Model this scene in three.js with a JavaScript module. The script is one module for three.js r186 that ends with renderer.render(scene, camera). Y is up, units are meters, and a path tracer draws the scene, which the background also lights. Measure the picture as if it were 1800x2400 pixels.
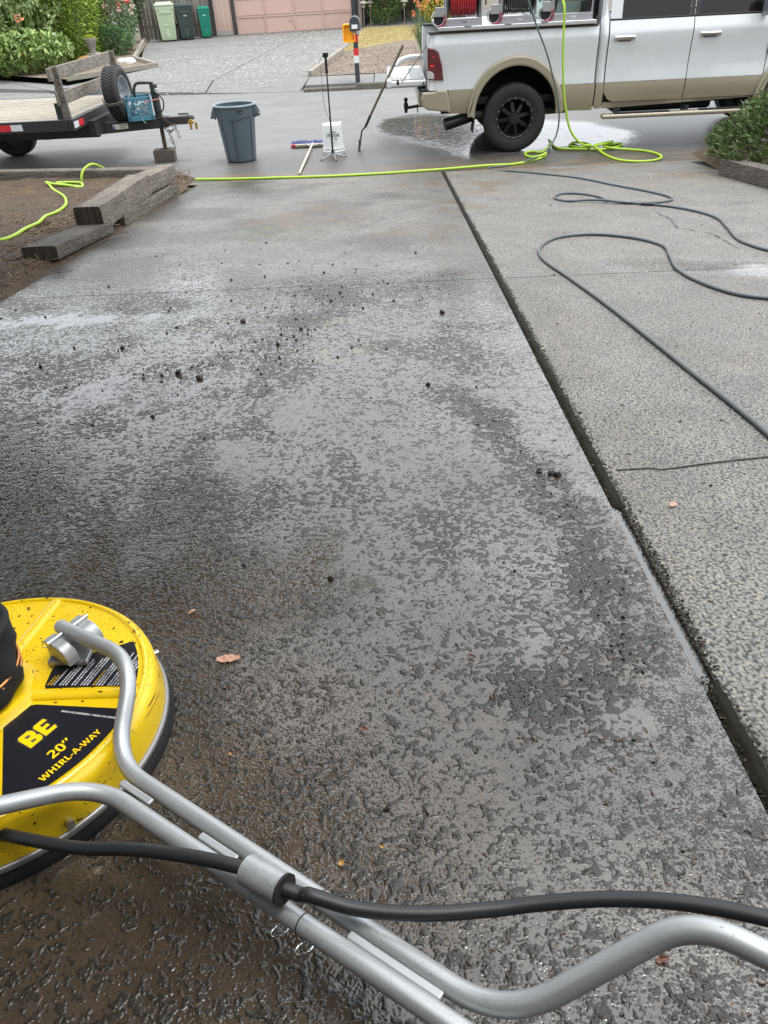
import * as THREE from 'three';
import { mergeGeometries, toCreasedNormals } from 'three/addons/utils/BufferGeometryUtils.js';
import { RoundedBoxGeometry } from 'three/addons/geometries/RoundedBoxGeometry.js';

// ---------------------------------------------------------------- camera, sky, sun, exposure
const scene = new THREE.Scene();
const RAD = Math.PI / 180;
const CAM_H = 1.12, PITCH = 36, YAW = 1.95, ROLL = 3.1, FOCAL = 1600;   // a phone held low, tilted down
const camera = new THREE.PerspectiveCamera(2 * Math.atan(1106 / FOCAL) / RAD, 0.75, 0.05, 2000);
camera.position.set(0, CAM_H, 0);
camera.rotation.set(-PITCH * RAD, YAW * RAD, -ROLL * RAD, 'YXZ');
camera.updateMatrixWorld(true);
const renderer = new THREE.WebGLRenderer({ antialias: true });
renderer.toneMapping = THREE.LinearToneMapping;
renderer.toneMappingExposure = 2.5;
renderer.shadowMap.enabled = true;

{ // an even, bright overcast sky, a little lighter towards the zenith and cooler low down
  const W = 256, H = 128, d = new Float32Array(W * H * 4);
  for (let r = 0; r < H; r++) for (let c = 0; c < W; c++) {
    const el = Math.max(0, Math.sin(((r + 0.5) / H - 0.5) * Math.PI)), a = (c / W) * Math.PI * 2;
    const cl = 1 + 0.05 * Math.sin(3 * a + 5 * el) + 0.04 * Math.sin(7 * a - 9 * el + 1);
    const l = (0.86 + 0.34 * el) * cl, i = (r * W + c) * 4;
    d[i] = l * 0.955; d[i + 1] = l * 0.995; d[i + 2] = l * 1.05; d[i + 3] = 1;
  }
  const t = new THREE.DataTexture(d, W, H, THREE.RGBAFormat, THREE.FloatType);
  t.mapping = THREE.EquirectangularReflectionMapping; t.magFilter = t.minFilter = THREE.LinearFilter; t.needsUpdate = true;
  scene.background = t; scene.environment = t;
}
const sun = new THREE.DirectionalLight(new THREE.Color(1, 0.97, 0.92), 0.9);
sun.position.set(5, 26, -9); sun.target.position.set(0, 0, -8);
sun.castShadow = true; sun.shadow.radius = 40; sun.shadow.mapSize.set(2048, 2048);
Object.assign(sun.shadow.camera, { left: -30, right: 30, top: 30, bottom: -30, near: 1, far: 90 });
scene.add(sun, sun.target);
// ---------------------------------------------------------------- helpers
const V = (x, y, z) => new THREE.Vector3(x, y, z);
function rng(seed) { let s = seed | 0; return () => { s = (s + 0x6d2b79f5) | 0; let t = Math.imul(s ^ (s >>> 15), 1 | s); t = (t + Math.imul(t ^ (t >>> 7), 61 | t)) ^ t; return ((t ^ (t >>> 14)) >>> 0) / 4294967296; }; }
const HT = new Float32Array(65536); { const r = rng(77); for (let i = 0; i < 65536; i++) HT[i] = r(); }
const hsh = (ix, iy) => HT[(Math.imul(ix, 73856093) ^ Math.imul(iy, 19349663)) >>> 7 & 65535];
function noise(x, y) {
  const ix = Math.floor(x), iy = Math.floor(y); let fx = x - ix, fy = y - iy;
  fx = fx * fx * (3 - 2 * fx); fy = fy * fy * (3 - 2 * fy);
  const a = hsh(ix, iy), b = hsh(ix + 1, iy), c = hsh(ix, iy + 1), d = hsh(ix + 1, iy + 1);
  return a + (b - a) * fx + (c - a) * fy + (a - b - c + d) * fx * fy;
}
const fbm = (x, y, n = 4) => { let s = 0, a = 0.5, t = 0; for (let i = 0; i < n; i++) { s += a * noise(x, y); t += a; a *= 0.5; x = x * 2.03 + 17.1; y = y * 2.03 + 9.7; } return s / t; };
let wid = 0;
function worley(x, y) { // distance to the nearest jittered point; wid = that point's own random number
  const ix = Math.floor(x), iy = Math.floor(y); let best = 9;
  for (let j = -1; j < 2; j++) for (let i = -1; i < 2; i++) {
    const cx = ix + i, cy = iy + j, px = cx + hsh(cx + 31, cy), py = cy + hsh(cx, cy + 57), q = (px - x) * (px - x) + (py - y) * (py - y);
    if (q < best) { best = q; wid = hsh(cx + 101, cy + 13); }
  }
  return Math.sqrt(best);
}
const sstep = (a, b, x) => { const t = Math.min(1, Math.max(0, (x - a) / (b - a))); return t * t * (3 - 2 * t); };
const lerp = (a, b, t) => a + (b - a) * t;
const clamp = (x, a, b) => Math.min(b, Math.max(a, x));

// a pixel of the photograph (in the numbering of one of the enlarged views) gives a direction; the plane it meets gives the place
const VIEWS = { A: [0, 0, 2.765], B: [500, 0, 3.016], C: [900, 0, 2.765], D: [1300, 0, 3.318], E: [0, 350, 3.687], G: [0, 1350, 2.765], I: [620, 100, 5.925], J: [900, 60, 9.217], K: [1080, 0, 4.1475], L: [780, 0, 7.213], M: [1650, 240, 10.053], N: [480, 220, 10.37], O: [180, 170, 6.9125], Q: [1200, 280, 4.1475], S: [200, 1750, 2.765], T: [700, 2050, 2.765], U: [1200, 2050, 2.765], W: [0, 1780, 4.74], g: [0, 0, 4.74], h: [0, 1420, 4.6086], P: [0, 0, 0.9217] };
const CX = V(), CY = V(), CZ = V(); camera.matrixWorld.extractBasis(CX, CY, CZ);
function ray(k, x, y) {
  const [ox, oy, s] = VIEWS[k], px = (x / s + ox) * 0.9217, py = (y / s + oy) * 0.9217;
  return V().addScaledVector(CZ, -1).addScaledVector(CX, (px - 829.5) / FOCAL).addScaledVector(CY, (1106 - py) / FOCAL);
}
function onPlane(k, x, y, p, n) { const d = ray(k, x, y), t = V().subVectors(p, camera.position).dot(n) / d.dot(n); return V().copy(camera.position).addScaledVector(d, t); }
const SLOPE = 0.0915, STREET = -0.92;
const drive = (k, x, y, up = 0) => onPlane(k, x, y, V(0, up, 0), V(0, 1, -SLOPE));          // on the sloping driveway
const flat = (k, x, y, h = STREET) => onPlane(k, x, y, V(0, h, 0), V(0, 1, 0));             // on a level at height h
const upz = (k, x, y, z) => onPlane(k, x, y, V(0, 0, z), V(0, 0, 1));                       // on an upright plane across the view
const upx = (k, x, y, X) => onPlane(k, x, y, V(X, 0, 0), V(1, 0, 0));
const deep = (k, x, y, d) => V().copy(camera.position).addScaledVector(ray(k, x, y), d);    // at a distance known from the thing's width
const YARD = 0.03, yardY = (z) => STREET + 0.12 + YARD * Math.max(0, -z - 18.8);
const yard = (k, x, y) => onPlane(k, x, y, V(0, STREET + 0.12, -18.8), V(0, 1, YARD));
const driveY = (z) => SLOPE * z;

const taken = {};
function numbered(n) { const k = taken[n] = (taken[n] ?? -1) + 1; return k ? n + '_' + String(k).padStart(3, '0') : n; }
function tag(o, label, category, group, kind) { if (label) o.userData.label = label; if (category) o.userData.category = category; if (group) o.userData.group = group; if (kind) o.userData.kind = kind; return o; }
function thing(name, label, category, pos = V(), turn = 0, group) { const o = new THREE.Group(); o.name = numbered(name); o.position.copy(pos); o.rotation.y = turn; scene.add(o); return tag(o, label, category, group); }
function mesh(name, geo, mat, parent) { const g = Array.isArray(geo) ? merge(geo) : geo, m = new THREE.Mesh(g, mat); m.name = parent ? name : numbered(name); m.castShadow = m.receiveShadow = true; (parent ?? scene).add(m); return m; }
function structure(name, geo, mat, label, parent) { const m = mesh(name, geo, mat, parent); if (!parent) m.userData.kind = 'structure'; if (label) m.userData.label = label; return m; }
function merge(list) {
  const flatList = list.map((g) => { const q = g.index ? g.toNonIndexed() : g; for (const k of Object.keys(q.attributes)) if (!['position', 'normal', 'uv', 'color'].includes(k)) q.deleteAttribute(k); return q; });
  const all = ['normal', 'uv', 'color'].filter((k) => flatList.some((g) => g.attributes[k]));
  for (const g of flatList) for (const k of all) if (!g.attributes[k]) g.setAttribute(k, new THREE.BufferAttribute(new Float32Array(g.attributes.position.count * (k === 'uv' ? 2 : 3)).fill(k === 'color' ? 1 : 0), k === 'uv' ? 2 : 3));
  return mergeGeometries(flatList);
}
// a box with softened edges, uv in metres
function box(w, h, d, x = 0, y = 0, z = 0, r = 0.004) {
  const g = r > 0 ? new RoundedBoxGeometry(w, h, d, 1, Math.min(r, w / 2.1, h / 2.1, d / 2.1)) : new THREE.BoxGeometry(w, h, d);
  const p = g.attributes.position, n = g.attributes.normal, uv = g.attributes.uv;
  for (let i = 0; i < p.count; i++) { const ax = Math.abs(n.getX(i)), ay = Math.abs(n.getY(i)), az = Math.abs(n.getZ(i)); if (ax >= ay && ax >= az) uv.setXY(i, p.getZ(i), p.getY(i)); else if (ay >= az) uv.setXY(i, p.getX(i), p.getZ(i)); else uv.setXY(i, p.getX(i), p.getY(i)); }
  g.translate(x, y, z); return g;
}
function rot(g, x = 0, y = 0, z = 0) { return g.applyMatrix4(new THREE.Matrix4().makeRotationFromEuler(new THREE.Euler(x, y, z))); }
function cyl(r0, r1, h, x = 0, y = 0, z = 0, seg = 20, axis = 'y', open = false) { const g = new THREE.CylinderGeometry(r0, r1, h, seg, 1, open); if (axis === 'x') g.rotateZ(Math.PI / 2); if (axis === 'z') g.rotateX(Math.PI / 2); g.translate(x, y, z); return g; }
function lathe(pts, seg = 40) { return new THREE.LatheGeometry(pts.map(([r, y]) => new THREE.Vector2(r, y)), seg); }
// a rod between two points
function rod(a, b, r, r2 = r, seg = 10) { const d = V().subVectors(b, a), g = new THREE.CylinderGeometry(r2, r, d.length(), seg); g.applyQuaternion(new THREE.Quaternion().setFromUnitVectors(V(0, 1, 0), d.clone().normalize())); const m = V().addVectors(a, b).multiplyScalar(0.5); g.translate(m.x, m.y, m.z); return g; }
function beam(a, b, w, h) { const d = V().subVectors(b, a), g = box(w, h, d.length(), 0, 0, 0, 0.003); const m = new THREE.Matrix4().lookAt(V(), d, V(0, 1, 0)); g.applyMatrix4(m); const c = V().addVectors(a, b).multiplyScalar(0.5); g.translate(c.x, c.y, c.z); return g; }
function tube(pts, r, seg = 60, rad = 10, tension = 0.5, closed = false) { return new THREE.TubeGeometry(new THREE.CatmullRomCurve3(pts, closed, 'centripetal', tension), seg, r, rad, closed); }
// straight runs joined by round bends
function bentTube(pts, r, bend, seg = 16) {
  const path = new THREE.CurvePath(); let from = pts[0];
  for (let i = 1; i < pts.length - 1; i++) {
    const a = pts[i], d0 = V().subVectors(pts[i - 1], a), d1 = V().subVectors(pts[i + 1], a), b = Math.min(bend, d0.length() * 0.45, d1.length() * 0.45);
    const p0 = a.clone().addScaledVector(d0.normalize(), b), p1 = a.clone().addScaledVector(d1.normalize(), b);
    path.add(new THREE.LineCurve3(from, p0)); path.add(new THREE.QuadraticBezierCurve3(p0, a, p1)); from = p1;
  }
  path.add(new THREE.LineCurve3(from, pts[pts.length - 1]));
  return new THREE.TubeGeometry(path, (pts.length - 1) * 24, r, seg, false);
}
function ext(points, depth, bevel = 0.004, holes) { // extrude an outline (x, y) along z, centred on z = 0
  const s = new THREE.Shape(points.map(([x, y]) => new THREE.Vector2(x, y)));
  if (holes) for (const h of holes) s.holes.push(new THREE.Path(h.map(([x, y]) => new THREE.Vector2(x, y))));
  const g = new THREE.ExtrudeGeometry(s, { depth: Math.max(0.0005, depth - 2 * bevel), bevelEnabled: bevel > 0, bevelSize: bevel, bevelThickness: bevel, bevelOffset: -bevel, bevelSegments: 2, curveSegments: 12 });
  g.translate(0, 0, -Math.max(0.0005, depth - 2 * bevel) / 2); return g;
}
const lin = (r, g, b) => new THREE.Color().setRGB(r, g, b);
function std(color, roughness = 0.6, metalness = 0, more = {}) { return new THREE.MeshStandardMaterial({ color, roughness, metalness, ...more }); }
function phys(o) { return new THREE.MeshPhysicalMaterial(o); }
function bytesTexture(size, sizeY, fill, srgb = false, clampIt = false) { // fill(u, v, out) with values 0..1
  const d = new Uint8Array(size * sizeY * 4), o = [0, 0, 0];
  for (let j = 0, i = 0; j < sizeY; j++) for (let k = 0; k < size; k++, i += 4) { fill((k + 0.5) / size, (j + 0.5) / sizeY, o); d[i] = clamp(o[0] * 255, 0, 255); d[i + 1] = clamp(o[1] * 255, 0, 255); d[i + 2] = clamp(o[2] * 255, 0, 255); d[i + 3] = 255; }
  const t = new THREE.DataTexture(d, size, sizeY); t.magFilter = t.minFilter = THREE.LinearFilter; t.wrapS = t.wrapT = clampIt ? THREE.ClampToEdgeWrapping : THREE.RepeatWrapping;
  if (srgb) t.colorSpace = THREE.SRGBColorSpace; t.needsUpdate = true; return t;
}
const toS = (c) => c <= 0.0031308 ? c * 12.92 : 1.055 * Math.pow(c, 1 / 2.4) - 0.055;   // linear base colour -> value stored in an sRGB texture
function tiled(t, rx, ry = rx) { const c = t.clone(); c.repeat.set(rx, ry); c.needsUpdate = true; return c; }
// periodic noise for textures that repeat
function pnoise(u, v, n, seed = 0) { const x = u * n, y = v * n, ix = Math.floor(x), iy = Math.floor(y); let fx = x - ix, fy = y - iy; fx = fx * fx * (3 - 2 * fx); fy = fy * fy * (3 - 2 * fy); const m = (a) => ((a % n) + n) % n, h = (a, b) => hsh(m(a) + seed * 131, m(b) + seed * 71); const a = h(ix, iy), b = h(ix + 1, iy), c = h(ix, iy + 1), d = h(ix + 1, iy + 1); return a + (b - a) * fx + (c - a) * fy + (a - b - c + d) * fx * fy; }
const pfbm = (u, v, n, o = 4, seed = 0) => { let s = 0, a = 0.5, t = 0; for (let i = 0; i < o; i++) { s += a * pnoise(u, v, n, seed + i); t += a; a *= 0.5; n *= 2; } return s / t; };
// ---------------------------------------------------------------- driveway, street and far pavements
const JOINT0 = 0.600, JOINT1 = 0.630, LEFT = -2.42, RIGHT = 3.75, END = -9.95, TJ = -4.48;
const XZ = (p) => [p.x, p.z];
const line = (pts) => pts.map(([x, y]) => XZ(drive('P', x, y)));
function distLine(pl, x, z) { let best = 9; for (let i = 0; i < pl.length - 1; i++) { const [ax, az] = pl[i], bx = pl[i + 1][0] - ax, bz = pl[i + 1][1] - az, t = clamp(((x - ax) * bx + (z - az) * bz) / (bx * bx + bz * bz), 0, 1), dx = x - ax - bx * t, dz = z - az - bz * t, q = dx * dx + dz * dz; if (q < best) best = q; } return Math.sqrt(best); }
const mudArc = line([[960, 850], [1060, 905], [1110, 960], [1160, 1010], [1190, 1070], [1235, 1140], [1285, 1215], [1310, 1290], [1345, 1360], [1350, 1430], [1290, 1490], [1160, 1500]]);
const mudTrail = line([[640, 600], [720, 640], [660, 690], [600, 745], [470, 790], [400, 800]]);
const blobs = (list) => list.map(([px, py, rx, rz, ang]) => { const c = drive('P', px, py); return [c.x, c.z, rx, rz, Math.cos(ang), Math.sin(ang)]; });
function inBlob(b, x, z) { const dx = x - b[0], dz = z - b[1], u = (dx * b[4] + dz * b[5]) / b[2], v = (dz * b[4] - dx * b[5]) / b[3]; return Math.sqrt(u * u + v * v); }
const pools = blobs([[515, 1005, 0.09, 0.30, -0.35], [280, 850, 0.40, 0.30, 0.2], [610, 880, 0.12, 0.28, -0.25], [1335, 1555, 0.075, 0.05, 0], [1070, 850, 0.16, 0.07, 0], [1150, 1400, 0.045, 0.09, 0.6], [850, 598, 0.62, 0.035, 0.02], [150, 690, 0.55, 0.16, 0.1], [800, 1260, 0.08, 0.05, 0]]);
const algae = blobs([[440, 685, 0.36, 0.5, 0.1], [640, 690, 0.45, 0.22, 0.5], [600, 500, 0.5, 0.5, 0.2], [720, 760, 0.3, 0.2, 0.3]]);
const silt = blobs([[985, 440, 0.35, 0.9, 0], [920, 500, 0.5, 0.6, 0], [880, 400, 0.9, 0.5, 0], [640, 470, 0.9, 0.9, 0], [1250, 362, 1.6, 0.4, 0], [1560, 372, 0.9, 0.6, 0], [500, 388, 1.6, 0.35, 0], [1050, 400, 0.4, 0.8, 0]]);
const brown = blobs([[420, 1350, 0.22, 0.16, 0.3], [350, 2000, 0.5, 0.4, 0], [640, 1500, 0.18, 0.1, 0.2], [480, 1700, 0.2, 0.2, 0], [60, 1180, 0.35, 0.2, 0], [560, 1290, 0.12, 0.06, 0]]);
const crackRight = line([[1335, 1016], [1365, 1014], [1400, 1012], [1430, 1015], [1470, 1010], [1520, 1003], [1570, 997], [1615, 992], [1700, 984]]);
const crackFar = line([[1415, 458], [1450, 475], [1462, 492], [1540, 505], [1590, 535]]);
const crackFar2 = line([[1550, 445], [1600, 440], [1660, 434]]);
const crackMid = [...line([[1195, 832], [1150, 838], [1080, 836], [985, 843]]), [-0.02, -2.72]];
const bandRight = line([[1200, 575], [1350, 572], [1480, 575], [1700, 585]]);
let fS = 1, fH = 0, fR = 0, fC0 = 0, fC1 = 0, fC2 = 0;
const smax = (a, b, k) => { const h = clamp(0.5 + 0.5 * (a - b) / k, 0, 1); return b + (a - b) * h + k * h * (1 - h); };
const worst = (list, x, z, lo, hi, wob) => { let v = 0; for (const q of list) v = Math.max(v, 1 - sstep(lo, hi, inBlob(q, x, z) + wob)); return v; };
// what varies slowly over the slab is looked up on a coarse grid; out = [undulation, far, mid, lump density, pool, dry, brown, algae, silt, mud arc, tone, spare]
function leftCoarse(x, z, o) {
  const n8 = fbm(x * 8 + 3, z * 8, 3) - 0.5, far = sstep(-4.2, -5.6, z), arc = distLine(mudArc, x, z) + 0.05 * (fbm(x * 14, z * 14, 2) - 0.5), arcD = 1 - sstep(0.01, 0.13, arc + 0.10 * (fbm(x * 9 + 4, z * 9, 3) - 0.5));
  const trD = z < -2.2 ? 1 - sstep(0.03, 0.2, distLine(mudTrail, x, z) + 0.16 * n8) : 0;
  let dens = 0.40 + 0.45 * sstep(0.42, 0.72, fbm(x * 3.7 + 40, z * 3.7, 3)) + arcD * 0.6 + trD * 0.4 + 0.10 * sstep(-1.3, -2.0, z) * sstep(0.45, 0.0, x);
  o[0] = (fbm(x * 2.3 + 5, z * 2.3 + 3, 3) - 0.5) * 6; o[1] = far; o[2] = sstep(-1.2, -2.0, z) * (1 - far);
  o[3] = dens * (1 - 0.8 * far) * (1 - 0.6 * sstep(0.32, 0.55, x) * (1 - arcD));
  o[4] = worst(pools, x, z, 0.5, 1.0, 0.5 * n8 + 1.8 * (fbm(x * 20 + 0.35 * z * 20, z * 5, 3) - 0.5));
  o[5] = sstep(-4.4, -4.9, z) * (0.30 + 0.70 * sstep(0.34, 0.62, fbm(x * 1.6, z * 1.6 + 4, 4)));
  o[6] = (1 - far) * Math.max(0.35 * sstep(0.5, 0.72, fbm(x * 2.1 + 70, z * 2.1, 3)), 0.8 * worst(brown, x, z, 0.3, 1.2, 0.6 * n8));
  o[7] = worst(algae, x, z, 0.2, 1.1, 1.1 * (fbm(x * 11, z * 11, 3) - 0.5)) * sstep(0.36, 0.58, fbm(x * 21, z * 14, 3)) * 0.95;
  o[8] = worst(silt, x, z, 0.2, 1.1, 0.9 * (fbm(x * 5, z * 5, 3) - 0.5)) * 0.9 * sstep(0.34, 0.58, fbm(x * 9 + 3, z * 6, 3));
  o[9] = arcD; o[10] = 0.72 + 0.6 * fbm(x * 6, z * 6, 3); o[11] = sstep(0.42, 0.66, noise(x * 17 + 90, z * 17));
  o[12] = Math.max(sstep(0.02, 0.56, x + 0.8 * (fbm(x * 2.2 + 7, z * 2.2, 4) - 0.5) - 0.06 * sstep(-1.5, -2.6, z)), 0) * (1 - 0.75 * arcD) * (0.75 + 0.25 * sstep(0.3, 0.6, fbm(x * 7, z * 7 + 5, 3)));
}
function leftField(x, z, c) { // concrete under a dirty film of water, with grit, lumps and needle-thin debris standing out of it; heights in millimetres
  const und = c[0], far = c[1], mid = c[2], dens = c[3], pool = c[4], dry = c[5], cl = c[12];
  const w0 = noise(x * 60, z * 60) - 0.5, w1 = noise(x * 60 + 7, z * 60 + 9) - 0.5, wx = x + 0.010 * w0, wz = z + 0.010 * w1;
  const a = noise(wx * 125, wz * 140 + 3), a2 = noise(wx * 48 + 40, wz * 54), lump = clamp((a * 0.7 + a2 * 0.3 - 0.69 + 0.30 * dens) * 5.2, 0, 1) * (0.8 + 1.8 * dens) * (1 - far * 0.7);
  const s = Math.abs(noise(wx * 175 + 11, wz * 175) - 0.5), squig = Math.max(0, 1 - s * 8) * (a2 > 0.5 ? 0.8 : 0.25) * (0.45 + 0.6 * dens) * (1 - far);
  const calm = 1 - 0.45 * mid, pw = worley(x * 190, z * 190), pid = wid, round = 1 - Math.min(1, pw / 0.62), hole = pid > 0.62 ? round : 0, peb = pid < 0.45 ? round * (0.6 + 0.6 * cl + 0.4 * far) : 0;
  const grain = Math.max(0, noise(x * 360, z * 360) - 0.5) * (1.2 + 0.6 * cl) + w0 * 0.8;
  const ripple = mid > 0.02 ? mid * (noise(x * 24 + 2 * w0, z * 88) - 0.5) * 2.2 : 0;
  const crack = x > -0.1 && z < -2.5 && z > -2.85 ? Math.max(0, 1 - distLine(crackMid, x, z) / 0.005) : 0;
  const g = und * 0.45 + (peb + squig + grain + ripple) * calm * (1 - 0.75 * pool) + lump * (1 - 0.4 * pool) - crack * 4;
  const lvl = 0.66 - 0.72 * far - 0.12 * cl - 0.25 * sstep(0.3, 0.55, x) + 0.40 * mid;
  const water = und * 0.42 + lvl + 0.12 * w1 + (mid > 0.02 ? 0.4 * mid * (noise(x * 28, z * 100) - 0.5) * (1 - pool) : 0) - hole * 1.4 * (0.4 + 0.6 * cl) * (1 - pool);
  fH = smax(g, water, 0.22);
  const above = sstep(-0.1, 0.42, g - water), tone = c[10] + 0.2 * w1, dryp = dry * sstep(0.30, 0.52, 0.45 * a + 0.35 * a2 + 0.45 * (dry - 0.6) + 0.2 * (pid - 0.5) + 0.02);
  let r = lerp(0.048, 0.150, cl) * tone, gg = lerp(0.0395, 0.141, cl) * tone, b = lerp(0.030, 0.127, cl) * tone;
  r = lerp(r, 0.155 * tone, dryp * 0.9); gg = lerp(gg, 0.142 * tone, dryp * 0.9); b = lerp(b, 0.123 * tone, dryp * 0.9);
  if (pid > 0.955) { r += 0.05 * round; gg += 0.044 * round; b += 0.036 * round; }
  r = lerp(r, 0.058 * tone, c[6]); gg = lerp(gg, 0.042 * tone, c[6]); b = lerp(b, 0.029 * tone, c[6]);
  r = lerp(r, 0.060, c[7]); gg = lerp(gg, 0.066, c[7]); b = lerp(b, 0.014, c[7]);
  const sl = c[8] * (0.45 + 0.55 * (1 - dryp)); r = lerp(r, 0.105, sl); gg = lerp(gg, 0.072, sl); b = lerp(b, 0.038, sl);
  // what stands out of the film, and the grit in the pits, is dark wet dirt
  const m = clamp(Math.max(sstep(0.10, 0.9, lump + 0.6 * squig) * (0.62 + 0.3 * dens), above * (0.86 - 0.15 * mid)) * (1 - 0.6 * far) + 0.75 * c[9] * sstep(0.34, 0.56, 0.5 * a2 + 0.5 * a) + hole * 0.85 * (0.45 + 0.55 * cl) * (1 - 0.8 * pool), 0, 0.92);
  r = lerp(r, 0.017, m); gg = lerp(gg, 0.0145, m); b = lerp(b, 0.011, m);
  if (c[11] > 0 && pid < 0.012) { r = lerp(r, 0.13, c[11] * round); gg = lerp(gg, 0.06, c[11] * round); b = lerp(b, 0.035, c[11] * round); }
  fC0 = lerp(r, 0.015, crack); fC1 = lerp(gg, 0.014, crack); fC2 = lerp(b, 0.012, crack);
  fR = Math.max(lerp(0.075, 0.34, above) + 0.08 * far + 0.08 * dry * (1 - pool), crack * 0.7, hole * 0.5 * cl); fS = 1 - 0.5 * Math.max(m, above * 0.8, crack);
}
function rightCoarse(x, z, o) {
  o[0] = (fbm(x * 2.1 + 15, z * 2.1 + 33, 3) - 0.5) * 6;
  const bq = distLine(bandRight, x, z) + 0.14 * (fbm(x * 4, z * 4, 3) - 0.5); o[1] = (1 - sstep(0.10, 0.30, bq)) * sstep(0.95, 1.7, x);
  o[2] = sstep(0.48, 0.7, fbm(x * 1.7 + 8, z * 1.7, 3)); o[3] = 0.75 + 0.5 * fbm(x * 5 + 3, z * 5, 4); o[4] = 0.35 * sstep(0.5, 0.7, fbm(x * 3 + 31, z * 2, 3));
  o[5] = z < -5 ? worst(silt, x, z, 0.2, 1.1, 0.9 * (fbm(x * 5, z * 5, 3) - 0.5)) * 0.7 * sstep(0.35, 0.6, fbm(x * 7 + 3, z * 9, 3)) : 0;
}
function rightField(x, z, c) { // damp, pebbly exposed concrete
  const pw = worley(x * 122 + 50, z * 122), pid = wid, p1 = 1 - Math.min(1, pw / 0.70), gr = noise(x * 300, z * 300) - 0.5, big = noise(x * 55 + 9, z * 55), p2 = Math.max(0, big - 0.74) * 4;
  let ck = 0; if (z > -2.15 && z < -1.75) ck = Math.max(0, 1 - (distLine(crackRight, x, z) + 0.006 * gr) / 0.011) * 1.6; else if (z < -4.8) ck = 0.8 * Math.max(0, 1 - (Math.min(distLine(crackFar, x, z), distLine(crackFar2, x, z)) + 0.03 * (noise(x * 40, z * 40) - 0.5)) / 0.02);
  const edge = x < JOINT1 + 0.09 ? 1 - sstep(-0.004, 0.006, x - JOINT1 - 0.026 * fbm(7, z * 9, 3) - 0.055 * (noise(x * 190, z * 190) * 0.6 + 0.4 * noise(x * 70, z * 70) - 0.42)) : 0;
  const g = c[0] * 0.3 + p1 * 2.6 + p2 * 1.6 + gr * 1.5 - 6 * ck, water = c[0] * 0.25 - 1.2 + 3.2 * c[1] + 0.9 * c[2];
  fH = smax(g, water, 0.4);
  const above = sstep(-0.1, 0.8, g - water), gap = sstep(0.35, 0.75, pw), tone = c[3] + 0.25 * (pid - 0.5) + 0.15 * gr;
  let r = 0.175 * tone, gg = 0.167 * tone, b = 0.153 * tone;
  if (pid > 0.9) { r *= 1.25; gg *= 1.19; b *= 1.1; } else if (pid < 0.12) { r *= 0.6; gg *= 0.6; b *= 0.62; }
  r = lerp(r, 0.026, gap * 0.9); gg = lerp(gg, 0.0245, gap * 0.9); b = lerp(b, 0.021, gap * 0.9);
  gg = lerp(gg, gg * 0.92, c[4]); b = lerp(b, b * 0.8, c[4]);
  r = lerp(r, 0.11, c[5]); gg = lerp(gg, 0.082, c[5]); b = lerp(b, 0.05, c[5]);
  const dk = Math.min(1, edge * 0.9 + ck); fC0 = lerp(r, 0.016, dk); fC1 = lerp(gg, 0.014, dk); fC2 = lerp(b, 0.010, dk);
  fR = Math.max(lerp(0.12, 0.62, above), Math.min(1, ck) * 0.9, edge * 0.6); fS = 1 - 0.8 * Math.max(above * 0.6, Math.min(1, ck), edge, gap * 0.8);
}
leftField.coarse = leftCoarse; rightField.coarse = rightCoarse;
const S_LUT = new Uint8Array(4097); for (let i = 0; i < 4097; i++) S_LUT[i] = 255 * toS(i / 4096);
const toByte = (c) => S_LUT[c <= 0 ? 0 : c >= 1 ? 4096 : (c * 4096) | 0];
function groundTile(field, x0, x1, z0, z1, W, H) { // z0 nearer the house than z1
  const col = new Uint8Array(W * H * 4), hr = new Float32Array(W * H * 4), K = 13, step = 6, gw = Math.ceil(W / step) + 2, gh = Math.ceil(H / step) + 2, grid = new Float32Array(gw * gh * K), o = new Float32Array(K), c = new Float32Array(K);
  if (field.coarse) for (let j = 0; j < gh; j++) for (let i = 0; i < gw; i++) { o.fill(0); field.coarse(lerp(x0, x1, i * step / W), lerp(z0, z1, j * step / H), o); grid.set(o, (j * gw + i) * K); }
  for (let j = 0, i = 0; j < H; j++) {
    const z = lerp(z0, z1, (j + 0.5) / H), gy = (j + 0.5) / step, jy = gy | 0, fy = gy - jy;
    for (let k = 0; k < W; k++, i += 4) {
      if (field.coarse) { const gx = (k + 0.5) / step, jx = gx | 0, fx = gx - jx, p = (jy * gw + jx) * K, q = p + gw * K, a = (1 - fx) * (1 - fy), b = fx * (1 - fy), d = (1 - fx) * fy, e = fx * fy; for (let n = 0; n < K; n++) c[n] = a * grid[p + n] + b * grid[p + K + n] + d * grid[q + n] + e * grid[q + K + n]; }
      field(lerp(x0, x1, (k + 0.5) / W), z, c);
      col[i] = toByte(fC0); col[i + 1] = toByte(fC1); col[i + 2] = toByte(fC2); col[i + 3] = 255; hr[i] = fH * 0.001; hr[i + 1] = fR; hr[i + 3] = fS;
    }
  }
  const ct = new THREE.DataTexture(col, W, H); ct.colorSpace = THREE.SRGBColorSpace;
  const ht = new THREE.DataTexture(hr, W, H, THREE.RGBAFormat, THREE.FloatType);
  for (const t of [ct, ht]) { t.magFilter = t.minFilter = THREE.LinearFilter; t.needsUpdate = true; }
  return phys({ map: ct, bumpMap: ht, bumpScale: 1, roughnessMap: ht, specularIntensityMap: ht, specularIntensity: 1, roughness: 1, ior: 1.62, name: 'wet_concrete' });
}
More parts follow.
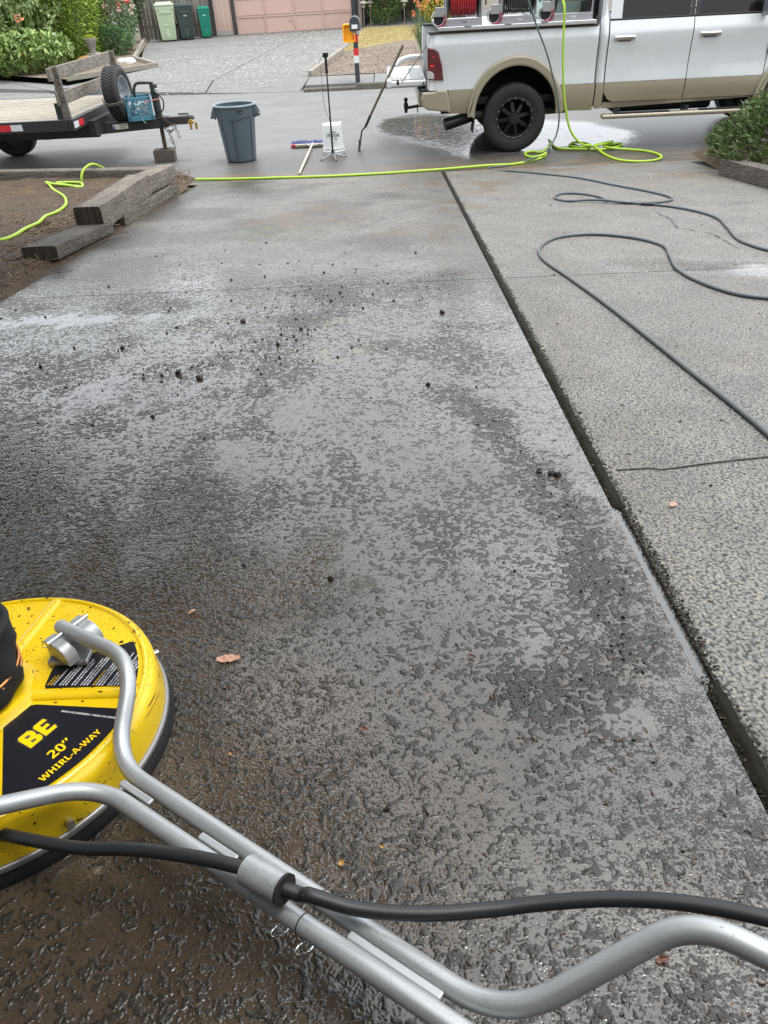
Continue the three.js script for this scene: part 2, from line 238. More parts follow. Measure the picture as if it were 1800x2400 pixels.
// one slab: top faces (each zone with its own texture) and sides
function slabMesh(parent, zones, x0, x1, z0, z1, side, drop = 0.12) {
  const pos = [], nor = [], uv = [], groups = [], mats = [], N = V(0, 1, -SLOPE).normalize();
  const quad = (a, b, c, d, n, t) => { for (const [p, w] of [[a, 0], [b, 1], [c, 2], [a, 0], [c, 2], [d, 3]]) { pos.push(...p); nor.push(n.x, n.y, n.z); uv.push(...t[w]); } };
  for (const [a0, a1, b0, b1, mat] of zones) {
    const start = pos.length / 3;
    quad([a0, driveY(b0), b0], [a1, driveY(b0), b0], [a1, driveY(b1), b1], [a0, driveY(b1), b1], N, [[0, 0], [1, 0], [1, 1], [0, 1]]);
    groups.push([start, 6, mats.push(mat) - 1]);
  }
  const s0 = pos.length / 3, P = (x, z, d) => [x, driveY(z) - d, z], U = [[0, 0], [1, 0], [1, 1], [0, 1]];
  quad(P(x0, z0, drop), P(x1, z0, drop), P(x1, z0, 0), P(x0, z0, 0), V(0, 0, 1), U); quad(P(x1, z1, drop), P(x0, z1, drop), P(x0, z1, 0), P(x1, z1, 0), V(0, 0, -1), U);
  quad(P(x1, z0, drop), P(x1, z1, drop), P(x1, z1, 0), P(x1, z0, 0), V(1, 0, 0), U); quad(P(x0, z1, drop), P(x0, z0, drop), P(x0, z0, 0), P(x0, z1, 0), V(-1, 0, 0), U);
  groups.push([s0, 24, mats.push(side) - 1]);
  const g = new THREE.BufferGeometry(); g.setAttribute('position', new THREE.Float32BufferAttribute(pos, 3)); g.setAttribute('normal', new THREE.Float32BufferAttribute(nor, 3)); g.setAttribute('uv', new THREE.Float32BufferAttribute(uv, 2));
  for (const q of groups) g.addGroup(...q);
  return mesh('concrete_slab', g, mats, parent);
}
const driveway = new THREE.Group(); driveway.name = 'driveway'; scene.add(driveway); tag(driveway, 'wet concrete driveway sloping down to the street', null, null, 'structure');
const slabSide = std(lin(0.05, 0.046, 0.04), 0.9);
{
  const Q = globalThis.LOWRES ? 0.4 : 1, S = (n) => Math.round(n * Q);
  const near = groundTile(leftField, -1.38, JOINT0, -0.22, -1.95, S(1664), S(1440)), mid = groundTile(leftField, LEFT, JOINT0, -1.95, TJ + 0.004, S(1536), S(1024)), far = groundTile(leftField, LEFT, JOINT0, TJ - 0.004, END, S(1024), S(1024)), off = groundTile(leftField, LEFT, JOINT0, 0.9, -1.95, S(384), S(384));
  const rn = groundTile(rightField, JOINT1, 2.3, -0.5, TJ + 0.004, S(1152), S(1664)), rf = groundTile(rightField, JOINT1, RIGHT, TJ - 0.004, END, S(896), S(768)), ro = groundTile(rightField, JOINT1, RIGHT, 0.9, TJ + 0.004, S(256), S(384));
  const part = (m) => m;
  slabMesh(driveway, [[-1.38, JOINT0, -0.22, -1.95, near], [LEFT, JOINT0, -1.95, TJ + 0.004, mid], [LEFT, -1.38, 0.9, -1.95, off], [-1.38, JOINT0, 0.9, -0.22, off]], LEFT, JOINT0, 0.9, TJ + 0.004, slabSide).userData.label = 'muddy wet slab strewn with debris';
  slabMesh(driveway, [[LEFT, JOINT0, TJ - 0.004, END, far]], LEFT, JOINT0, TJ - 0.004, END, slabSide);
  slabMesh(driveway, [[JOINT1, 2.3, -0.5, TJ + 0.004, rn], [2.3, RIGHT, 0.9, TJ + 0.004, ro], [JOINT1, 2.3, 0.9, -0.5, ro]], JOINT1, RIGHT, 0.9, TJ + 0.004, slabSide);
  slabMesh(driveway, [[JOINT1, RIGHT, TJ - 0.004, END, rf]], JOINT1, RIGHT, TJ - 0.004, END, slabSide);
  // the open joint: a dark mossy bed with crumbs, and water standing in parts of it
  const n = 1500, K = 8, pos = [], r = rng(5); // the bed lies lowest beside the left slab, where water stands; moss and grit bank up on the right
  for (let i = 0; i <= n; i++) { const z = lerp(0.9, END, i / n), open = sstep(-0.98, -1.08, z) * (1 - sstep(-1.70, -1.80, z)); for (let k = 0; k <= K; k++) { const t = k / K, x = lerp(JOINT0 - 0.003, JOINT1 + 0.006, t), bank = lerp(sstep(0.22, 0.62, t + 0.3 * (fbm(z * 14, 3, 3) - 0.5)), sstep(0.62, 0.95, t + 0.12 * (fbm(z * 20, 3, 3) - 0.5)), open); pos.push(x, driveY(z) + lerp(-0.0075, -0.016, open) + 0.011 * bank + 0.009 * (fbm(x * 70 + 3, z * 26, 3) - 0.5) * (1 - 0.75 * open) + 0.003 * r(), z); } }
  const ix = []; for (let i = 0; i < n; i++) for (let k = 0; k < K; k++) { const a = i * (K + 1) + k; ix.push(a, a + 1, a + K + 2, a, a + K + 2, a + K + 1); }
  const g = new THREE.BufferGeometry(); g.setAttribute('position', new THREE.Float32BufferAttribute(pos, 3)); g.setIndex(ix); g.computeVertexNormals();
  mesh('joint_filling', g, phys({ color: lin(0.010, 0.008, 0.005), roughness: 0.85, specularIntensity: 0.35 }), driveway);
  const sheet = (z0, z1, d) => { const p = [], q = [], m = Math.ceil((z0 - z1) / 0.02); for (let i = 0; i <= m; i++) { const z = lerp(z0, z1, i / m); p.push(JOINT0 - 0.002, driveY(z) - d, z, JOINT1 + 0.003, driveY(z) - d, z); if (i < m) q.push(i * 2, i * 2 + 1, i * 2 + 3, i * 2, i * 2 + 3, i * 2 + 2); } const w = new THREE.BufferGeometry(); w.setAttribute('position', new THREE.Float32BufferAttribute(p, 3)); w.setIndex(q); w.computeVertexNormals(); return w; };
  mesh('joint_water', sheet(0.9, -5.4, 0.0085), phys({ color: lin(0.10, 0.10, 0.095), roughness: 0.03, ior: 1.62 }), driveway);
  mesh('joint_bed', box(JOINT0 - LEFT, 0.01, 0.02, (LEFT + JOINT0) / 2, driveY(TJ) - 0.0085, TJ, 0), phys({ color: lin(0.10, 0.09, 0.075), roughness: 0.12, ior: 1.6 }), driveway);
  mesh('joint_bed', box(RIGHT - JOINT1, 0.01, 0.02, (RIGHT + JOINT1) / 2, driveY(TJ) - 0.012, TJ, 0), std(lin(0.05, 0.045, 0.04), 0.6), driveway);
}
// street: asphalt with a damp, silty strip by the driveway and standing water under the truck's tail; shade under the truck is painted in
const pl = (k, pts) => pts.map(([x, y]) => XZ(flat(k, x, y)));
function inPoly(poly, x, z) { let s = false; for (let i = 0, j = poly.length - 1; i < poly.length; j = i++) { const [xi, zi] = poly[i], [xj, zj] = poly[j]; if ((zi > z) !== (zj > z) && x < (xj - xi) * (z - zi) / (zj - zi) + xi) s = !s; } return s; }
{
  const puddle = pl('C', [[-80, 830], [-40, 790], [60, 755], [200, 742], [420, 742], [700, 760], [1100, 790], [1380, 800], [1560, 845], [1640, 885], [1500, 925], [1350, 955], [1180, 945], [1050, 960], [1000, 985], [700, 1000], [600, 1030], [560, 1042], [440, 1000], [300, 940], [150, 905], [0, 868]]);
  const fingers = pl('C', [[180, 880], [330, 900], [480, 960], [560, 1010], [520, 1000], [420, 950], [300, 915]]);
  const X0 = -7, X1 = 7, Z0 = -9.9, Z1 = -16.4, W = globalThis.LOWRES ? 512 : 1280, H = globalThis.LOWRES ? 256 : 704;
  const PO = []; for (let i = -1; i < 2; i++) for (let j = -1; j < 2; j++) PO.push([i * 0.13, j * 0.30]);
  const street = (x, z) => {
    const wx = x + 0.25 * (fbm(x * 1.5, z * 3, 3) - 0.5), wz = z + 0.5 * (fbm(x * 1.2 + 9, z * 2.4, 3) - 0.5);
    let pud = 0; for (const [ox, oz] of PO) pud += inPoly(puddle, wx + ox, wz + oz) && !(inPoly(fingers, wx + ox, wz + oz) && noise(x * 9, z * 30) > 0.4) ? 1 / 9 : 0;
    const dampShade = (1 - sstep(-10.9 - 2.4 * sstep(1.5, 3.0, x), -12.2 - 2.6 * sstep(1.5, 3.0, x), z + 0.9 * (fbm(x * 0.9, z * 0.9, 3) - 0.5))) * (0.25 + 0.75 * sstep(-4, -1, x));  // wet asphalt by the driveway; its reach under the truck also paints shade there
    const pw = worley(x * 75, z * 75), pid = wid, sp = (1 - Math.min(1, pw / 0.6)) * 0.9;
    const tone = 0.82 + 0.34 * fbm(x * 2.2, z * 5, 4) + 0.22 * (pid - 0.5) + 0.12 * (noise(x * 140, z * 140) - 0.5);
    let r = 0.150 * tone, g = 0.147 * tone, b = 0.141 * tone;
    const cabShade = 1 - 0.55 * sstep(2.6, 3.6, x) * sstep(-10.4, -10.9, z); r = lerp(r, 0.062 * tone * cabShade, dampShade * 0.88); g = lerp(g, 0.055 * tone * cabShade, dampShade * 0.88); b = lerp(b, 0.048 * tone * cabShade, dampShade * 0.88);  // under the cab, shade and the truck's dark reflection painted into the wet asphalt
    const st = (1 - sstep(-10.05, -10.75, z + 0.5 * (fbm(x * 2, z * 4, 3) - 0.5))) * sstep(0.35, 0.6, fbm(x * 3, z * 9, 3)); r = lerp(r, 0.13, st * 0.8); g = lerp(g, 0.097, st * 0.8); b = lerp(b, 0.061, st * 0.6);
    r *= 1 - 0.5 * pud; g *= 1 - 0.5 * pud; b *= 1 - 0.5 * pud;
    fC0 = r; fC1 = g; fC2 = b; const float = pud > 0.9 && noise(x * 40, z * 40) > 0.9 ? 0.5 : 0, wetH = 1.6 + float * 2 + 0.9 * noise(x * 11, z * 16) + 0.35 * noise(x * 31, z * 40), dryH = sp * 1.3 + 0.8 * noise(x * 160, z * 160) + 1.1 * dampShade * fbm(x * 12, z * 12, 2); fS = 1; fH = lerp(dryH, wetH, pud); fR = lerp(lerp(0.66, 0.42, dampShade), 0.06 + float, sstep(0, 0.9, pud));
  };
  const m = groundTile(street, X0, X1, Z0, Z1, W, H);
  m.name = 'asphalt'; m.ior = 1.36;
  const plain = bytesTexture(512, 512, (u, v, o) => { const t = 0.82 + 0.34 * pfbm(u, v, 8, 4) + 0.25 * (pnoise(u, v, 240, 3) - 0.5); o[0] = toS(0.150 * t); o[1] = toS(0.147 * t); o[2] = toS(0.141 * t); }, true);
  const pb = bytesTexture(512, 512, (u, v, o) => { o[0] = pfbm(u, v, 128, 2, 4); o[1] = 0.62; o[2] = 0; });
  const asphalt = std(0xffffff, 0.9, 0, { map: plain, bumpMap: pb, bumpScale: 0.004 }); 
  const road = new THREE.Group(); road.name = 'street'; scene.add(road); road.userData.kind = 'structure';
  const sheet = (x0, x1, z0, z1, mat, scale) => { const g = new THREE.PlaneGeometry(x1 - x0, z0 - z1); g.rotateX(-Math.PI / 2); g.translate((x0 + x1) / 2, STREET, (z0 + z1) / 2); const uv = g.attributes.uv, p = g.attributes.position; for (let i = 0; i < uv.count; i++) scale ? uv.setXY(i, p.getX(i) / scale, p.getZ(i) / scale) : uv.setXY(i, (p.getX(i) - x0) / (x1 - x0), (z0 - p.getZ(i)) / (z0 - z1)); return mesh('asphalt', g, mat, road); };
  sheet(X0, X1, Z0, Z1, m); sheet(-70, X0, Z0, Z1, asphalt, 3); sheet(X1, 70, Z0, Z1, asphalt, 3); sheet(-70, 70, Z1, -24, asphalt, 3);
}
// ---------------------------------------------------------------- outside the frame: the house and garage behind, the big fir beside the driveway
{
  const house = thing('garage_house', 'house with an open garage at the top of the driveway', 'house', V(0, 0.082, 0.9));
  const w = std(lin(0.30, 0.28, 0.25), 0.85), dark = std(lin(0.30, 0.28, 0.25), 0.85);
  for (const [x, wd, y, h] of [[-6.4, 7.4, 1.35, 2.7], [6.2, 5.4, 1.35, 2.7], [0.4, 6.2, 2.45, 0.5]]) mesh('wall', box(wd, h, 0.18, x, y, 0.5, 0.01), w, house);
  mesh('wall', box(0.15, 2.7, 6, -2.7, 1.35, 3.6, 0.01), dark, house); mesh('wall', box(0.15, 2.7, 6, 3.5, 1.35, 3.6, 0.01), dark, house); mesh('wall', box(6.2, 2.7, 0.15, 0.4, 1.35, 6.6, 0.01), dark, house);
  mesh('ceiling', box(6.05, 0.1, 6, 0.4, 2.65, 3.6, 0.01), dark, house);
  mesh('floor', box(6.05, 0.1, 6.1, 0.4, -0.03, 3.05, 0), std(lin(0.2, 0.195, 0.185), 0.7), house);
  const roof = mesh('roof', rot(box(19.5, 0.22, 5.2, 0, 0, 0, 0.01), -0.34), std(lin(0.06, 0.055, 0.05), 0.9), house); roof.position.set(0, 3.55, 2.0);
  mesh('gutter', box(19.5, 0.12, 0.11, 0, 2.66, -0.48, 0.03), std(lin(0.35, 0.34, 0.32), 0.5), house);
}
{ // Douglas fir: whorls of drooping limbs carrying flat sprays
  const r = rng(31), tree = thing('fir_tree', 'tall dark fir tree overhanging the left side of the driveway', 'tree', V(-4.75, -0.3, -2.7));
  const trunkG = new THREE.CylinderGeometry(0.05, 0.34, 15, 14, 8); trunkG.translate(0, 7.5, 0);
  mesh('trunk', trunkG, std(lin(0.07, 0.05, 0.035), 0.95), tree);
  const limbs = [], sprays = [];
  const shape = []; for (let i = 0; i < 9; i++) for (const s of [-1, 1]) { const t = i / 9, x = t * 0.62, w = 0.26 * (1 - t * 0.75) * s; shape.push([x, 0, 0, x + 0.10, -0.03, w, x + 0.07, 0, 0], [x + 0.02, 0, 0, x + 0.15, 0.01, w * 0.7, x + 0.10, 0, 0]); }
  const sg = new THREE.BufferGeometry(); sg.setAttribute('position', new THREE.Float32BufferAttribute(shape.flat(), 3)); sg.computeVertexNormals();
  for (let y = 2.3; y < 14.6; y += 0.30) {
    const R = 4.1 * Math.pow(1 - (y - 2.3) / 12.9, 0.85) + 0.25, n = Math.round(7 + R * 1.3);
    for (let k = 0; k < n; k++) {
      const a = r() * 6.283, len = R * (0.8 + 0.3 * r()), droop = 0.10 + 0.18 * r(), y0 = y + 0.3 * r();
      const at = (t) => V(Math.cos(a) * len * t, y0 + 0.28 * t - (0.28 + droop * len * 0.55) * t * t, Math.sin(a) * len * t);
      limbs.push(rod(at(0), at(0.55), 0.035, 0.02, 5), rod(at(0.55), at(1), 0.02, 0.006, 5));
      const m = Math.max(4, Math.round(len * 5.2));
      for (let j = 0; j < m; j++) { const t = 0.14 + 0.86 * (j + r()) / m, p = at(t), M = new THREE.Matrix4().compose(p, new THREE.Quaternion().setFromEuler(new THREE.Euler((r() - 0.5) * 0.7, -a + (j % 2 ? 1 : -1) * (0.35 + 0.6 * r()), -0.12 - 0.5 * r(), 'YZX')), V(1, 1, 1).multiplyScalar(0.7 + 0.6 * r())); sprays.push(M); }
    }
  }
  mesh('limb', limbs, std(lin(0.05, 0.038, 0.03), 0.95), tree).userData.kind = 'stuff';
  const im = new THREE.InstancedMesh(sg, std(lin(0.035, 0.055, 0.025), 0.8, 0, { side: THREE.DoubleSide }), sprays.length); im.name = 'foliage'; im.userData.kind = 'stuff';
  sprays.forEach((M, i) => { im.setMatrixAt(i, M); const t = 0.7 + 0.6 * r(); im.setColorAt(i, lin(t, t, t * 0.95)); }); tree.add(im);
}
// ---------------------------------------------------------------- materials shared by several things
const woodTex = (c0, c1, seed, n = 256) => bytesTexture(n, n, (u, v, o) => { const g = 0.5 * pfbm(u, v * 0.125 + 0.01, 8, 2, seed) + 0.5 * pnoise(u * 0.5, v, 128, seed + 3), k = clamp(pnoise(u * 0.25, v, 96, seed) * 0.6 + g * 0.6 - 0.1, 0, 1); for (let i = 0; i < 3; i++) o[i] = toS(lerp(c0[i], c1[i], k)); }, true);
const woodBump = (seed) => bytesTexture(256, 256, (u, v, o) => { o[0] = pnoise(u * 0.25, v, 112, seed) * 0.7 + 0.3 * pnoise(u, v, 64, seed + 2); o[1] = o[2] = o[0]; });
const oldWood = [0, 1, 2].map((i) => std(0xffffff, 0.9, 0, { map: woodTex([0.045 + 0.01 * i, 0.04 + 0.008 * i, 0.034], [0.22 + 0.04 * i, 0.195 + 0.035 * i, 0.165 + 0.03 * i], 3 + i), bumpMap: woodBump(5 + i), bumpScale: 0.006 }));
const paleWood = [0, 1].map((i) => std(0xffffff, 0.85, 0, { map: woodTex([0.13, 0.115, 0.095], [0.36 + 0.04 * i, 0.325 + 0.03 * i, 0.265], 13 + i), bumpMap: woodBump(9 + i), bumpScale: 0.004 }));
const concreteTex = bytesTexture(512, 512, (u, v, o) => { const t = 0.78 + 0.3 * pfbm(u, v, 6, 4, 2) + 0.22 * (pnoise(u, v, 200, 8) - 0.5); o[0] = toS(0.165 * t); o[1] = toS(0.161 * t); o[2] = toS(0.152 * t); }, true);
const concreteBump = bytesTexture(256, 256, (u, v, o) => { o[0] = o[1] = o[2] = pfbm(u, v, 64, 2, 5); });
const farConcrete = std(0xffffff, 0.85, 0, { map: concreteTex, bumpMap: concreteBump, bumpScale: 0.004 });
const soilTex = (a, b, seed) => bytesTexture(512, 512, (u, v, o) => { const k = clamp(0.5 * pfbm(u, v, 40, 3, seed) + 0.9 * (pnoise(u, v, 150, seed + 4) - 0.5) + 0.25 * pfbm(u, v, 5, 2, seed + 1) + 0.1, 0, 1); for (let i = 0; i < 3; i++) o[i] = toS(lerp(a[i], b[i], k)); }, true);
const soilBump = bytesTexture(512, 512, (u, v, o) => { o[0] = o[1] = o[2] = 0.6 * pfbm(u, v, 48, 3, 7) + 0.4 * pnoise(u, v, 160, 2); });
// a flat-ish sheet over an outline [x, z], at height f(z) + lift, uv in metres
function sheetOver(pts, f, lift, scale = 1, thick = 0) {
  const s = new THREE.Shape(pts.map(([x, z]) => new THREE.Vector2(x, -z)));
  const g = thick ? new THREE.ExtrudeGeometry(s, { depth: thick, bevelEnabled: false }) : new THREE.ShapeGeometry(s);
  const p = g.attributes.position, uv = g.attributes.uv;
  for (let i = 0; i < p.count; i++) { const x = p.getX(i), z = -p.getY(i), t = p.getZ(i); p.setXYZ(i, x, f(z) + lift + t - thick, z); uv.setXY(i, x / scale, z / scale); }
  g.computeVertexNormals(); return g;
}
// ---------------------------------------------------------------- ground under everything
{
  const g = new THREE.PlaneGeometry(1, 1, 1, 1), xs = [-600, 600], zs = [600, 1.0, -9.9, -10.4, -27.2, -27.5, -33, -60, -800], pos = [], ix = [], uv = [];
  const y = (z) => z > -9.9 ? driveY(Math.min(z, 1)) - 0.06 : z > -27.3 ? STREET - 0.03 : z > -60 ? yardY(Math.max(z, -33)) - 0.04 : yardY(-33) - 0.04;
  zs.forEach((z, i) => { for (const x of xs) { pos.push(x, y(z), z); uv.push(x / 2, z / 2); } if (i) { const a = i * 2; ix.push(a - 2, a - 1, a + 1, a - 2, a + 1, a); } });
  const b = new THREE.BufferGeometry(); b.setAttribute('position', new THREE.Float32BufferAttribute(pos, 3)); b.setAttribute('uv', new THREE.Float32BufferAttribute(uv, 2)); b.setIndex(ix); b.computeVertexNormals();
  structure('ground', b, std(0xffffff, 0.95, 0, { map: soilTex([0.05, 0.045, 0.03], [0.13, 0.11, 0.07], 3) }));
}
// ---------------------------------------------------------------- far side: pavements, beds, lawn
const farDrive = new THREE.Group(); farDrive.name = 'far_driveway'; scene.add(farDrive); tag(farDrive, 'pale concrete driveway across the street, strewn with petals', null, null, 'structure');
{
  const q = (pts) => mesh('concrete_slab', sheetOver(pts, yardY, 0, 1.7, 0.08), farConcrete, farDrive), e = 0.015;
  const L = (z) => z > -23.2 ? lerp(-8.0, -6.25, (-20.16 - z) / 3.04) : z > -24.9 ? lerp(-6.25, -7.25, (-23.2 - z) / 1.7) : lerp(-7.25, -8.45, (-24.9 - z) / 6.1), M = (z) => -4.17 + 0.118 * (-20.16 - z), R = (z) => z > -24.5 ? lerp(-1.85, -1.33, (-20.16 - z) / 4.34) : lerp(-1.33, -0.86, (-24.5 - z) / 6.5);
  const rows = [-20.16, -24.6, -28.0, -31.6];
  for (let i = 0; i < 3; i++) { const a = rows[i] - e, b = rows[i + 1] + e; q([[M(a) + e, a], [R(a), a], [R(b), b], [M(b) + e, b]]); q(i === 0 ? [[L(a), a], [M(a) - e, a], [M(b) - e, b], [L(b), b], [-6.25, -23.2]] : [[L(a), a], [M(a) - e, a], [M(b) - e, b], [L(b), b]]); }
  // apron to the gutter, and the pavement on both sides
  const ap = [[-7.6, -20.05], [-4.19, -20.14], [-4.19, -19.12], [-6.1, -19.5]], ap2 = [[-4.15, -20.14], [-1.87, -20.14], [-2.0, -18.7], [-3.0, -18.85], [-4.15, -19.1]];
  const apron = (z) => lerp(STREET + 0.006, yardY(-20.16), sstep(-18.8, -20.1, z) * 0.9 + 0.1 * clamp((-18.8 - z) / 1.3, 0, 1));
  for (const a of [ap, ap2]) mesh('concrete_slab', sheetOver(a, apron, 0, 1.7, 0.08), farConcrete, farDrive);
  structure('pavement', sheetOver([[-7.62, -20.12], [-6.2, -19.6], [-8.5, -21.0], [-10, -21.65], [-18, -25.4], [-18, -26.6], [-10.5, -23.0], [-8.1, -21.5]], (z) => STREET + 0.03 + 0.05 * Math.max(0, -z - 20.5), 0, 1.7, 0.1), farConcrete);
  const walk = new THREE.Group(); walk.name = 'pavement_001'; scene.add(walk); walk.userData.kind = 'structure';
  for (let x = -1.86; x < 12; x += 1.52) mesh('concrete_slab', sheetOver([[x, -18.72], [x + 1.5, -18.68], [x + 1.5, -19.95], [x, -20.02]], yardY, 0.0, 1.7, 0.1), farConcrete, walk);
  const kerbMat = std(0xffffff, 0.9, 0, { map: soilTex([0.025, 0.022, 0.012], [0.20, 0.19, 0.16], 21) });
  const kerb = new THREE.Group(); kerb.name = 'kerb'; scene.add(kerb); kerb.userData.kind = 'structure';
  for (let x = -1.9; x < 12; x += 1.2) { const h = x < -1.5 ? 0.07 : 0.125, k = mesh('kerb_stone', box(1.195, h + 0.1, 0.15, x + 0.6, STREET + h / 2 - 0.05, -18.60 + 0.02 * Math.sin(x), 0.025), kerbMat, kerb); if (x < -1.5) k.rotation.z = 0.0; }
  structure('gravel_bed', sheetOver([[-1.82, -20.02], [12, -19.9], [12, -26.5], [0.44, -26.55], [-1.28, -24.5]], yardY, 0.01, 1.4), std(0xffffff, 0.95, 0, { map: soilTex([0.05, 0.036, 0.026], [0.30, 0.235, 0.18], 31), bumpMap: soilBump, bumpScale: 0.03 }));
  structure('lawn', sheetOver([[-1.28, -24.5], [0.44, -26.55], [12, -26.5], [12, -31.1], [-0.82, -31.0]], yardY, 0.015, 2), std(0xffffff, 0.95, 0, { map: soilTex([0.24, 0.18, 0.075], [0.44, 0.36, 0.18], 41), bumpMap: soilBump, bumpScale: 0.03 }));
  structure('garden_bed', sheetOver([[-8.05, -21.5], [-6.3, -23.2], [-7.3, -24.9], [-8.45, -31.2], [-20, -31.2], [-20, -27.6], [-10.5, -23.05]], yardY, 0.02, 1.6), std(0xffffff, 0.95, 0, { map: soilTex([0.06, 0.042, 0.028], [0.32, 0.25, 0.18], 51), bumpMap: soilBump, bumpScale: 0.03 }));
  structure('porch_floor', sheetOver([[-0.8, -31.15], [6, -31.2], [6, -36], [-0.6, -36]], yardY, 0.02, 1.7, 0.1), farConcrete);
  // petals blown over the far driveway
  const r = rng(8), n = 5600, pg = new THREE.CircleGeometry(0.5, 5); pg.rotateX(-Math.PI / 2);
  const im = new THREE.InstancedMesh(pg, std(lin(0.60, 0.565, 0.53), 0.8, 0, { side: THREE.DoubleSide }), n); im.name = 'fallen_petals'; tag(im, 'white petals scattered over the far driveway', 'petals', null, 'stuff');
  const M4 = new THREE.Matrix4(); let c = 0;
  while (c < n) { const z = -19.0 - 12.2 * Math.pow(r(), 0.8), x = -8.2 + 7.2 * r(); if (x < L(Math.min(z, -20.16)) + 0.05 || x > R(Math.min(z, -20.16)) || fbm(x * 0.5, z * 0.4, 3) + 0.10 * (z + 25) / 6 < 0.44 + 0.2 * (r() - 0.5)) continue; const s = 0.018 + 0.022 * r(), y = z > -20.16 ? apron(z) : yardY(z); M4.compose(V(x, y + 0.009, z), new THREE.Quaternion().setFromEuler(new THREE.Euler((r() - 0.5) * 0.4, r() * 6, (r() - 0.5) * 0.4)), V(s, s, s * (0.6 + r() * 0.5))); im.setMatrixAt(c, M4); const t = 0.8 + 0.2 * r(); im.setColorAt(c++, lin(t, t * 0.97, t * (0.9 + 0.1 * r()))); }
  scene.add(im);
  const gs = new THREE.InstancedMesh(new THREE.IcosahedronGeometry(0.5, 0), std(lin(0.26, 0.21, 0.17), 0.9), 1800); gs.name = 'gravel'; tag(gs, 'brown gravel covering the bed behind the far kerb', 'gravel', null, 'stuff');
  for (let i = 0; i < 1800; i++) { const z = -20.1 - 5 * r(), x = lerp(-1.75, -1.3, (-20 - z) / 4.5) + 4.2 * r(), s = 0.02 + 0.035 * r() * r(); M4.compose(V(x, yardY(z) + 0.015, z), new THREE.Quaternion().setFromEuler(new THREE.Euler(r() * 6, r() * 6, r() * 6)), V(s, s * 0.7, s * 0.85)); gs.setMatrixAt(i, M4); const t = 0.45 + 1.2 * r() * r() + (r() > 0.97 ? 1 : 0); gs.setColorAt(i, lin(t, t * 0.97, t * 0.93)); } scene.add(gs);
  // dry grass
  const bl = new THREE.BufferGeometry(); bl.setAttribute('position', new THREE.Float32BufferAttribute([-0.5, 0, 0, 0.5, 0, 0, 0.1, 1, 0.3], 3)); bl.computeVertexNormals();
  const gm = new THREE.InstancedMesh(bl, std(lin(0.45, 0.36, 0.18), 0.9, 0, { side: THREE.DoubleSide }), 14000); gm.name = 'dry_grass'; tag(gm, 'short straw yellow grass on the far lawn', 'grass', null, 'stuff');
  for (let i = 0; i < 14000; i++) { let z, x; do { z = -24.3 - 6.7 * r(); x = -1.4 + 4.6 * r(); } while (x < lerp(-1.28, -0.82, (-24.5 - z) / 6.5) || (x < 0.44 && z > lerp(-24.5, -26.55, (x + 1.28) / 1.72)) || (x >= 0.44 && z > -26.5)); const h = 0.04 + 0.05 * r(); M4.compose(V(x, yardY(z) + 0.01, z), new THREE.Quaternion().setFromEuler(new THREE.Euler((r() - 0.5) * 0.9, r() * 6, (r() - 0.5) * 0.9)), V(0.014, h, h)); gm.setMatrixAt(i, M4); const t = 0.7 + 0.5 * r(), gr = r() > 0.93 ? 0.55 : 1; gm.setColorAt(i, lin(t * gr, t, t * 0.9)); } scene.add(gm);
}
// timber edging of the beds
function plank(name, a, b, w, h, mat, label, cat, group) { const o = mesh(name, beam(a, b, w, h), mat); tag(o, label, cat, group); return o; }
for (const [a, b, l] of [[[-8.1, -21.45], [-6.28, -23.22], 'pale timber edging along the front of the far garden bed'], [[-6.28, -23.26], [-7.28, -24.9], 'pale timber edging at the side of the far garden bed'], [[-7.35, -25.0], [-8.48, -30.5], 'long grey timber edging beside the far driveway running to the fence'], [[-1.86, -20.08], [-1.30, -24.5], 'pale edging strip between far driveway and gravel bed']]) plank('edging_timber', V(a[0], yardY(a[1]) + 0.05, a[1]), V(b[0], yardY(b[1]) + 0.05, b[1]), 0.10, 0.12, paleWood[0], l, 'edging', 'timber edging of the far beds');
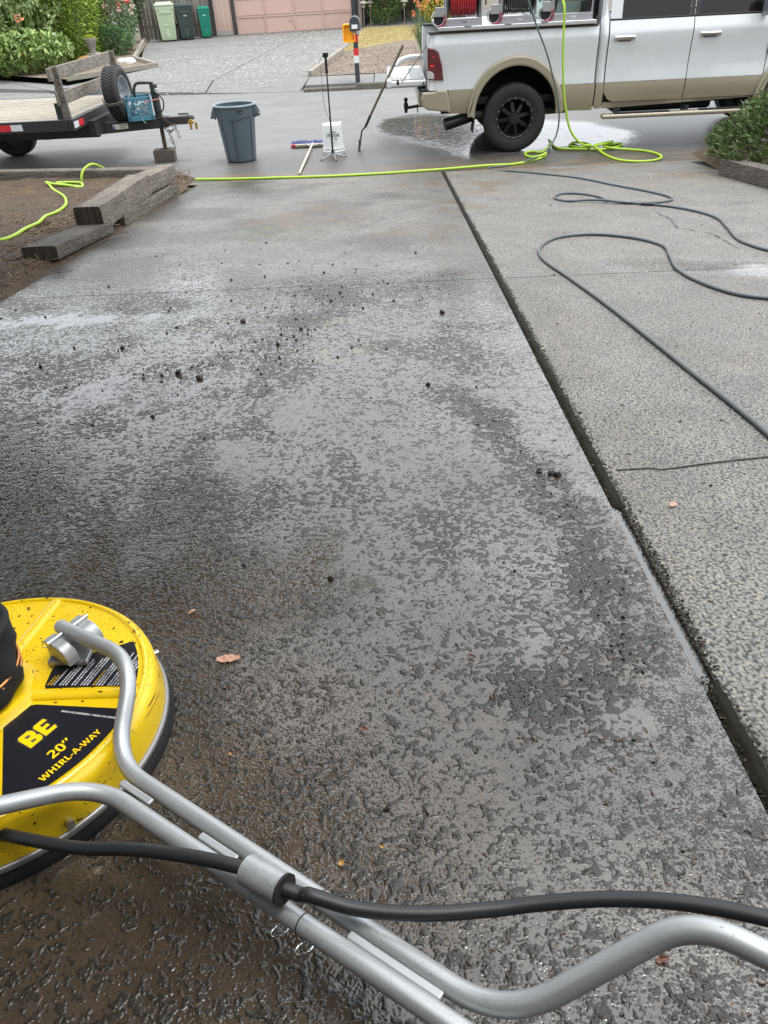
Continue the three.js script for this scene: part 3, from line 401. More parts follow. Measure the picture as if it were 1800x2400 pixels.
// ---------------------------------------------------------------- house across the street
{
  const a = yard('B', 175, 245), b = yard('B', 985, 190), ang = -Math.atan2(b.z - a.z, b.x - a.x), DW = Math.hypot(b.x - a.x, b.z - a.z);
  const h = thing('far_house', 'pink sided house with a wide panelled garage door across the street', 'house', V(a.x, yardY(a.z), a.z), ang);
  const pink = std(lin(0.50, 0.345, 0.29), 0.75), pink2 = std(lin(0.47, 0.325, 0.275), 0.75), trim = std(lin(0.035, 0.032, 0.034), 0.7), base = std(lin(0.30, 0.285, 0.25), 0.9);
  const door = new THREE.Group(); door.name = 'garage_door'; h.add(door);
  mesh('door_leaf', box(DW, 2.15, 0.04, DW / 2, 1.075, -0.06, 0.004), pink, door);
  const cw = DW / 4, rh = 2.15 / 4;
  for (let r = 0; r < 4; r++) for (let c = 0; c < 4; c++) { // raised stiles with a sunken field: four slim frame pieces and a field
    const x = c * cw, y = r * rh; const g = [box(cw - 0.01, 0.06, 0.05, x + cw / 2, y + 0.035, -0.025), box(cw - 0.01, 0.06, 0.05, x + cw / 2, y + rh - 0.035, -0.035), box(0.05, rh - 0.14, 0.03, x + 0.03, y + rh / 2, -0.035), box(0.05, rh - 0.14, 0.03, x + cw - 0.03, y + rh / 2, -0.035), box(cw - 0.13, rh - 0.15, 0.012, x + cw / 2, y + rh / 2, -0.044)];
    mesh('door_panel', g, (r + c) % 3 ? pink : pink2, door);
  }
  mesh('pet_flap', box(0.12, 0.12, 0.02, cw * 1.86, 0.36, -0.02), pink2, door);
  for (const [x, w, z] of [[-0.07, 0.13, 0.02], [DW + 0.07, 0.13, 0.02], [-0.80, 0.12, 0.02]]) mesh('corner_trim', box(w, 2.5, 0.09, x, 1.25, z, 0.005), trim, h);
  for (let i = 0; i < 7; i++) mesh('siding_board', box(0.082, 2.4, 0.03, -0.69 + i * 0.09, 1.33, -0.01, 0.006), i % 2 ? pink : pink2, h);
  mesh('foundation', box(0.62, 0.13, 0.06, -0.44, 0.066, 0.0, 0.005), base, h);
  mesh('wall', box(DW + 1.1, 0.5, 0.12, DW / 2 - 0.28, 2.45, -0.06, 0.01), pink, h);
  mesh('wall', box(0.12, 2.7, 4.0, DW + 0.30, 1.35, -2.0, 0.01), std(lin(0.25, 0.22, 0.19), 0.8), h);
  mesh('wall', box(0.12, 2.7, 8.0, -0.86, 1.35, -4.1, 0.01), pink, h);
  const dw = std(lin(0.085, 0.07, 0.062), 0.8); mesh('porch_wall', box(5.4, 2.7, 0.14, DW + 3.0, 1.35, -3.9, 0.01), dw, h);
  mesh('roof', [rot(box(11.5, 0.15, 5.0, 0, 0, 0, 0.01), 0.36).translate(3.6, 3.35, -1.9), rot(box(11.5, 0.15, 5.0, 0, 0, 0, 0.01), -0.36).translate(3.6, 3.35, -6.3)], std(lin(0.09, 0.085, 0.08), 0.9), h);
}
{ // pink hoop hung on the dark porch wall
  const p = upz('L', 1395, 20, -35.0), o = mesh('hoop', new THREE.TorusGeometry(0.66, 0.03, 8, 48), std(lin(0.55, 0.20, 0.19), 0.5)); o.position.set(p.x, p.y + 0.10, -35.05 + 0.1); o.scale.set(0.68, 1, 1); tag(o, 'pink hoop hanging on the dark porch wall', 'hoop');
}
{ // weathered board fence beside the garage
  const a = yard('A', 925, 268), b = V(-6.22, 0, -30.95), n = 17, f = thing('board_fence', 'weathered grey upright board fence behind the wheeled bins', 'fence', V(a.x, yardY(a.z), a.z), -Math.atan2(b.z - a.z, b.x - a.x)), len = Math.hypot(b.x - a.x, b.z - a.z), r = rng(3), w = len / n;
  const geos = [0, 1].map((i) => box(w - 0.012, 1.85, 0.022, 0, 0.95, 0, 0.003));
  for (let i = 0; i < n; i++) { const m = mesh('board', geos[i % 2], oldWood[i % 3], f); m.position.set((i + 0.5) * w, -0.03 + 0.05 * r(), 0.012 * (r() - 0.5)); }
  mesh('rail', box(len, 0.09, 0.04, len / 2, 0.4, -0.04), oldWood[1], f); mesh('rail', box(len, 0.09, 0.04, len / 2, 1.55, -0.04), oldWood[1], f);
  for (const x of [0.02, len]) mesh('post', box(0.11, 1.95, 0.11, x, 0.95, -0.03), oldWood[0], f);
}
// wheeled bins
function bin(pos, w, h, d, body, lid, label, deco, turn = 0) {
  const o = thing('wheeled_bin', label, 'bin', pos, turn, 'wheeled bins by the fence'), m = std(body, 0.5), ml = std(lid, 0.5);
  const sec = (y, k, zz) => [[-w / 2 * k, y, d / 2 * k + zz], [w / 2 * k, y, d / 2 * k + zz], [w / 2 * k, y, -d / 2 * k + zz], [-w / 2 * k, y, -d / 2 * k + zz]];
  const rings = [sec(0.04, 0.74, 0), sec(0.10, 0.80, 0), sec(h * 0.80, 0.95, 0), sec(h * 0.82, 1.0, 0), sec(h * 0.90, 1.0, 0)], pos2 = [], ix = [];
  rings.forEach((s, i) => { s.forEach((p) => pos2.push(...p)); if (i) for (let k = 0; k < 4; k++) { const a = (i - 1) * 4 + k, b2 = (i - 1) * 4 + (k + 1) % 4; ix.push(a, b2, b2 + 4, a, b2 + 4, a + 4); } }); ix.push(0, 2, 1, 0, 3, 2);
  let g = new THREE.BufferGeometry(); g.setAttribute('position', new THREE.Float32BufferAttribute(pos2, 3)); g.setIndex(ix); g = toCreasedNormals(g.toNonIndexed(), 0.4); mesh('body', g, m, o);
  mesh('lid', [box(w * 1.05, h * 0.055, d * 1.05, 0, h * 0.93, 0.01, 0.02), box(w * 0.86, h * 0.05, d * 0.86, 0, h * 0.97, 0, 0.025)], ml, o);
  mesh('handle', rod(V(-w * 0.36, h * 0.93, -d * 0.56), V(w * 0.36, h * 0.93, -d * 0.56), 0.018), ml, o);
  for (const s of [-1, 1]) mesh('wheel', cyl(0.11, 0.11, 0.05, s * w * 0.36, 0.11, -d * 0.36, 16, 'x'), std(lin(0.02, 0.02, 0.02), 0.8), o);
  mesh('front_recess', [box(w * 0.30, h * 0.05, 0.02, 0, h * 0.42, d * 0.435, 0.008), box(w * 0.22, h * 0.22, 0.02, 0, h * 0.22, d * 0.41, 0.008)], m, o);
  if (deco) mesh('grab_bar', box(w * 0.62, h * 0.10, 0.03, 0, h * 0.76, d * 0.485, 0.01), m, o);
  return o;
}
{
  const at = (x, y) => { const p = yard('A', x, y); p.y = yardY(p.z) - 0.01; return p; };
  const a = at(1088, 272), b = at(1208, 262), c = at(1336, 250); a.z -= 0.3; b.z -= 0.3; c.z -= 0.25; for (const p of [a, b, c]) p.y = yardY(p.z);
  bin(a, 0.62, 1.12, 0.68, lin(0.42, 0.50, 0.33), lin(0.52, 0.60, 0.45), 'pale sage green wheeled bin, the tallest of the three by the fence', true, 0.25);
  const k = bin(b, 0.56, 1.06, 0.66, lin(0.028, 0.045, 0.042), lin(0.05, 0.075, 0.075), 'very dark green wheeled bin between the pale one and the small one', true, 0.25);
  const cv = document.createElement('canvas'); cv.width = 128; cv.height = 48; const x = cv.getContext('2d'); x.clearRect(0, 0, 128, 48); x.fillStyle = '#c8cfca'; x.font = 'bold 40px sans-serif'; x.textAlign = 'center'; x.fillText('■ 65G', 64, 38);
  const t = new THREE.CanvasTexture(cv); t.colorSpace = THREE.SRGBColorSpace; const s = mesh('stencil', new THREE.PlaneGeometry(0.2, 0.075), std(0xffffff, 0.6, 0, { map: t, transparent: true }), k); s.position.set(0, 0.70, 0.325); s.rotation.x = 0.06;
  const c3 = bin(c, 0.40, 0.92, 0.46, lin(0.0, 0.17, 0.115), lin(0.0, 0.22, 0.15), 'small emerald green narrow bin beside the pink siding', false, 0.2);
  mesh('stencil', box(0.09, 0.03, 0.004, 0, 0.66, 0.222, 0), std(lin(0.4, 0.55, 0.5), 0.6), c3);
}
// ---------------------------------------------------------------- plants
// leaves: n two-triangle blades; spot(r) -> [position, outward direction]; colours between c0 and c1
function leaves(n, seed, spot, len, wid, c0, c1, opt = {}) {
  const r = rng(seed), P = new Float32Array(n * 18), N = new Float32Array(n * 18), C = new Float32Array(n * 18), t = V(), s = V(), nn = V(), up = V(0, 1, 0);
  for (let i = 0; i < n; i++) {
    const [p, d] = spot(r, i), L = len * (0.65 + 0.7 * r()), W = wid * (0.7 + 0.6 * r());
    t.copy(d).add(V(r() - 0.5, r() - 0.5 + (opt.lift ?? 0), r() - 0.5).multiplyScalar(opt.spread ?? 1.4)).normalize();
    s.crossVectors(t, Math.abs(t.y) > 0.9 ? V(1, 0, 0) : up).normalize().applyAxisAngle(t, (r() - 0.5) * (opt.twist ?? 1.6)); nn.crossVectors(s, t).normalize();
    const b = p, tip = V().copy(p).addScaledVector(t, L).addScaledVector(nn, -L * 0.12), a = V().copy(p).addScaledVector(t, L * 0.5).addScaledVector(s, W * 0.5), c = V().copy(p).addScaledVector(t, L * 0.5).addScaledVector(s, -W * 0.5).addScaledVector(nn, W * 0.1);
    const k = r(), sh = 0.75 + 0.5 * r(), col = [lerp(c0[0], c1[0], k) * sh, lerp(c0[1], c1[1], k) * sh, lerp(c0[2], c1[2], k) * sh];
    [b, a, tip, b, tip, c].forEach((v, j) => { const o = i * 18 + j * 3; P[o] = v.x; P[o + 1] = v.y; P[o + 2] = v.z; N[o] = nn.x; N[o + 1] = nn.y; N[o + 2] = nn.z; C[o] = col[0]; C[o + 1] = col[1]; C[o + 2] = col[2]; });
  }
  const g = new THREE.BufferGeometry(); g.setAttribute('position', new THREE.BufferAttribute(P, 3)); g.setAttribute('normal', new THREE.BufferAttribute(N, 3)); g.setAttribute('color', new THREE.BufferAttribute(C, 3)); return g;
}
const leafMat = phys({ vertexColors: true, roughness: 0.55, side: THREE.DoubleSide, transmission: 0.25, thickness: 0 }), flowerMat = phys({ vertexColors: true, roughness: 0.8, side: THREE.DoubleSide, transmission: 0.3 }), stemMat = std(lin(0.06, 0.045, 0.03), 0.9);
// a spot near the lumpy surface of an ellipsoid
function lumpSpot(rx, ry, rz, seed, lump = 0.25, inner = 0.35) { return (r) => { const a = r() * 6.2832, u = r() * 1.9 - 0.9, q = Math.sqrt(1 - Math.min(1, u * u)), d = V(Math.cos(a) * q, u, Math.sin(a) * q); const k = (1 - lump + 2 * lump * fbm(d.x * 3 + seed, d.z * 3 + d.y * 4, 3)) * (1 - inner * r() * r()); return [V(d.x * rx * k, ry * (1 + d.y * k), d.z * rz * k), d]; }; }
function stems(n, seed, R, H, rad = 0.02) { const r = rng(seed), g = []; for (let i = 0; i < n; i++) { const a = r() * 6.28, q = R * (0.3 + 0.7 * r()); g.push(rod(V(0.1 * (r() - 0.5), 0, 0.1 * (r() - 0.5)), V(Math.cos(a) * q, H * (0.6 + 0.4 * r()), Math.sin(a) * q), rad, rad * 0.4, 5)); } return g; }
function shrub(name, label, pos, spot, n, seed, len, wid, c0, c1, R, H, opt) { const o = thing(name, label, opt?.cat ?? 'shrub', pos); mesh('foliage', leaves(n, seed, spot, len, wid, c0, c1, opt), leafMat, o); mesh('stem', stems(opt?.stems ?? 9, seed + 1, R * 0.7, H, opt?.rad ?? 0.02), stemMat, o); return o; }
// rhododendron: rosettes of long leaves on a wide mound
function rosetteSpot(base, per, seed) { const cache = new Map(); return (r, i) => { const k = Math.floor(i / per); if (!cache.has(k)) cache.set(k, base(r)); const [p, d] = cache.get(k), a = r() * 6.28, e = V().crossVectors(d, V(0.3, 1, 0.2)).normalize().applyAxisAngle(d, a); return [p, e.addScaledVector(d, 0.35)]; }; }
{
  const rh = (x, z, rx, ry, rz, n, seed, c0, c1, label) => shrub('rhododendron_bush', label, V(x, yardY(z), z), rosetteSpot(lumpSpot(rx, ry, rz, seed, 0.22, 0.5), 8, seed), n, seed, 0.17, 0.06, c0, c1, rx, ry * 1.4, { spread: 0.5, lift: 0.3, cat: 'bush' });
  rh(-12.2, -24.4, 2.8, 1.5, 2.0, 15000, 11, [0.08, 0.14, 0.04], [0.36, 0.46, 0.16], 'large rhododendron with pale new leaves at the pavement edge');
  rh(-9.9, -23.3, 1.35, 0.5, 0.9, 5600, 12, [0.10, 0.18, 0.04], [0.38, 0.50, 0.14], 'low lime leaved rhododendron in front of the clipped hedge');
  // a few orange blooms among it
  for (const [gx, gy, lab] of [[225, 245, 'orange bloom high on the large rhododendron'], [300, 670, 'orange red bloom low on the lime leaved rhododendron']]) { const p = upz('g', gx, gy, gy > 400 ? -22.9 : -23.3), o = mesh('bloom', leaves(26, gx, lumpSpot(0.09, 0.08, 0.09, 3, 0.1), 0.07, 0.05, [0.75, 0.16, 0.06], [0.8, 0.32, 0.16]), flowerMat); o.position.copy(p); tag(o, lab, 'flower'); }
  // clipped hedge
  const hb = (r) => { const f = Math.floor(r() * 5), u = r() * 2 - 1, v = r() * 2 - 1, W = 1.75, D = 1.5, H = 3.0, in_ = 0.12 * r(), wob = 0.12 * fbm(u * 3 + f, v * 3, 3); const rr = (x, z) => { const m = Math.pow(Math.pow(Math.abs(x / W), 5) + Math.pow(Math.abs(z / D), 5), 0.2); return m > 1 ? [x / m, z / m] : [x, z]; }; if (f < 2) { const [x, z] = rr(u * W, D - in_ + wob); return [V(x, (v + 1) / 2 * H, z), V(0, 0.3, 1)]; } if (f < 3) { const [x, z] = rr(W - in_ + wob, u * D); return [V(x, (v + 1) / 2 * H, z), V(1, 0.3, 0)]; } if (f < 4) { const [x, z] = rr(-W + in_, u * D); return [V(x, (v + 1) / 2 * H, z), V(-1, 0.3, 0)]; } const [x, z] = rr(u * W, v * D); return [V(x, H - in_, z), V(0, 1, 0)]; };
  shrub('clipped_hedge', 'tall clipped hedge of small bright green leaves', V(-10.45, yardY(-26.6), -26.6), hb, 26000, 21, 0.075, 0.055, [0.16, 0.27, 0.02], [0.46, 0.60, 0.08], 1.2, 2.6, { cat: 'hedge', spread: 1.3, stems: 14 });
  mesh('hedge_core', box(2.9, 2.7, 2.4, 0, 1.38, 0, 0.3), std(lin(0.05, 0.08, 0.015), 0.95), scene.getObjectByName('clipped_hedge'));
  // rose bush
  const rs = lumpSpot(0.85, 0.85, 0.7, 31, 0.3, 0.6), ro = shrub('rose_bush', 'rose bush covered in pale pink and red blooms beside the hedge', V(-8.75, yardY(-27.6), -27.6), rs, 5200, 31, 0.085, 0.045, [0.05, 0.11, 0.03], [0.17, 0.28, 0.10], 0.8, 1.5, { cat: 'bush', stems: 16, rad: 0.012 }), r = rng(6);
  for (let i = 0; i < 46; i++) { const u = [r() * 6.28, 0.15 + 0.8 * r()], k = 0.95 + 0.15 * r(), q = Math.sqrt(1 - u[1] * u[1]), pale = r() > 0.22, m = mesh('bloom', leaves(18, 40 + i, lumpSpot(0.028, 0.026, 0.028, 2, 0.1), 0.06, 0.06, pale ? [0.72, 0.35, 0.30] : [0.6, 0.03, 0.03], pale ? [0.85, 0.55, 0.48] : [0.75, 0.06, 0.05]), flowerMat, ro); m.position.set(Math.cos(u[0]) * q * 0.85 * k, 0.85 + u[1] * 0.85 * k, Math.sin(u[0]) * q * 0.7 * k); }
  shrub('ivy_shrub', 'dark ivy shrub between the roses and the fence', V(-9.6, yardY(-30.2), -30.2), lumpSpot(1.3, 1.35, 0.8, 41, 0.25), 5200, 41, 0.10, 0.08, [0.02, 0.05, 0.015], [0.10, 0.17, 0.05], 1, 2, { cat: 'shrub' });
  shrub('edge_shrub', 'low loose green shrub at the foot of the roses', V(-8.35, yardY(-26.6), -26.6), lumpSpot(0.55, 0.38, 0.45, 43, 0.3), 2200, 43, 0.08, 0.04, [0.05, 0.11, 0.03], [0.15, 0.26, 0.09], 0.4, 0.6, { cat: 'shrub' });
  // shrubs right of the garage door
  shrub('garage_shrub', 'broad light green shrub beside the far garage door', V(-0.10, yardY(-32.0), -32.0), lumpSpot(0.78, 1.15, 0.6, 51, 0.28), 7200, 51, 0.085, 0.035, [0.04, 0.10, 0.015], [0.20, 0.32, 0.06], 0.6, 2, { cat: 'shrub', lift: 0.5 });
  shrub('porch_shrub', 'dark brownish shrub in front of the porch wall', V(0.62, yardY(-33.2), -33.2), lumpSpot(0.55, 1.2, 0.5, 53, 0.25), 4200, 53, 0.09, 0.03, [0.035, 0.05, 0.015], [0.13, 0.14, 0.04], 0.5, 2, { cat: 'shrub', lift: 0.5 });
  shrub('yellow_shrub', 'yellow flowering shrub beside the porch', V(1.75, yardY(-31.6), -31.6), lumpSpot(0.5, 0.5, 0.4, 57, 0.3), 2600, 57, 0.09, 0.045, [0.30, 0.34, 0.04], [0.75, 0.62, 0.06], 0.4, 0.8, { cat: 'shrub' });
  shrub('leafy_shrub', 'tall dark leafy shrub behind the yellow one', V(2.3, yardY(-33), -33), lumpSpot(0.9, 1.3, 0.6, 59, 0.3), 4200, 59, 0.14, 0.05, [0.03, 0.07, 0.02], [0.12, 0.2, 0.07], 0.7, 2.2, { cat: 'shrub' });
  // red hot poker clump
  const gp = yard('B', 1425, 415), clump = thing('poker_plant', 'clump of long grassy leaves with orange flower spikes', 'plant', V(gp.x + 0.30, yardY(gp.z), gp.z)), P = [], N = [], C = [], rr = rng(91);
  for (let i = 0; i < 420; i++) { const a = rr() * 6.28, q = 0.14 * Math.sqrt(rr()), l = 0.6 + 0.55 * rr(), lean = 0.25 + 0.55 * rr(), dx = Math.cos(a), dz = Math.sin(a), s = V(-dz, 0, dx).multiplyScalar(0.011); let p0 = null; const k = 0.6 + 0.7 * rr(), c = [0.10 * k, 0.20 * k, 0.035 * k]; for (let j = 0; j <= 4; j++) { const t = j / 4, p = V(dx * (q + lean * l * t * t * 0.9), l * (t - 0.22 * lean * t * t * t), dz * (q + lean * l * t * t * 0.9)), w = 1 - t; const A = p.clone().addScaledVector(s, w), B = p.clone().addScaledVector(s, -w); if (p0) { for (const v of [p0[0], p0[1], B, p0[0], B, A]) { P.push(v.x, v.y, v.z); N.push(dx * 0.5, 0.8, dz * 0.5); C.push(...c); } } p0 = [A, B]; } }
  const cg = new THREE.BufferGeometry(); cg.setAttribute('position', new THREE.Float32BufferAttribute(P, 3)); cg.setAttribute('normal', new THREE.Float32BufferAttribute(N, 3)); cg.setAttribute('color', new THREE.Float32BufferAttribute(C, 3)); mesh('foliage', cg, leafMat, clump);
  for (let i = 0; i < 9; i++) { const a = rr() * 6.28, q = 0.12 + 0.36 * rr(), h = 0.85 + 0.45 * rr(), b = V(Math.cos(a) * q, h, Math.sin(a) * q); mesh('stalk', rod(V(Math.cos(a) * 0.08, 0, Math.sin(a) * 0.08), b, 0.008, 0.006, 5), std(lin(0.10, 0.16, 0.05), 0.8), clump); const f = mesh('flower_spike', leaves(50, 200 + i, (r) => { const t = r(), e = r() * 6.28; return [V(Math.cos(e) * 0.018, t * 0.13, Math.sin(e) * 0.018), V(Math.cos(e), -0.5, Math.sin(e))]; }, 0.035, 0.016, [0.75, 0.18, 0.05], [0.85, 0.40, 0.12]), flowerMat, clump); f.position.copy(b); }
}
{ // utility marker post, urn, rocks
  const b = upz('g', 690, 640, -24.55), t = upz('g', 588, 362, -24.6);
  const m = thing('marker_post', 'leaning pale grey utility marker post in front of the hedge', 'post', V(b.x, b.y, b.z)), d = V().subVectors(t, b);
  const g = box(0.16, d.length(), 0.05, 0, d.length() / 2, 0, 0.015); g.applyQuaternion(new THREE.Quaternion().setFromUnitVectors(V(0, 1, 0), d.clone().normalize())); mesh('post', g, std(lin(0.42, 0.47, 0.52), 0.5), m);
  const pl2 = box(0.07, 0.025, 0.012, 0, d.length() - 0.08, 0.028, 0.003); pl2.applyQuaternion(new THREE.Quaternion().setFromUnitVectors(V(0, 1, 0), d.clone().normalize())); mesh('plate', pl2, std(lin(0.12, 0.12, 0.12), 0.6), m);
  const u = yard('g', 1058, 690), urn = thing('stone_urn', 'weathered stone urn holding a lime green succulent', 'urn', V(u.x, yardY(u.z), u.z)), stone = std(0xffffff, 0.95, 0, { map: soilTex([0.10, 0.09, 0.08], [0.34, 0.31, 0.28], 61) }); urn.scale.setScalar(0.72);
  mesh('plinth', box(0.52, 0.34, 0.42, 0.02, 0.16, 0, 0.06), stone, urn); mesh('bowl', lathe([[0, 0.32], [0.14, 0.32], [0.15, 0.36], [0.12, 0.42], [0.19, 0.62], [0.235, 0.78], [0.245, 0.82], [0.20, 0.82], [0.18, 0.76], [0, 0.75]], 22), stone, urn);
  mesh('succulent', leaves(420, 5, (r) => { const a = r() * 6.28, q = 0.21 * Math.sqrt(r()); return [V(Math.cos(a) * q, 0.80 + 0.09 * (1 - q * q * 18), Math.sin(a) * q), V(Math.cos(a) * 0.4, 1, Math.sin(a) * 0.4)]; }, 0.06, 0.03, [0.40, 0.48, 0.02], [0.62, 0.66, 0.06], { spread: 0.6 }), leafMat, urn);
  const rock = (k, x, y, s, c, label, sx = 1.3) => { const p = yard(k, x, y), g = new THREE.IcosahedronGeometry(s, 3), q = g.attributes.position; for (let i = 0; i < q.count; i++) { const v = V().fromBufferAttribute(q, i), n = 0.75 + 0.5 * fbm(v.x * 6 + x, v.y * 6 + v.z * 5, 3); q.setXYZ(i, v.x * n * sx, v.y * n * 0.8, v.z * n); } g.computeVertexNormals(); const o = mesh('garden_rock', g, std(0xffffff, 0.95, 0, { map: c })); o.position.set(p.x, yardY(p.z) + s * 0.4, p.z); tag(o, label, 'rock', 'rocks in the far garden bed'); };
  rock('g', 970, 715, 0.18, soilTex([0.22, 0.09, 0.015], [0.36, 0.20, 0.05], 71), 'orange mossy rock beside the stone urn', 1.5); rock('g', 1370, 705, 0.12, soilTex([0.35, 0.32, 0.3], [0.8, 0.76, 0.74], 72), 'pale quartz rock, the smaller of two by the bed corner'); rock('g', 1440, 712, 0.14, soilTex([0.4, 0.36, 0.34], [0.85, 0.8, 0.78], 73), 'pale quartz rock, the larger of two by the bed corner');
  rock('g', 1180, 655, 0.15, soilTex([0.2, 0.17, 0.15], [0.45, 0.38, 0.34], 74), 'pinkish grey rock behind the stone urn');
}
// path lamps by the porch
{
  const labels = ['mushroom path lamp nearest the far garage door', 'mushroom path lamp in front of the garage shrub', 'mushroom path lamp standing alone at the lawn edge'];
  [[535, 490, 1.05], [648, 455, 1.0], [1215, 435, 1.0]].forEach(([x, y, s], i) => { const p = yard('L', x, y), o = thing('path_lamp', labels[i], 'lamp', V(p.x, yardY(p.z), p.z), 0, 'path lamps by the far lawn'), m = std(lin(0.16, 0.14, 0.12), 0.6); o.scale.setScalar(s); mesh('stake', cyl(0.016, 0.016, 0.6, 0, 0.3, 0, 8), m, o); mesh('lens', cyl(0.05, 0.045, 0.10, 0, 0.64, 0, 12), std(lin(0.35, 0.33, 0.30), 0.4), o); mesh('cap', lathe([[0, 0.79], [0.06, 0.775], [0.14, 0.72], [0.15, 0.69], [0, 0.69]], 18), std(lin(0.20, 0.18, 0.165), 0.5), o); });
}
{ // mailbox post with reflective bands, newspaper box
  const p = yard('B', 1022, 582), o = thing('mailbox', 'black mailbox on a black post with red and white bands', 'mailbox', V(p.x, yardY(p.z), p.z)), blk = std(lin(0.035, 0.04, 0.045), 0.45);
  const H = upz('B', 990, 110, p.z).y - yardY(p.z);
  mesh('post', box(0.10, H - 0.1, 0.10, 0, (H - 0.1) / 2, 0, 0.008), blk, o);
  const band = (k, y0, y1, c, n) => { const a = upz('B', 1010, y0, p.z).y - yardY(p.z), b = upz('B', 1010, y1, p.z).y - yardY(p.z); mesh(n, box(0.106, a - b, 0.106, 0, (a + b) / 2, 0, 0.004), std(c, 0.4), o); };
  band(0, 243, 297, lin(0.52, 0.02, 0.03), 'red_band'); band(0, 340, 392, lin(0.55, 0.025, 0.03), 'red_band'); band(0, 392, 445, lin(0.62, 0.63, 0.62), 'white_band'); band(0, 188, 243, lin(0.33, 0.34, 0.34), 'grey_band');
  const sh = [[-0.105, 0], [0.105, 0], [0.105, 0.15]]; for (let i = 1; i < 12; i++) { const a = i / 12 * Math.PI; sh.push([Math.cos(a) * 0.105, 0.15 + Math.sin(a) * 0.105]); } sh.push([-0.105, 0.15]);
  const bx = ext(sh, 0.48, 0.006); bx.translate(0, H - 0.265, -0.08); mesh('box', bx, blk, o);
  mesh('number_plate', box(0.125, 0.075, 0.006, 0, H - 0.19, 0.166, 0.002), std(lin(0.62, 0.63, 0.62), 0.5), o);
  mesh('flag', box(0.01, 0.05, 0.16, 0.112, H - 0.12, 0.0, 0.003), std(lin(0.4, 0.25, 0.2), 0.5), o);
  const q = upz('B', 960, 232, p.z - 0.1), nb = thing('newspaper_box', 'yellow open plastic newspaper box beside the mailbox post', 'newspaper box', V(q.x, q.y, p.z - 0.05)), ye = std(lin(0.85, 0.36, 0.0), 0.4);
  const w = 0.23, h = 0.30, t = 0.012, L = 0.42; mesh('shell', [box(w, t, L, 0, h / 2, -0.1, 0.004), box(w, t, L, 0, -h / 2, -0.1, 0.004), box(t, h - t, L, -w / 2 + t / 2, 0, -0.1, 0.004), box(t, h - t, L, w / 2 - t / 2, 0, -0.1, 0.004)], ye, nb); mesh('back', box(w - 0.02, h - 0.02, t, 0, 0, 0.06, 0.004), std(lin(0.85, 0.34, 0.0), 0.5), nb); mesh('bracket', box(0.12, 0.03, 0.05, w / 2 + 0.03, -0.05, -0.1), blk, nb); mesh('rim', [box(w + 0.03, 0.03, 0.02, 0, h / 2, 0.11, 0.008), box(w + 0.03, 0.03, 0.02, 0, -h / 2, 0.11, 0.008), box(0.03, h, 0.02, -w / 2, 0, 0.11, 0.008), box(0.03, h, 0.02, w / 2, 0, 0.11, 0.008)], ye, nb);
}
// ---------------------------------------------------------------- flatbed trailer
const blackSteel = std(lin(0.022, 0.022, 0.024), 0.45, 0.0), rubber = std(lin(0.022, 0.022, 0.023), 0.75), steel = std(lin(0.55, 0.56, 0.57), 0.32, 1), darkRubber = std(lin(0.010, 0.010, 0.011), 0.8);
// a tyre lying on the x axis: treaded ring; the wheel faces +x
function tyreParts(parent, R, r, w, tread, tm = rubber) {
  const pts = [[r, -w * 0.38], [r + 0.02, -w * 0.46], [(R + r) / 2, -w * 0.52], [R - 0.035, -w * 0.49], [R - 0.008, -w * 0.42], [R, -w * 0.34], [R, w * 0.34], [R - 0.008, w * 0.42], [R - 0.035, w * 0.49], [(R + r) / 2, w * 0.52], [r + 0.02, w * 0.46], [r, w * 0.38]];
  const g = lathe(pts, 64); g.rotateZ(-Math.PI / 2); const t = mesh('tyre', g, tm, parent);
  if (tread) { const gs = [], n = 46; for (let i = 0; i < n; i++) for (let k = 0; k < 5; k++) { const b = box(w * 0.135, 0.010, 6.283 * R / n * (k === 2 ? 0.9 : 0.74), (k - 2) * w * 0.155, R + 0.003, 0, 0.002); b.rotateX((i + (k % 2) * 0.5) / n * 6.2832 + Math.abs(k - 2) * 0.02); gs.push(b); } const m = mesh('tread_blocks', gs, tm, t); m.userData.kind = 'stuff'; }
  return t;
}
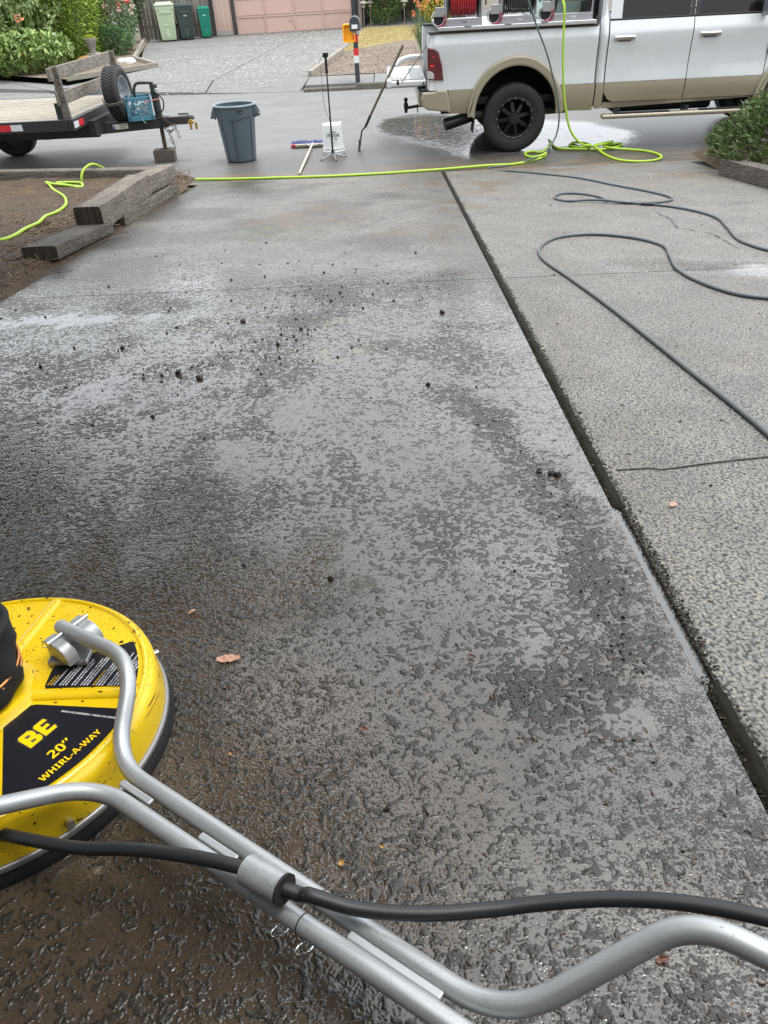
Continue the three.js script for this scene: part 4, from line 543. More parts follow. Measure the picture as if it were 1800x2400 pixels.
{
  const O = V(-4.02, STREET, -10.36), T = thing('flatbed_trailer', 'black flatbed trailer with a plank deck and timber front rail', 'trailer', O), DH = 0.735, W = 2.4, LEN = 4.4;
  for (let i = 0; i < 13; i++) { const w = W / 13, b = mesh('deck_plank', box(LEN - 0.04, 0.04, w - 0.014, -LEN / 2, DH - 0.02 + 0.004 * Math.sin(i * 7), -w * (i + 0.5), 0.006), paleWood[i % 2], T); }
  mesh('side_rail', box(LEN, 0.13, 0.06, -LEN / 2, DH - 0.06, 0.035, 0.006), blackSteel, T); mesh('side_rail', box(LEN, 0.13, 0.06, -LEN / 2, DH - 0.06, -W - 0.035, 0.006), blackSteel, T);
  mesh('front_rail', box(0.06, 0.13, W + 0.13, 0.035, DH - 0.06, -W / 2, 0.006), blackSteel, T);
  for (const z of [-0.55, -W + 0.55]) mesh('frame_beam', box(LEN + 0.1, 0.16, 0.08, -LEN / 2 + 0.1, DH - 0.21, z, 0.005), blackSteel, T);
  for (let x = -0.7; x > -4.3; x -= 0.8) mesh('cross_member', box(0.06, 0.09, W - 0.1, x, DH - 0.11, -W / 2, 0.004), blackSteel, T);
  const tape = (x, w, c, z = 0.069) => mesh('reflector_tape', box(w, 0.07, 0.004, x, DH - 0.06, z, 0), std(c, 0.35), T);
  tape(-0.80, 0.145, lin(0.55, 0.02, 0.03)); tape(-0.655, 0.145, lin(0.6, 0.61, 0.62)); tape(-2.2, 0.145, lin(0.55, 0.02, 0.03)); tape(-2.05, 0.145, lin(0.6, 0.61, 0.62));
  mesh('reflector_tape', box(0.004, 0.07, 0.16, 0.068, DH - 0.06, -0.03, 0), std(lin(0.6, 0.61, 0.62), 0.35), T); mesh('reflector_tape', box(0.004, 0.07, 0.18, 0.068, DH - 0.06, -0.21, 0), std(lin(0.55, 0.02, 0.03), 0.35), T);
  // timber front gate: two posts and two rails
  const gate = new THREE.Group(); gate.name = 'front_gate'; T.add(gate);
  for (const z of [-0.06, -W + 0.06]) { mesh('post', rot(box(0.09, 0.62, 0.05, 0, 0.26, 0, 0.005), 0, 0, 0.03).translate(-0.02, DH, z + 0.03), oldWood[0], gate); mesh('stake_pocket', box(0.10, 0.26, 0.07, -0.10, DH + 0.05, z, 0.004), blackSteel, gate); }
  mesh('rail', box(0.045, 0.14, W + 0.16, -0.07, DH + 0.49, -W / 2 + 0.02, 0.006), oldWood[2], gate); mesh('rail', box(0.045, 0.14, W + 0.02, -0.07, DH + 0.22, -W / 2, 0.006), oldWood[2], gate);
  // tongue, coupler, jack
  const cz = -W / 2, A = V(1.12, 0.50, cz);
  for (const s of [-1, 1]) mesh('tongue_beam', beam(V(-0.6, 0.50, cz + s * 0.62), V(0.92, 0.50, cz + s * 0.045), 0.06, 0.13), blackSteel, T);
  mesh('front_channel', box(0.09, 0.18, 1.5, 0.10, 0.56, cz, 0.004), blackSteel, T);
  mesh('coupler', [box(0.34, 0.10, 0.11, 1.02, 0.51, cz, 0.012), box(0.12, 0.075, 0.10, 1.22, 0.53, cz, 0.03), box(0.14, 0.02, 0.05, 1.14, 0.585, cz, 0.006)], std(lin(0.04, 0.037, 0.034), 0.55), T);
  mesh('ball_lock', [cyl(0.035, 0.035, 0.09, 1.245, 0.49, cz + 0.06, 12, 'z'), box(0.03, 0.10, 0.03, 1.245, 0.45, cz + 0.11, 0.004), box(0.03, 0.09, 0.03, 1.31, 0.44, cz + 0.06, 0.004)], std(lin(0.62, 0.42, 0.12), 0.35, 0.8), T);
  const jk = new THREE.Group(); jk.name = 'jack'; T.add(jk); mesh('jack_tube', cyl(0.05, 0.05, 0.52, 0.80, 0.70, cz + 0.0, 16), std(lin(0.035, 0.04, 0.035), 0.5), jk); mesh('jack_leg', cyl(0.028, 0.028, 0.42, 0.80, 0.32, cz, 14), std(lin(0.10, 0.075, 0.05), 0.6, 0.3), jk); mesh('jack_crank', tube([V(0.80, 0.97, cz), V(0.72, 0.985, cz + 0.06), V(0.60, 0.98, cz + 0.10), V(0.56, 0.90, cz + 0.12), V(0.56, 0.82, cz + 0.12)], 0.018, 24, 8), std(lin(0.015, 0.015, 0.016), 0.5), jk);
  mesh('jack_plug', box(0.05, 0.06, 0.03, 0.85, 0.88, cz + 0.05, 0.006), std(lin(0.5, 0.5, 0.5), 0.5), jk);
  // wiring and safety chains
  mesh('wiring', [tube([V(0.78, 0.9, cz + 0.06), V(0.92, 0.78, cz + 0.10), V(0.90, 0.66, cz + 0.10), V(0.80, 0.60, cz + 0.11), V(0.86, 0.50, cz + 0.12), V(0.82, 0.42, cz + 0.12)], 0.009, 40, 6)], darkRubber, T);
  const chain = (p0, p1, sag, n) => { for (let i = 0; i < n; i++) { const t = i / (n - 1), p = V().lerpVectors(p0, p1, t); p.y -= sag * 4 * t * (1 - t); const m = mesh('chain_link', new THREE.TorusGeometry(0.016, 0.0045, 5, 10), std(lin(0.10, 0.08, 0.06), 0.5, 0.6), T); m.position.copy(p); m.rotation.set(i % 2 ? 1.57 : 0, 0.3, i * 0.4); m.scale.set(0.8, 1.25, 1); } };
  chain(V(0.84, 0.60, cz + 0.10), V(1.00, 0.47, cz + 0.12), 0.03, 10); chain(V(0.86, 0.46, cz + 0.11), V(1.03, 0.46, cz + 0.12), 0.07, 10); chain(V(0.93, 0.40, cz + 0.13), V(0.96, 0.25, cz + 0.13), 0, 6); chain(V(1.03, 0.46, cz + 0.12), V(1.06, 0.32, cz + 0.13), 0, 5);
  mesh('hook', rod(V(0.96, 0.25, cz + 0.13), V(0.985, 0.17, cz + 0.13), 0.008, 0.004, 6), std(lin(0.10, 0.08, 0.06), 0.5, 0.6), T);
  // maker's sticker on the near tongue beam
  const cv = document.createElement('canvas'); cv.width = 256; cv.height = 80; const x = cv.getContext('2d'); x.fillStyle = '#c9cbb8'; x.fillRect(0, 0, 256, 80); x.fillStyle = '#4a4fa0'; x.beginPath(); x.moveTo(0, 80); x.lineTo(14, 0); x.lineTo(44, 80); x.fill(); x.fillStyle = '#222'; x.font = 'bold 30px sans-serif'; x.fillText('TRAILER', 106, 36); x.fillText('SALES', 118, 68);
  const tx = new THREE.CanvasTexture(cv); tx.colorSpace = THREE.SRGBColorSpace; const st = mesh('sticker', new THREE.PlaneGeometry(0.2, 0.062), std(0xffffff, 0.5, 0, { map: tx }), T); st.position.set(0.33, 0.505, cz + 0.305); st.rotation.y = -0.36 + 0.72;
  // axle and wheels
  mesh('axle', cyl(0.04, 0.04, W - 0.3, -1.75, 0.34, cz, 12, 'z'), blackSteel, T);
  for (const z of [-0.22, -W + 0.22]) { const w = new THREE.Group(); w.name = 'wheel'; T.add(w); w.position.set(-1.75, 0.335, z); w.rotation.y = z > -1 ? -Math.PI / 2 : Math.PI / 2; tyreParts(w, 0.335, 0.2, 0.2, false); mesh('rim', cyl(0.2, 0.2, 0.12, 0, 0, 0, 24, 'x'), std(lin(0.06, 0.06, 0.06), 0.6, 0.3), w); }
  mesh('light_bar', box(0.9, 0.10, 0.05, -1.75, 0.46, 0.02, 0.006), std(lin(0.08, 0.08, 0.085), 0.5), T); mesh('tail_lamp', box(0.06, 0.05, 0.05, -1.28, 0.46, 0.05, 0.008), std(lin(0.5, 0.5, 0.5), 0.4), T);
  // spare wheel strapped to the gate, and the crate
  const sw = thing('spare_wheel', 'spare tyre on a grey steel rim standing on the trailer tongue', 'tyre', V(O.x + 0.36, STREET + 0.57 + 0.318, O.z - 1.02), -0.05); tyreParts(sw, 0.318, 0.195, 0.215, true);
  sw.rotation.z = 0.06; const rimM = std(lin(0.27, 0.29, 0.30), 0.45, 0.25);
  const rg = lathe([[0.198, -0.09], [0.19, 0.02], [0.193, 0.085], [0.203, 0.09], [0.205, 0.095], [0.18, 0.09], [0.165, 0.03], [0.12, 0.015], [0.09, 0.04], [0.06, 0.045], [0.045, 0.02], [0, 0.02]], 40); rg.rotateZ(-Math.PI / 2); mesh('rim', rg, rimM, sw);
  for (let i = 0; i < 5; i++) { const a = i / 5 * 6.283; mesh('lug_hole', cyl(0.009, 0.009, 0.01, 0.047, Math.cos(a) * 0.075, Math.sin(a) * 0.075, 8, 'x'), darkRubber, sw); }
  mesh('tie_cable', [tube([V(-0.13, -0.05, 0.28), V(-0.05, -0.10, 0.36), V(0.08, -0.10, 0.30), V(0.16, -0.07, 0.12), V(0.14, -0.05, 0.0)], 0.006, 30, 6), tube([V(-0.13, -0.02, 0.29), V(-0.04, -0.08, 0.365), V(0.09, -0.08, 0.30), V(0.165, -0.05, 0.12), V(0.14, -0.03, 0.02)], 0.006, 30, 6)], std(lin(0.12, 0.11, 0.10), 0.5, 0.5), sw);
  const C = thing('milk_crate', 'blue plastic milk crate full of odds and ends on the trailer tongue', 'crate', V(O.x + 0.60, STREET + 0.566, O.z - 1.03), 0.28), cm = std(lin(0.07, 0.22, 0.30), 0.5), s = 0.33, h = 0.28, t = 0.012, cg = [];
  for (const [dx, dz, ry] of [[0, s / 2, 0], [0, -s / 2, 0], [s / 2, 0, Math.PI / 2], [-s / 2, 0, Math.PI / 2]]) {
    const put = (g) => { g.rotateY(ry); g.translate(dx, 0, dz); cg.push(g); };
    put(box(s, 0.045, t, 0, h - 0.022, 0, 0.004)); put(box(s, 0.06, t, 0, 0.03, 0, 0.004)); for (const x2 of [-s / 2 + 0.02, s / 2 - 0.02]) put(box(0.035, h, t, x2, h / 2, 0, 0.003)); put(box(s, 0.012, t * 0.8, 0, 0.12, 0, 0.002)); put(box(s, 0.012, t * 0.8, 0, 0.185, 0, 0.002));
    for (let i = -3; i <= 3; i++) { const b = box(0.008, 0.20, t * 0.7, 0, 0, 0, 0.002); b.rotateZ(0.5); b.translate(i * 0.042, 0.15, 0); put(b); const b2 = box(0.008, 0.20, t * 0.6, 0, 0, 0, 0.002); b2.rotateZ(-0.5); b2.translate(i * 0.042, 0.15, 0); put(b2); }
  }
  cg.push(box(s, 0.012, s, 0, 0.012, 0, 0.003)); mesh('basket', cg, cm, C);
  mesh('handle_cord', [tube([V(-0.06, 0.21, s / 2 + 0.01), V(-0.03, 0.19, s / 2 + 0.025), V(0.0, 0.205, s / 2 + 0.02), V(0.05, 0.225, s / 2 + 0.015)], 0.006, 20, 6), tube([V(-0.01, 0.2, s / 2 + 0.02), V(-0.005, 0.1, s / 2 + 0.02), V(0.02, 0.0, s / 2 + 0.02), V(0.05, -0.03, s / 2 + 0.03)], 0.004, 20, 6)], std(lin(0.25, 0.55, 0.52), 0.6), C);
  const rag = mesh('white_rag', new THREE.IcosahedronGeometry(0.085, 2)); const q = rag.geometry.attributes.position; for (let i = 0; i < q.count; i++) { const n = 0.7 + 0.6 * hsh(i % 97, i % 31); q.setXYZ(i, q.getX(i) * n, q.getY(i) * n * 1.1, q.getZ(i) * n); } rag.geometry.computeVertexNormals(); rag.material = std(lin(0.6, 0.6, 0.58), 0.9); rag.position.set(O.x + 0.67, STREET + 0.566 + 0.12, O.z - 0.98); tag(rag, 'crumpled white rag inside the blue milk crate', 'rag');
  const strap = mesh('red_strap', rod(V(O.x + 0.73, STREET + 0.79, O.z - 0.86), V(O.x + 0.90, STREET + 0.80, O.z - 1.0), 0.006), std(lin(0.45, 0.12, 0.12), 0.6)); tag(strap, 'thin red strap tying the milk crate to the jack', 'strap');
  const bp = flat('O', 1250, 1450), blk = mesh('concrete_block', box(0.29, 0.155, 0.22, 0, 0, 0, 0.012), std(0xffffff, 0.9, 0, { map: soilTex([0.07, 0.055, 0.045], [0.15, 0.125, 0.105], 81), bumpMap: soilBump, bumpScale: 0.004 })); blk.position.set(O.x + 0.80 - 0.02, STREET + 0.079, O.z + cz + 0.01); blk.rotation.y = 0.12; tag(blk, 'brownish block under the foot of the trailer jack', 'block');
  mesh('jack_foot', box(0.12, 0.012, 0.12, 0.80, 0.163, cz, 0.003), std(lin(0.10, 0.075, 0.05), 0.6, 0.3), jk);
}
// ---------------------------------------------------------------- pickup truck: x forward, near side at z = 0, wheels on the street
const grime = bytesTexture(512, 512, (u, v, o) => { const d = 1 - 0.10 * pfbm(u, v, 7, 4, 3) - 0.35 * Math.max(0, pnoise(u, v, 180, 4) - 0.86) * 4 * pfbm(u, v, 5, 2, 5); o[0] = toS(0.57 * d); o[1] = toS(0.585 * d * 0.995); o[2] = toS(0.595 * d * 0.98); }, true);
const truckWhite = phys({ map: grime, roughness: 0.35, clearcoat: 0.7, clearcoatRoughness: 0.08 }), truckTan = phys({ color: lin(0.31, 0.27, 0.19), roughness: 0.38, metalness: 0.25, clearcoat: 0.6, clearcoatRoughness: 0.1 }), chrome = std(lin(0.75, 0.76, 0.78), 0.12, 1), glass = phys({ color: lin(0.006, 0.0065, 0.007), roughness: 0.04, ior: 1.5, specularIntensity: 0.55 }), black = std(lin(0.012, 0.012, 0.013), 0.5), alu = std(lin(0.58, 0.59, 0.60), 0.38, 0.85);
function panel(x0, x1, nx, ylo, yhi, ny, zf) { // a body panel: columns along x between two curves, bulging by zf(x, y)
  const P = [], UV = [], ix = []; for (let i = 0; i <= nx; i++) { const x = lerp(x0, x1, i / nx), a = ylo(x), b = yhi(x); for (let j = 0; j <= ny; j++) { const y = lerp(a, b, j / ny); P.push(x, y, zf(x, y)); UV.push(x, y); } }
  for (let i = 0; i < nx; i++) for (let j = 0; j < ny; j++) { const a = i * (ny + 1) + j, b = a + ny + 1; ix.push(a, b, b + 1, a, b + 1, a + 1); }
  const g = new THREE.BufferGeometry(); g.setAttribute('position', new THREE.Float32BufferAttribute(P, 3)); g.setAttribute('uv', new THREE.Float32BufferAttribute(UV, 2)); g.setIndex(ix); g.computeVertexNormals(); return g;
}
{
  const O = V(0.49, STREET, -11.02), T = thing('pickup_truck', 'white and tan crew cab pickup with its tailgate down', 'truck', O), WD = 1.98, hub = [1.148, 0.405], hub2 = [4.86, 0.405], TAN = 0.772;
  const crease = (x) => 1.275 + 0.012 * x;
  const zs = (x, y) => { const c = crease(x); let z = y > c ? -0.045 * ((y - c) / 0.13) : -0.016 * sstep(c - 0.02, c - 0.30, y) * (1 - sstep(0.95, 0.72, y)); if (y < 0.7) z -= 0.05 * Math.pow((0.7 - y) / 0.25, 1.6); if (x < 0.12) z -= 0.06 * Math.pow((0.12 - x) / 0.12, 2); return z; };
  const arch = (x, h, R) => { const d = Math.abs(x - h[0]); return d < R ? h[1] + 0.06 + Math.sqrt(R * R - d * d) * (1.0) : -9; };
  const C = (v) => () => v;
  const both = (name, g, m, parent = T) => { mesh(name, g, m, parent); const f = g.clone(); f.scale(1, 1, -1); f.translate(0, 0, -WD); const k = f.index; if (k) for (let i = 0; i < k.count; i += 3) { const a = k.getX(i); k.setX(i, k.getX(i + 1)); k.setX(i + 1, a); } f.computeVertexNormals(); mesh(name, f, m, parent); };
  // bed sides
  const bedTop = (x) => x < 0.05 ? lerp(1.37, 1.405, x / 0.05) : 1.406;
  both('bed_side', panel(0.0, 2.150, 90, (x) => Math.max(TAN, arch(x, hub, 0.59)), bedTop, 26, zs), truckWhite);
  both('bed_lower_side', panel(0.27, 2.163, 90, (x) => Math.max(lerp(0.50, 0.455, clamp(x / 2.1, 0, 1)), arch(x, hub, 0.59)), (x) => Math.max(TAN - 0.002, arch(x, hub, 0.59) + 0.001), 12, (x, y) => zs(x, y) + 0.004), truckTan);
  mesh('bed_floor', box(2.1, 0.05, WD - 0.92, 1.06, 0.85, -WD / 2, 0.01), black, T); mesh('bed_front', box(0.05, 0.56, WD - 0.14, 2.12, 1.12, -WD / 2, 0.01), truckWhite, T);
  for (const z of [-0.075, -WD + 0.075]) mesh('bed_rail_cap', box(2.12, 0.03, 0.12, 1.08, 1.405, z, 0.012), std(lin(0.03, 0.03, 0.032), 0.6), T);
  for (const z of [-0.09, -WD + 0.09]) mesh('bed_inner_wall', box(2.08, 0.32, 0.03, 1.08, 1.23, z, 0.005), truckWhite, T);
  // wheel-arch flares
  for (const [h, n] of [[hub, 0], [hub2, 1]]) { const pts = []; for (let i = 0; i <= 40; i++) { const a = lerp(-0.02, Math.PI + 0.10, i / 40); pts.push([Math.cos(a), Math.sin(a)]); }
    const out = pts.map(([c, s]) => [h[0] + c * 0.625, h[1] + 0.055 + Math.max(-0.02, s) * 0.665]), inn = pts.map(([c, s]) => [h[0] + c * 0.53, h[1] + 0.055 + Math.max(-0.02, s) * 0.55]).reverse();
    const g = ext([...out, ...inn], 0.075, 0.022); g.translate(0, 0, 0.008); mesh('wheel_arch_flare', g, truckTan, T); const g2 = g.clone().translate(0, 0, -WD); mesh('wheel_arch_flare', g2, truckTan, T);
    for (const z of [-0.22, -WD + 0.22]) mesh('wheel_well', new THREE.CylinderGeometry(0.552, 0.552, 0.42, 32, 1, true, Math.PI / 2, Math.PI).rotateX(Math.PI / 2).translate(h[0], h[1] + 0.05, z), std(lin(0.006, 0.006, 0.006), 0.95, 0, { side: THREE.DoubleSide }), T); }
  for (const h of [hub, hub2]) mesh('inner_liner', box(1.08, 0.55, 0.03, h[0], h[1] + 0.30, -0.44, 0.01), std(lin(0.006, 0.006, 0.006), 0.95), T);
  // rear: tail lamps, bumper, tailgate lying open
  for (const s of [0, 1]) {
    const sh = [[0.0, 0.90], [0.205, 0.885], [0.185, 1.07], [0.145, 1.20], [0.10, 1.235], [0.0, 1.255]], g = ext(sh, 0.05, 0.012); if (s) g.scale(1, 1, 1); g.translate(0.0, 0, s ? -WD + 0.012 : -0.012);
    const lamp = mesh('tail_lamp', g, phys({ color: lin(0.085, 0.003, 0.008), roughness: 0.12, clearcoat: 1 }), T);
    mesh('reversing_lens', ext([[0.0, 0.91], [0.085, 0.905], [0.078, 0.97], [0.04, 0.995], [0.0, 1.0]], 0.05, 0.008).translate(0, 0, s ? -WD + 0.008 : -0.008), std(lin(0.42, 0.40, 0.39), 0.25), lamp);
    mesh('reflector', box(0.045, 0.02, 0.004, 0.055, 1.055, s ? -WD + 0.04 : 0.0135, 0), std(lin(0.9, 0.03, 0.02), 0.3), lamp); mesh('reflector', box(0.03, 0.012, 0.004, 0.075, 1.155, s ? -WD + 0.04 : 0.0135, 0), std(lin(0.7, 0.03, 0.02), 0.3), lamp);
    mesh('rear_corner', box(0.09, 0.62, 0.07, 0.05, 1.08, s ? -WD + 0.075 : -0.075, 0.02), truckWhite, T);
  }
  const bz = ext([[-0.085, 0.68], [-0.07, 0.60], [-0.01, 0.555], [0.30, 0.515], [0.265, 0.735], [0.25, 0.775], [0.12, 0.782], [0.09, 0.762], [-0.07, 0.757]], 0.3, 0.02);
  for (const z of [-0.13, -WD + 0.13]) mesh('bumper_corner', bz.clone().translate(0, 0, z), truckTan, T);
  mesh('bumper_bar', box(0.16, 0.19, WD - 0.4, -0.04, 0.66, -WD / 2, 0.03), truckTan, T); mesh('bumper_step', box(0.20, 0.03, WD - 0.1, 0.02, 0.775, -WD / 2, 0.008), black, T);
  const tg = new THREE.Group(); tg.name = 'tailgate'; T.add(tg);
  mesh('gate_shell', box(0.50, 0.075, WD - 0.24, -0.255, 0.855, -WD / 2, 0.025), truckWhite, tg); mesh('gate_edge', box(0.06, 0.11, WD - 0.20, -0.50, 0.86, -WD / 2, 0.03), truckWhite, tg);
  mesh('gate_liner', box(0.43, 0.012, WD - 0.30, -0.25, 0.900, -WD / 2, 0.004), std(lin(0.38, 0.39, 0.40), 0.5), tg);
  for (let i = 0; i < 12; i++) mesh('liner_rib', box(0.19, 0.010, 0.045, -0.13, 0.911, -0.22 - i * 0.105, 0.004), std(lin(0.30, 0.31, 0.32), 0.5), tg); for (let i = 0; i < 4; i++) mesh('liner_rib', box(0.03, 0.010, 1.3, -0.44 + i * 0.05, 0.911, -0.85, 0.004), std(lin(0.30, 0.31, 0.32), 0.5), tg);
  mesh('gate_bow', tube([V(-0.40, 0.91, -WD + 0.16), V(-0.33, 0.97, -WD + 0.12), V(-0.2, 1.01, -WD + 0.1), V(0.0, 1.01, -WD + 0.08)], 0.035, 24, 10), truckWhite, tg);
  mesh('gate_cable', rod(V(0.04, 1.32, -0.10), V(-0.335, 0.875, -0.105), 0.006), std(lin(0.10, 0.10, 0.10), 0.5), tg); mesh('latch', box(0.03, 0.055, 0.012, -0.385, 0.875, -0.118, 0.004), black, tg); mesh('bolt', cyl(0.013, 0.013, 0.012, -0.05, 0.85, -0.118, 10, 'z'), black, tg);
  mesh('hitch_receiver', box(0.28, 0.07, 0.07, 0.06, 0.50, -WD / 2, 0.006), black, T); mesh('ball_mount', [rot(box(0.26, 0.035, 0.05, 0, 0, 0, 0.006), 0, 0, 0.12).translate(-0.16, 0.475, -WD / 2), cyl(0.03, 0.038, 0.05, -0.27, 0.50, -WD / 2, 14), cyl(0.02, 0.02, 0.05, -0.27, 0.53, -WD / 2, 12), new THREE.SphereGeometry(0.03, 16, 12).translate(-0.27, 0.565, -WD / 2), cyl(0.03, 0.02, 0.07, -0.27, 0.435, -WD / 2, 12), rod(V(-0.11, 0.47, -WD / 2), V(-0.10, 0.40, -WD / 2 + 0.02), 0.008)], std(lin(0.02, 0.02, 0.021), 0.35, 0.4), T);
  { const e0 = V(0.23, 0.345, -0.16), e1 = V(0.62, 0.435, -0.22), g = rod(e0, e1, 0.075, 0.068, 24), d = V().subVectors(e1, e0).normalize(); mesh('exhaust_tip', g, std(lin(0.02, 0.019, 0.018), 0.35, 0.5), T); mesh('exhaust_mouth', rod(e0.clone().addScaledVector(d, -0.002), e0.clone().addScaledVector(d, 0.01), 0.066, 0.066, 24), std(lin(0.035, 0.028, 0.022), 0.8), T); mesh('exhaust_pipe', rod(e1, V(1.9, 0.42, -0.5), 0.05), std(lin(0.05, 0.045, 0.04), 0.6), T); }
  mesh('mud_flap', rot(box(0.012, 0.30, 0.28, 0, 0, 0, 0.003), 0, 0, -0.12).translate(hub[0] - 0.53, 0.40, -0.17), darkRubber, T);
  // cab side
  const cabZ = (x, y) => zs(Math.max(x, 0.3), y) + 0.004;
  const sill = (x) => 1.448 + 0.0 * x;
  const low = (x) => 0.462 + 0.03 * (x - 2.2);
  const cabPanel = (name, x0, x1, y1) => { both(name, panel(x0, x1, 14, C(TAN), y1, 20, cabZ), truckWhite); };
  both('cab_corner', panel(2.172, 2.275, 6, C(TAN), C(1.96), 30, (x, y) => cabZ(x, y) - (y > 1.42 ? 0.16 * (y - 1.42) : 0) - 0.03 * Math.pow(Math.abs(x - 2.235) / 0.06, 2)), truckWhite);
  both('cab_corner_lower', panel(2.178, 2.278, 4, C(0.47), C(TAN - 0.002), 8, (x, y) => cabZ(x, y) + 0.002), truckTan);
  mesh('cab_back', box(0.05, 1.2, WD - 0.16, 2.20, 1.34, -WD / 2, 0.01), truckWhite, T); mesh('rear_window', box(0.02, 0.38, 1.4, 2.165, 1.68, -WD / 2, 0.005), glass, T);
  mesh('cab_core', box(3.2, 0.9, WD - 0.16, 3.85, 0.98, -WD / 2, 0.02), black, T);
  const doorOf = (x0, x1, name) => {
    const d = new THREE.Group(); d.name = name; T.add(d);
    mesh('door_skin', panel(x0, x1, 16, C(TAN + 0.001), C(1.435), 22, cabZ), truckWhite, d); mesh('door_lower_skin', panel(x0, x1, 16, (x) => 0.545 + (x < 2.42 ? 0.12 * Math.pow((2.42 - x) / 0.14, 2) : 0), C(TAN - 0.001), 8, (x, y) => cabZ(x, y) + 0.003), truckTan, d);
    mesh('window_trim', box(x1 - x0, 0.02, 0.03, (x0 + x1) / 2, 1.447, -0.055, 0.005), black, d);
    const wx0 = x0 + (x0 < 3 ? 0.14 : 0.06), wx1 = x1 - 0.05, gl = new THREE.BufferGeometry(); const y0 = 1.455, y1 = 1.86, zz = (y) => -0.062 - 0.17 * (y - 1.45); gl.setAttribute('position', new THREE.Float32BufferAttribute([wx0, y0, zz(y0), wx1, y0, zz(y0), wx1, y1, zz(y1), wx0 + (x0 < 3 ? 0.02 : 0), y1, zz(y1)], 3)); gl.setIndex([0, 1, 2, 0, 2, 3]); gl.computeVertexNormals(); mesh('window', gl, glass, d);
    const fr = (xa, xb, m) => { const g = new THREE.BufferGeometry(); g.setAttribute('position', new THREE.Float32BufferAttribute([xa, y0, zz(y0) + 0.012, xb, y0, zz(y0) + 0.012, xb, y1 + 0.05, zz(y1) + 0.005, xa, y1 + 0.05, zz(y1) + 0.005], 3)); g.setIndex([0, 1, 2, 0, 2, 3]); g.computeVertexNormals(); mesh('window_frame', g, m, d); };
    fr(x0, wx0, x0 < 3 ? truckWhite : black); fr(wx1, x1, black);
    const hx = x0 + (x0 < 3 ? 0.19 : 0.21), hd = mesh('handle', [box(0.255, 0.042, 0.028, hx, 1.255, 0.032, 0.014), box(0.05, 0.05, 0.03, hx - 0.105, 1.252, 0.014, 0.012), box(0.05, 0.05, 0.03, hx + 0.105, 1.252, 0.014, 0.012)], chrome, d); mesh('handle_cup', box(0.16, 0.05, 0.008, hx, 1.238, 0.004, 0.003), std(lin(0.10, 0.10, 0.11), 0.4), hd);
  };
  doorOf(2.284, 3.318, 'rear_door'); doorOf(3.328, 4.30, 'front_door');
  both('front_fender', panel(4.31, 5.55, 60, (x) => Math.max(TAN, arch(x, hub2, 0.59)), C(1.33), 22, (x, y) => cabZ(x, y) - 0.25 * Math.pow(Math.max(0, x - 5.2) / 0.35, 2)), truckWhite);
  both('front_fender_lower', panel(4.31, 5.55, 60, (x) => Math.max(0.52, arch(x, hub2, 0.59)), (x) => Math.max(TAN - 0.002, arch(x, hub2, 0.59) + 0.001), 8, (x, y) => cabZ(x, y) + 0.004 - 0.25 * Math.pow(Math.max(0, x - 5.2) / 0.35, 2)), truckTan);
  both('rocker_panel', panel(2.29, 4.30, 30, low, C(0.54), 6, (x, y) => cabZ(x, y) - 0.02), truckTan);
  mesh('far_door_panel', box(2.1, 0.95, 0.03, 3.32, 0.99, -WD + 0.03, 0.01), truckWhite, T);
  mesh('fender_badge', box(0.11, 0.12, 0.008, 4.35, 1.07, 0.008, 0.02), std(lin(0.10, 0.10, 0.11), 0.35, 0.3), T);
  mesh('hood', box(1.25, 0.10, WD - 0.2, 4.92, 1.335, -WD / 2, 0.04), truckWhite, T); mesh('front_end', box(0.22, 0.55, WD - 0.3, 5.50, 1.02, -WD / 2, 0.05), chrome, T); mesh('front_bumper', box(0.2, 0.25, WD - 0.1, 5.66, 0.62, -WD / 2, 0.05), truckTan, T);
  mesh('roof', box(2.1, 0.09, WD - 0.42, 3.18, 1.93, -WD / 2, 0.04), truckWhite, T); { const g = rot(box(0.75, 0.015, WD - 0.5, 0, 0, 0, 0), 0, 0, -0.72); mesh('windscreen', g.translate(4.48, 1.66, -WD / 2), glass, T); }
  const mir = new THREE.Group(); mir.name = 'door_mirror'; T.add(mir); mesh('mirror_shell', box(0.12, 0.2, 0.2, 4.16, 1.52, 0.13, 0.035), std(lin(0.25, 0.26, 0.27), 0.3, 0.6), mir); mesh('mirror_arm', box(0.06, 0.05, 0.12, 4.17, 1.45, 0.02, 0.01), black, mir);
  mesh('chassis', [box(5.2, 0.14, 0.1, 2.8, 0.50, -0.55, 0.01), box(5.2, 0.14, 0.1, 2.8, 0.50, -WD + 0.55, 0.01)], black, T).userData.kind = 'stuff'; mesh('underbody', box(4.9, 0.10, WD - 0.5, 2.9, 0.60, -WD / 2, 0.02), black, T); mesh('transmission', box(1.4, 0.22, 0.5, 3.3, 0.42, -WD / 2, 0.05), black, T); mesh('rear_axle', cyl(0.06, 0.06, WD - 0.4, hub[0], hub[1], -WD / 2, 14, 'z'), black, T); mesh('differential', new THREE.SphereGeometry(0.16, 16, 12).translate(hub[0], hub[1], -WD / 2), black, T);
  const stp = new THREE.Group(); stp.name = 'side_step'; T.add(stp); mesh('step_tube', [box(2.10, 0.055, 0.13, 3.32, 0.388, 0.06, 0.025)], truckTan, stp); for (const x of [2.80, 3.90]) mesh('step_pad', box(0.72, 0.012, 0.09, x, 0.421, 0.065, 0.004), darkRubber, stp); for (const x of [2.5, 3.4, 4.2]) mesh('bracket', box(0.04, 0.09, 0.2, x, 0.42, -0.08, 0.004), black, stp);
  // wheels
  const rimB = std(lin(0.008, 0.008, 0.009), 0.42, 0.1);
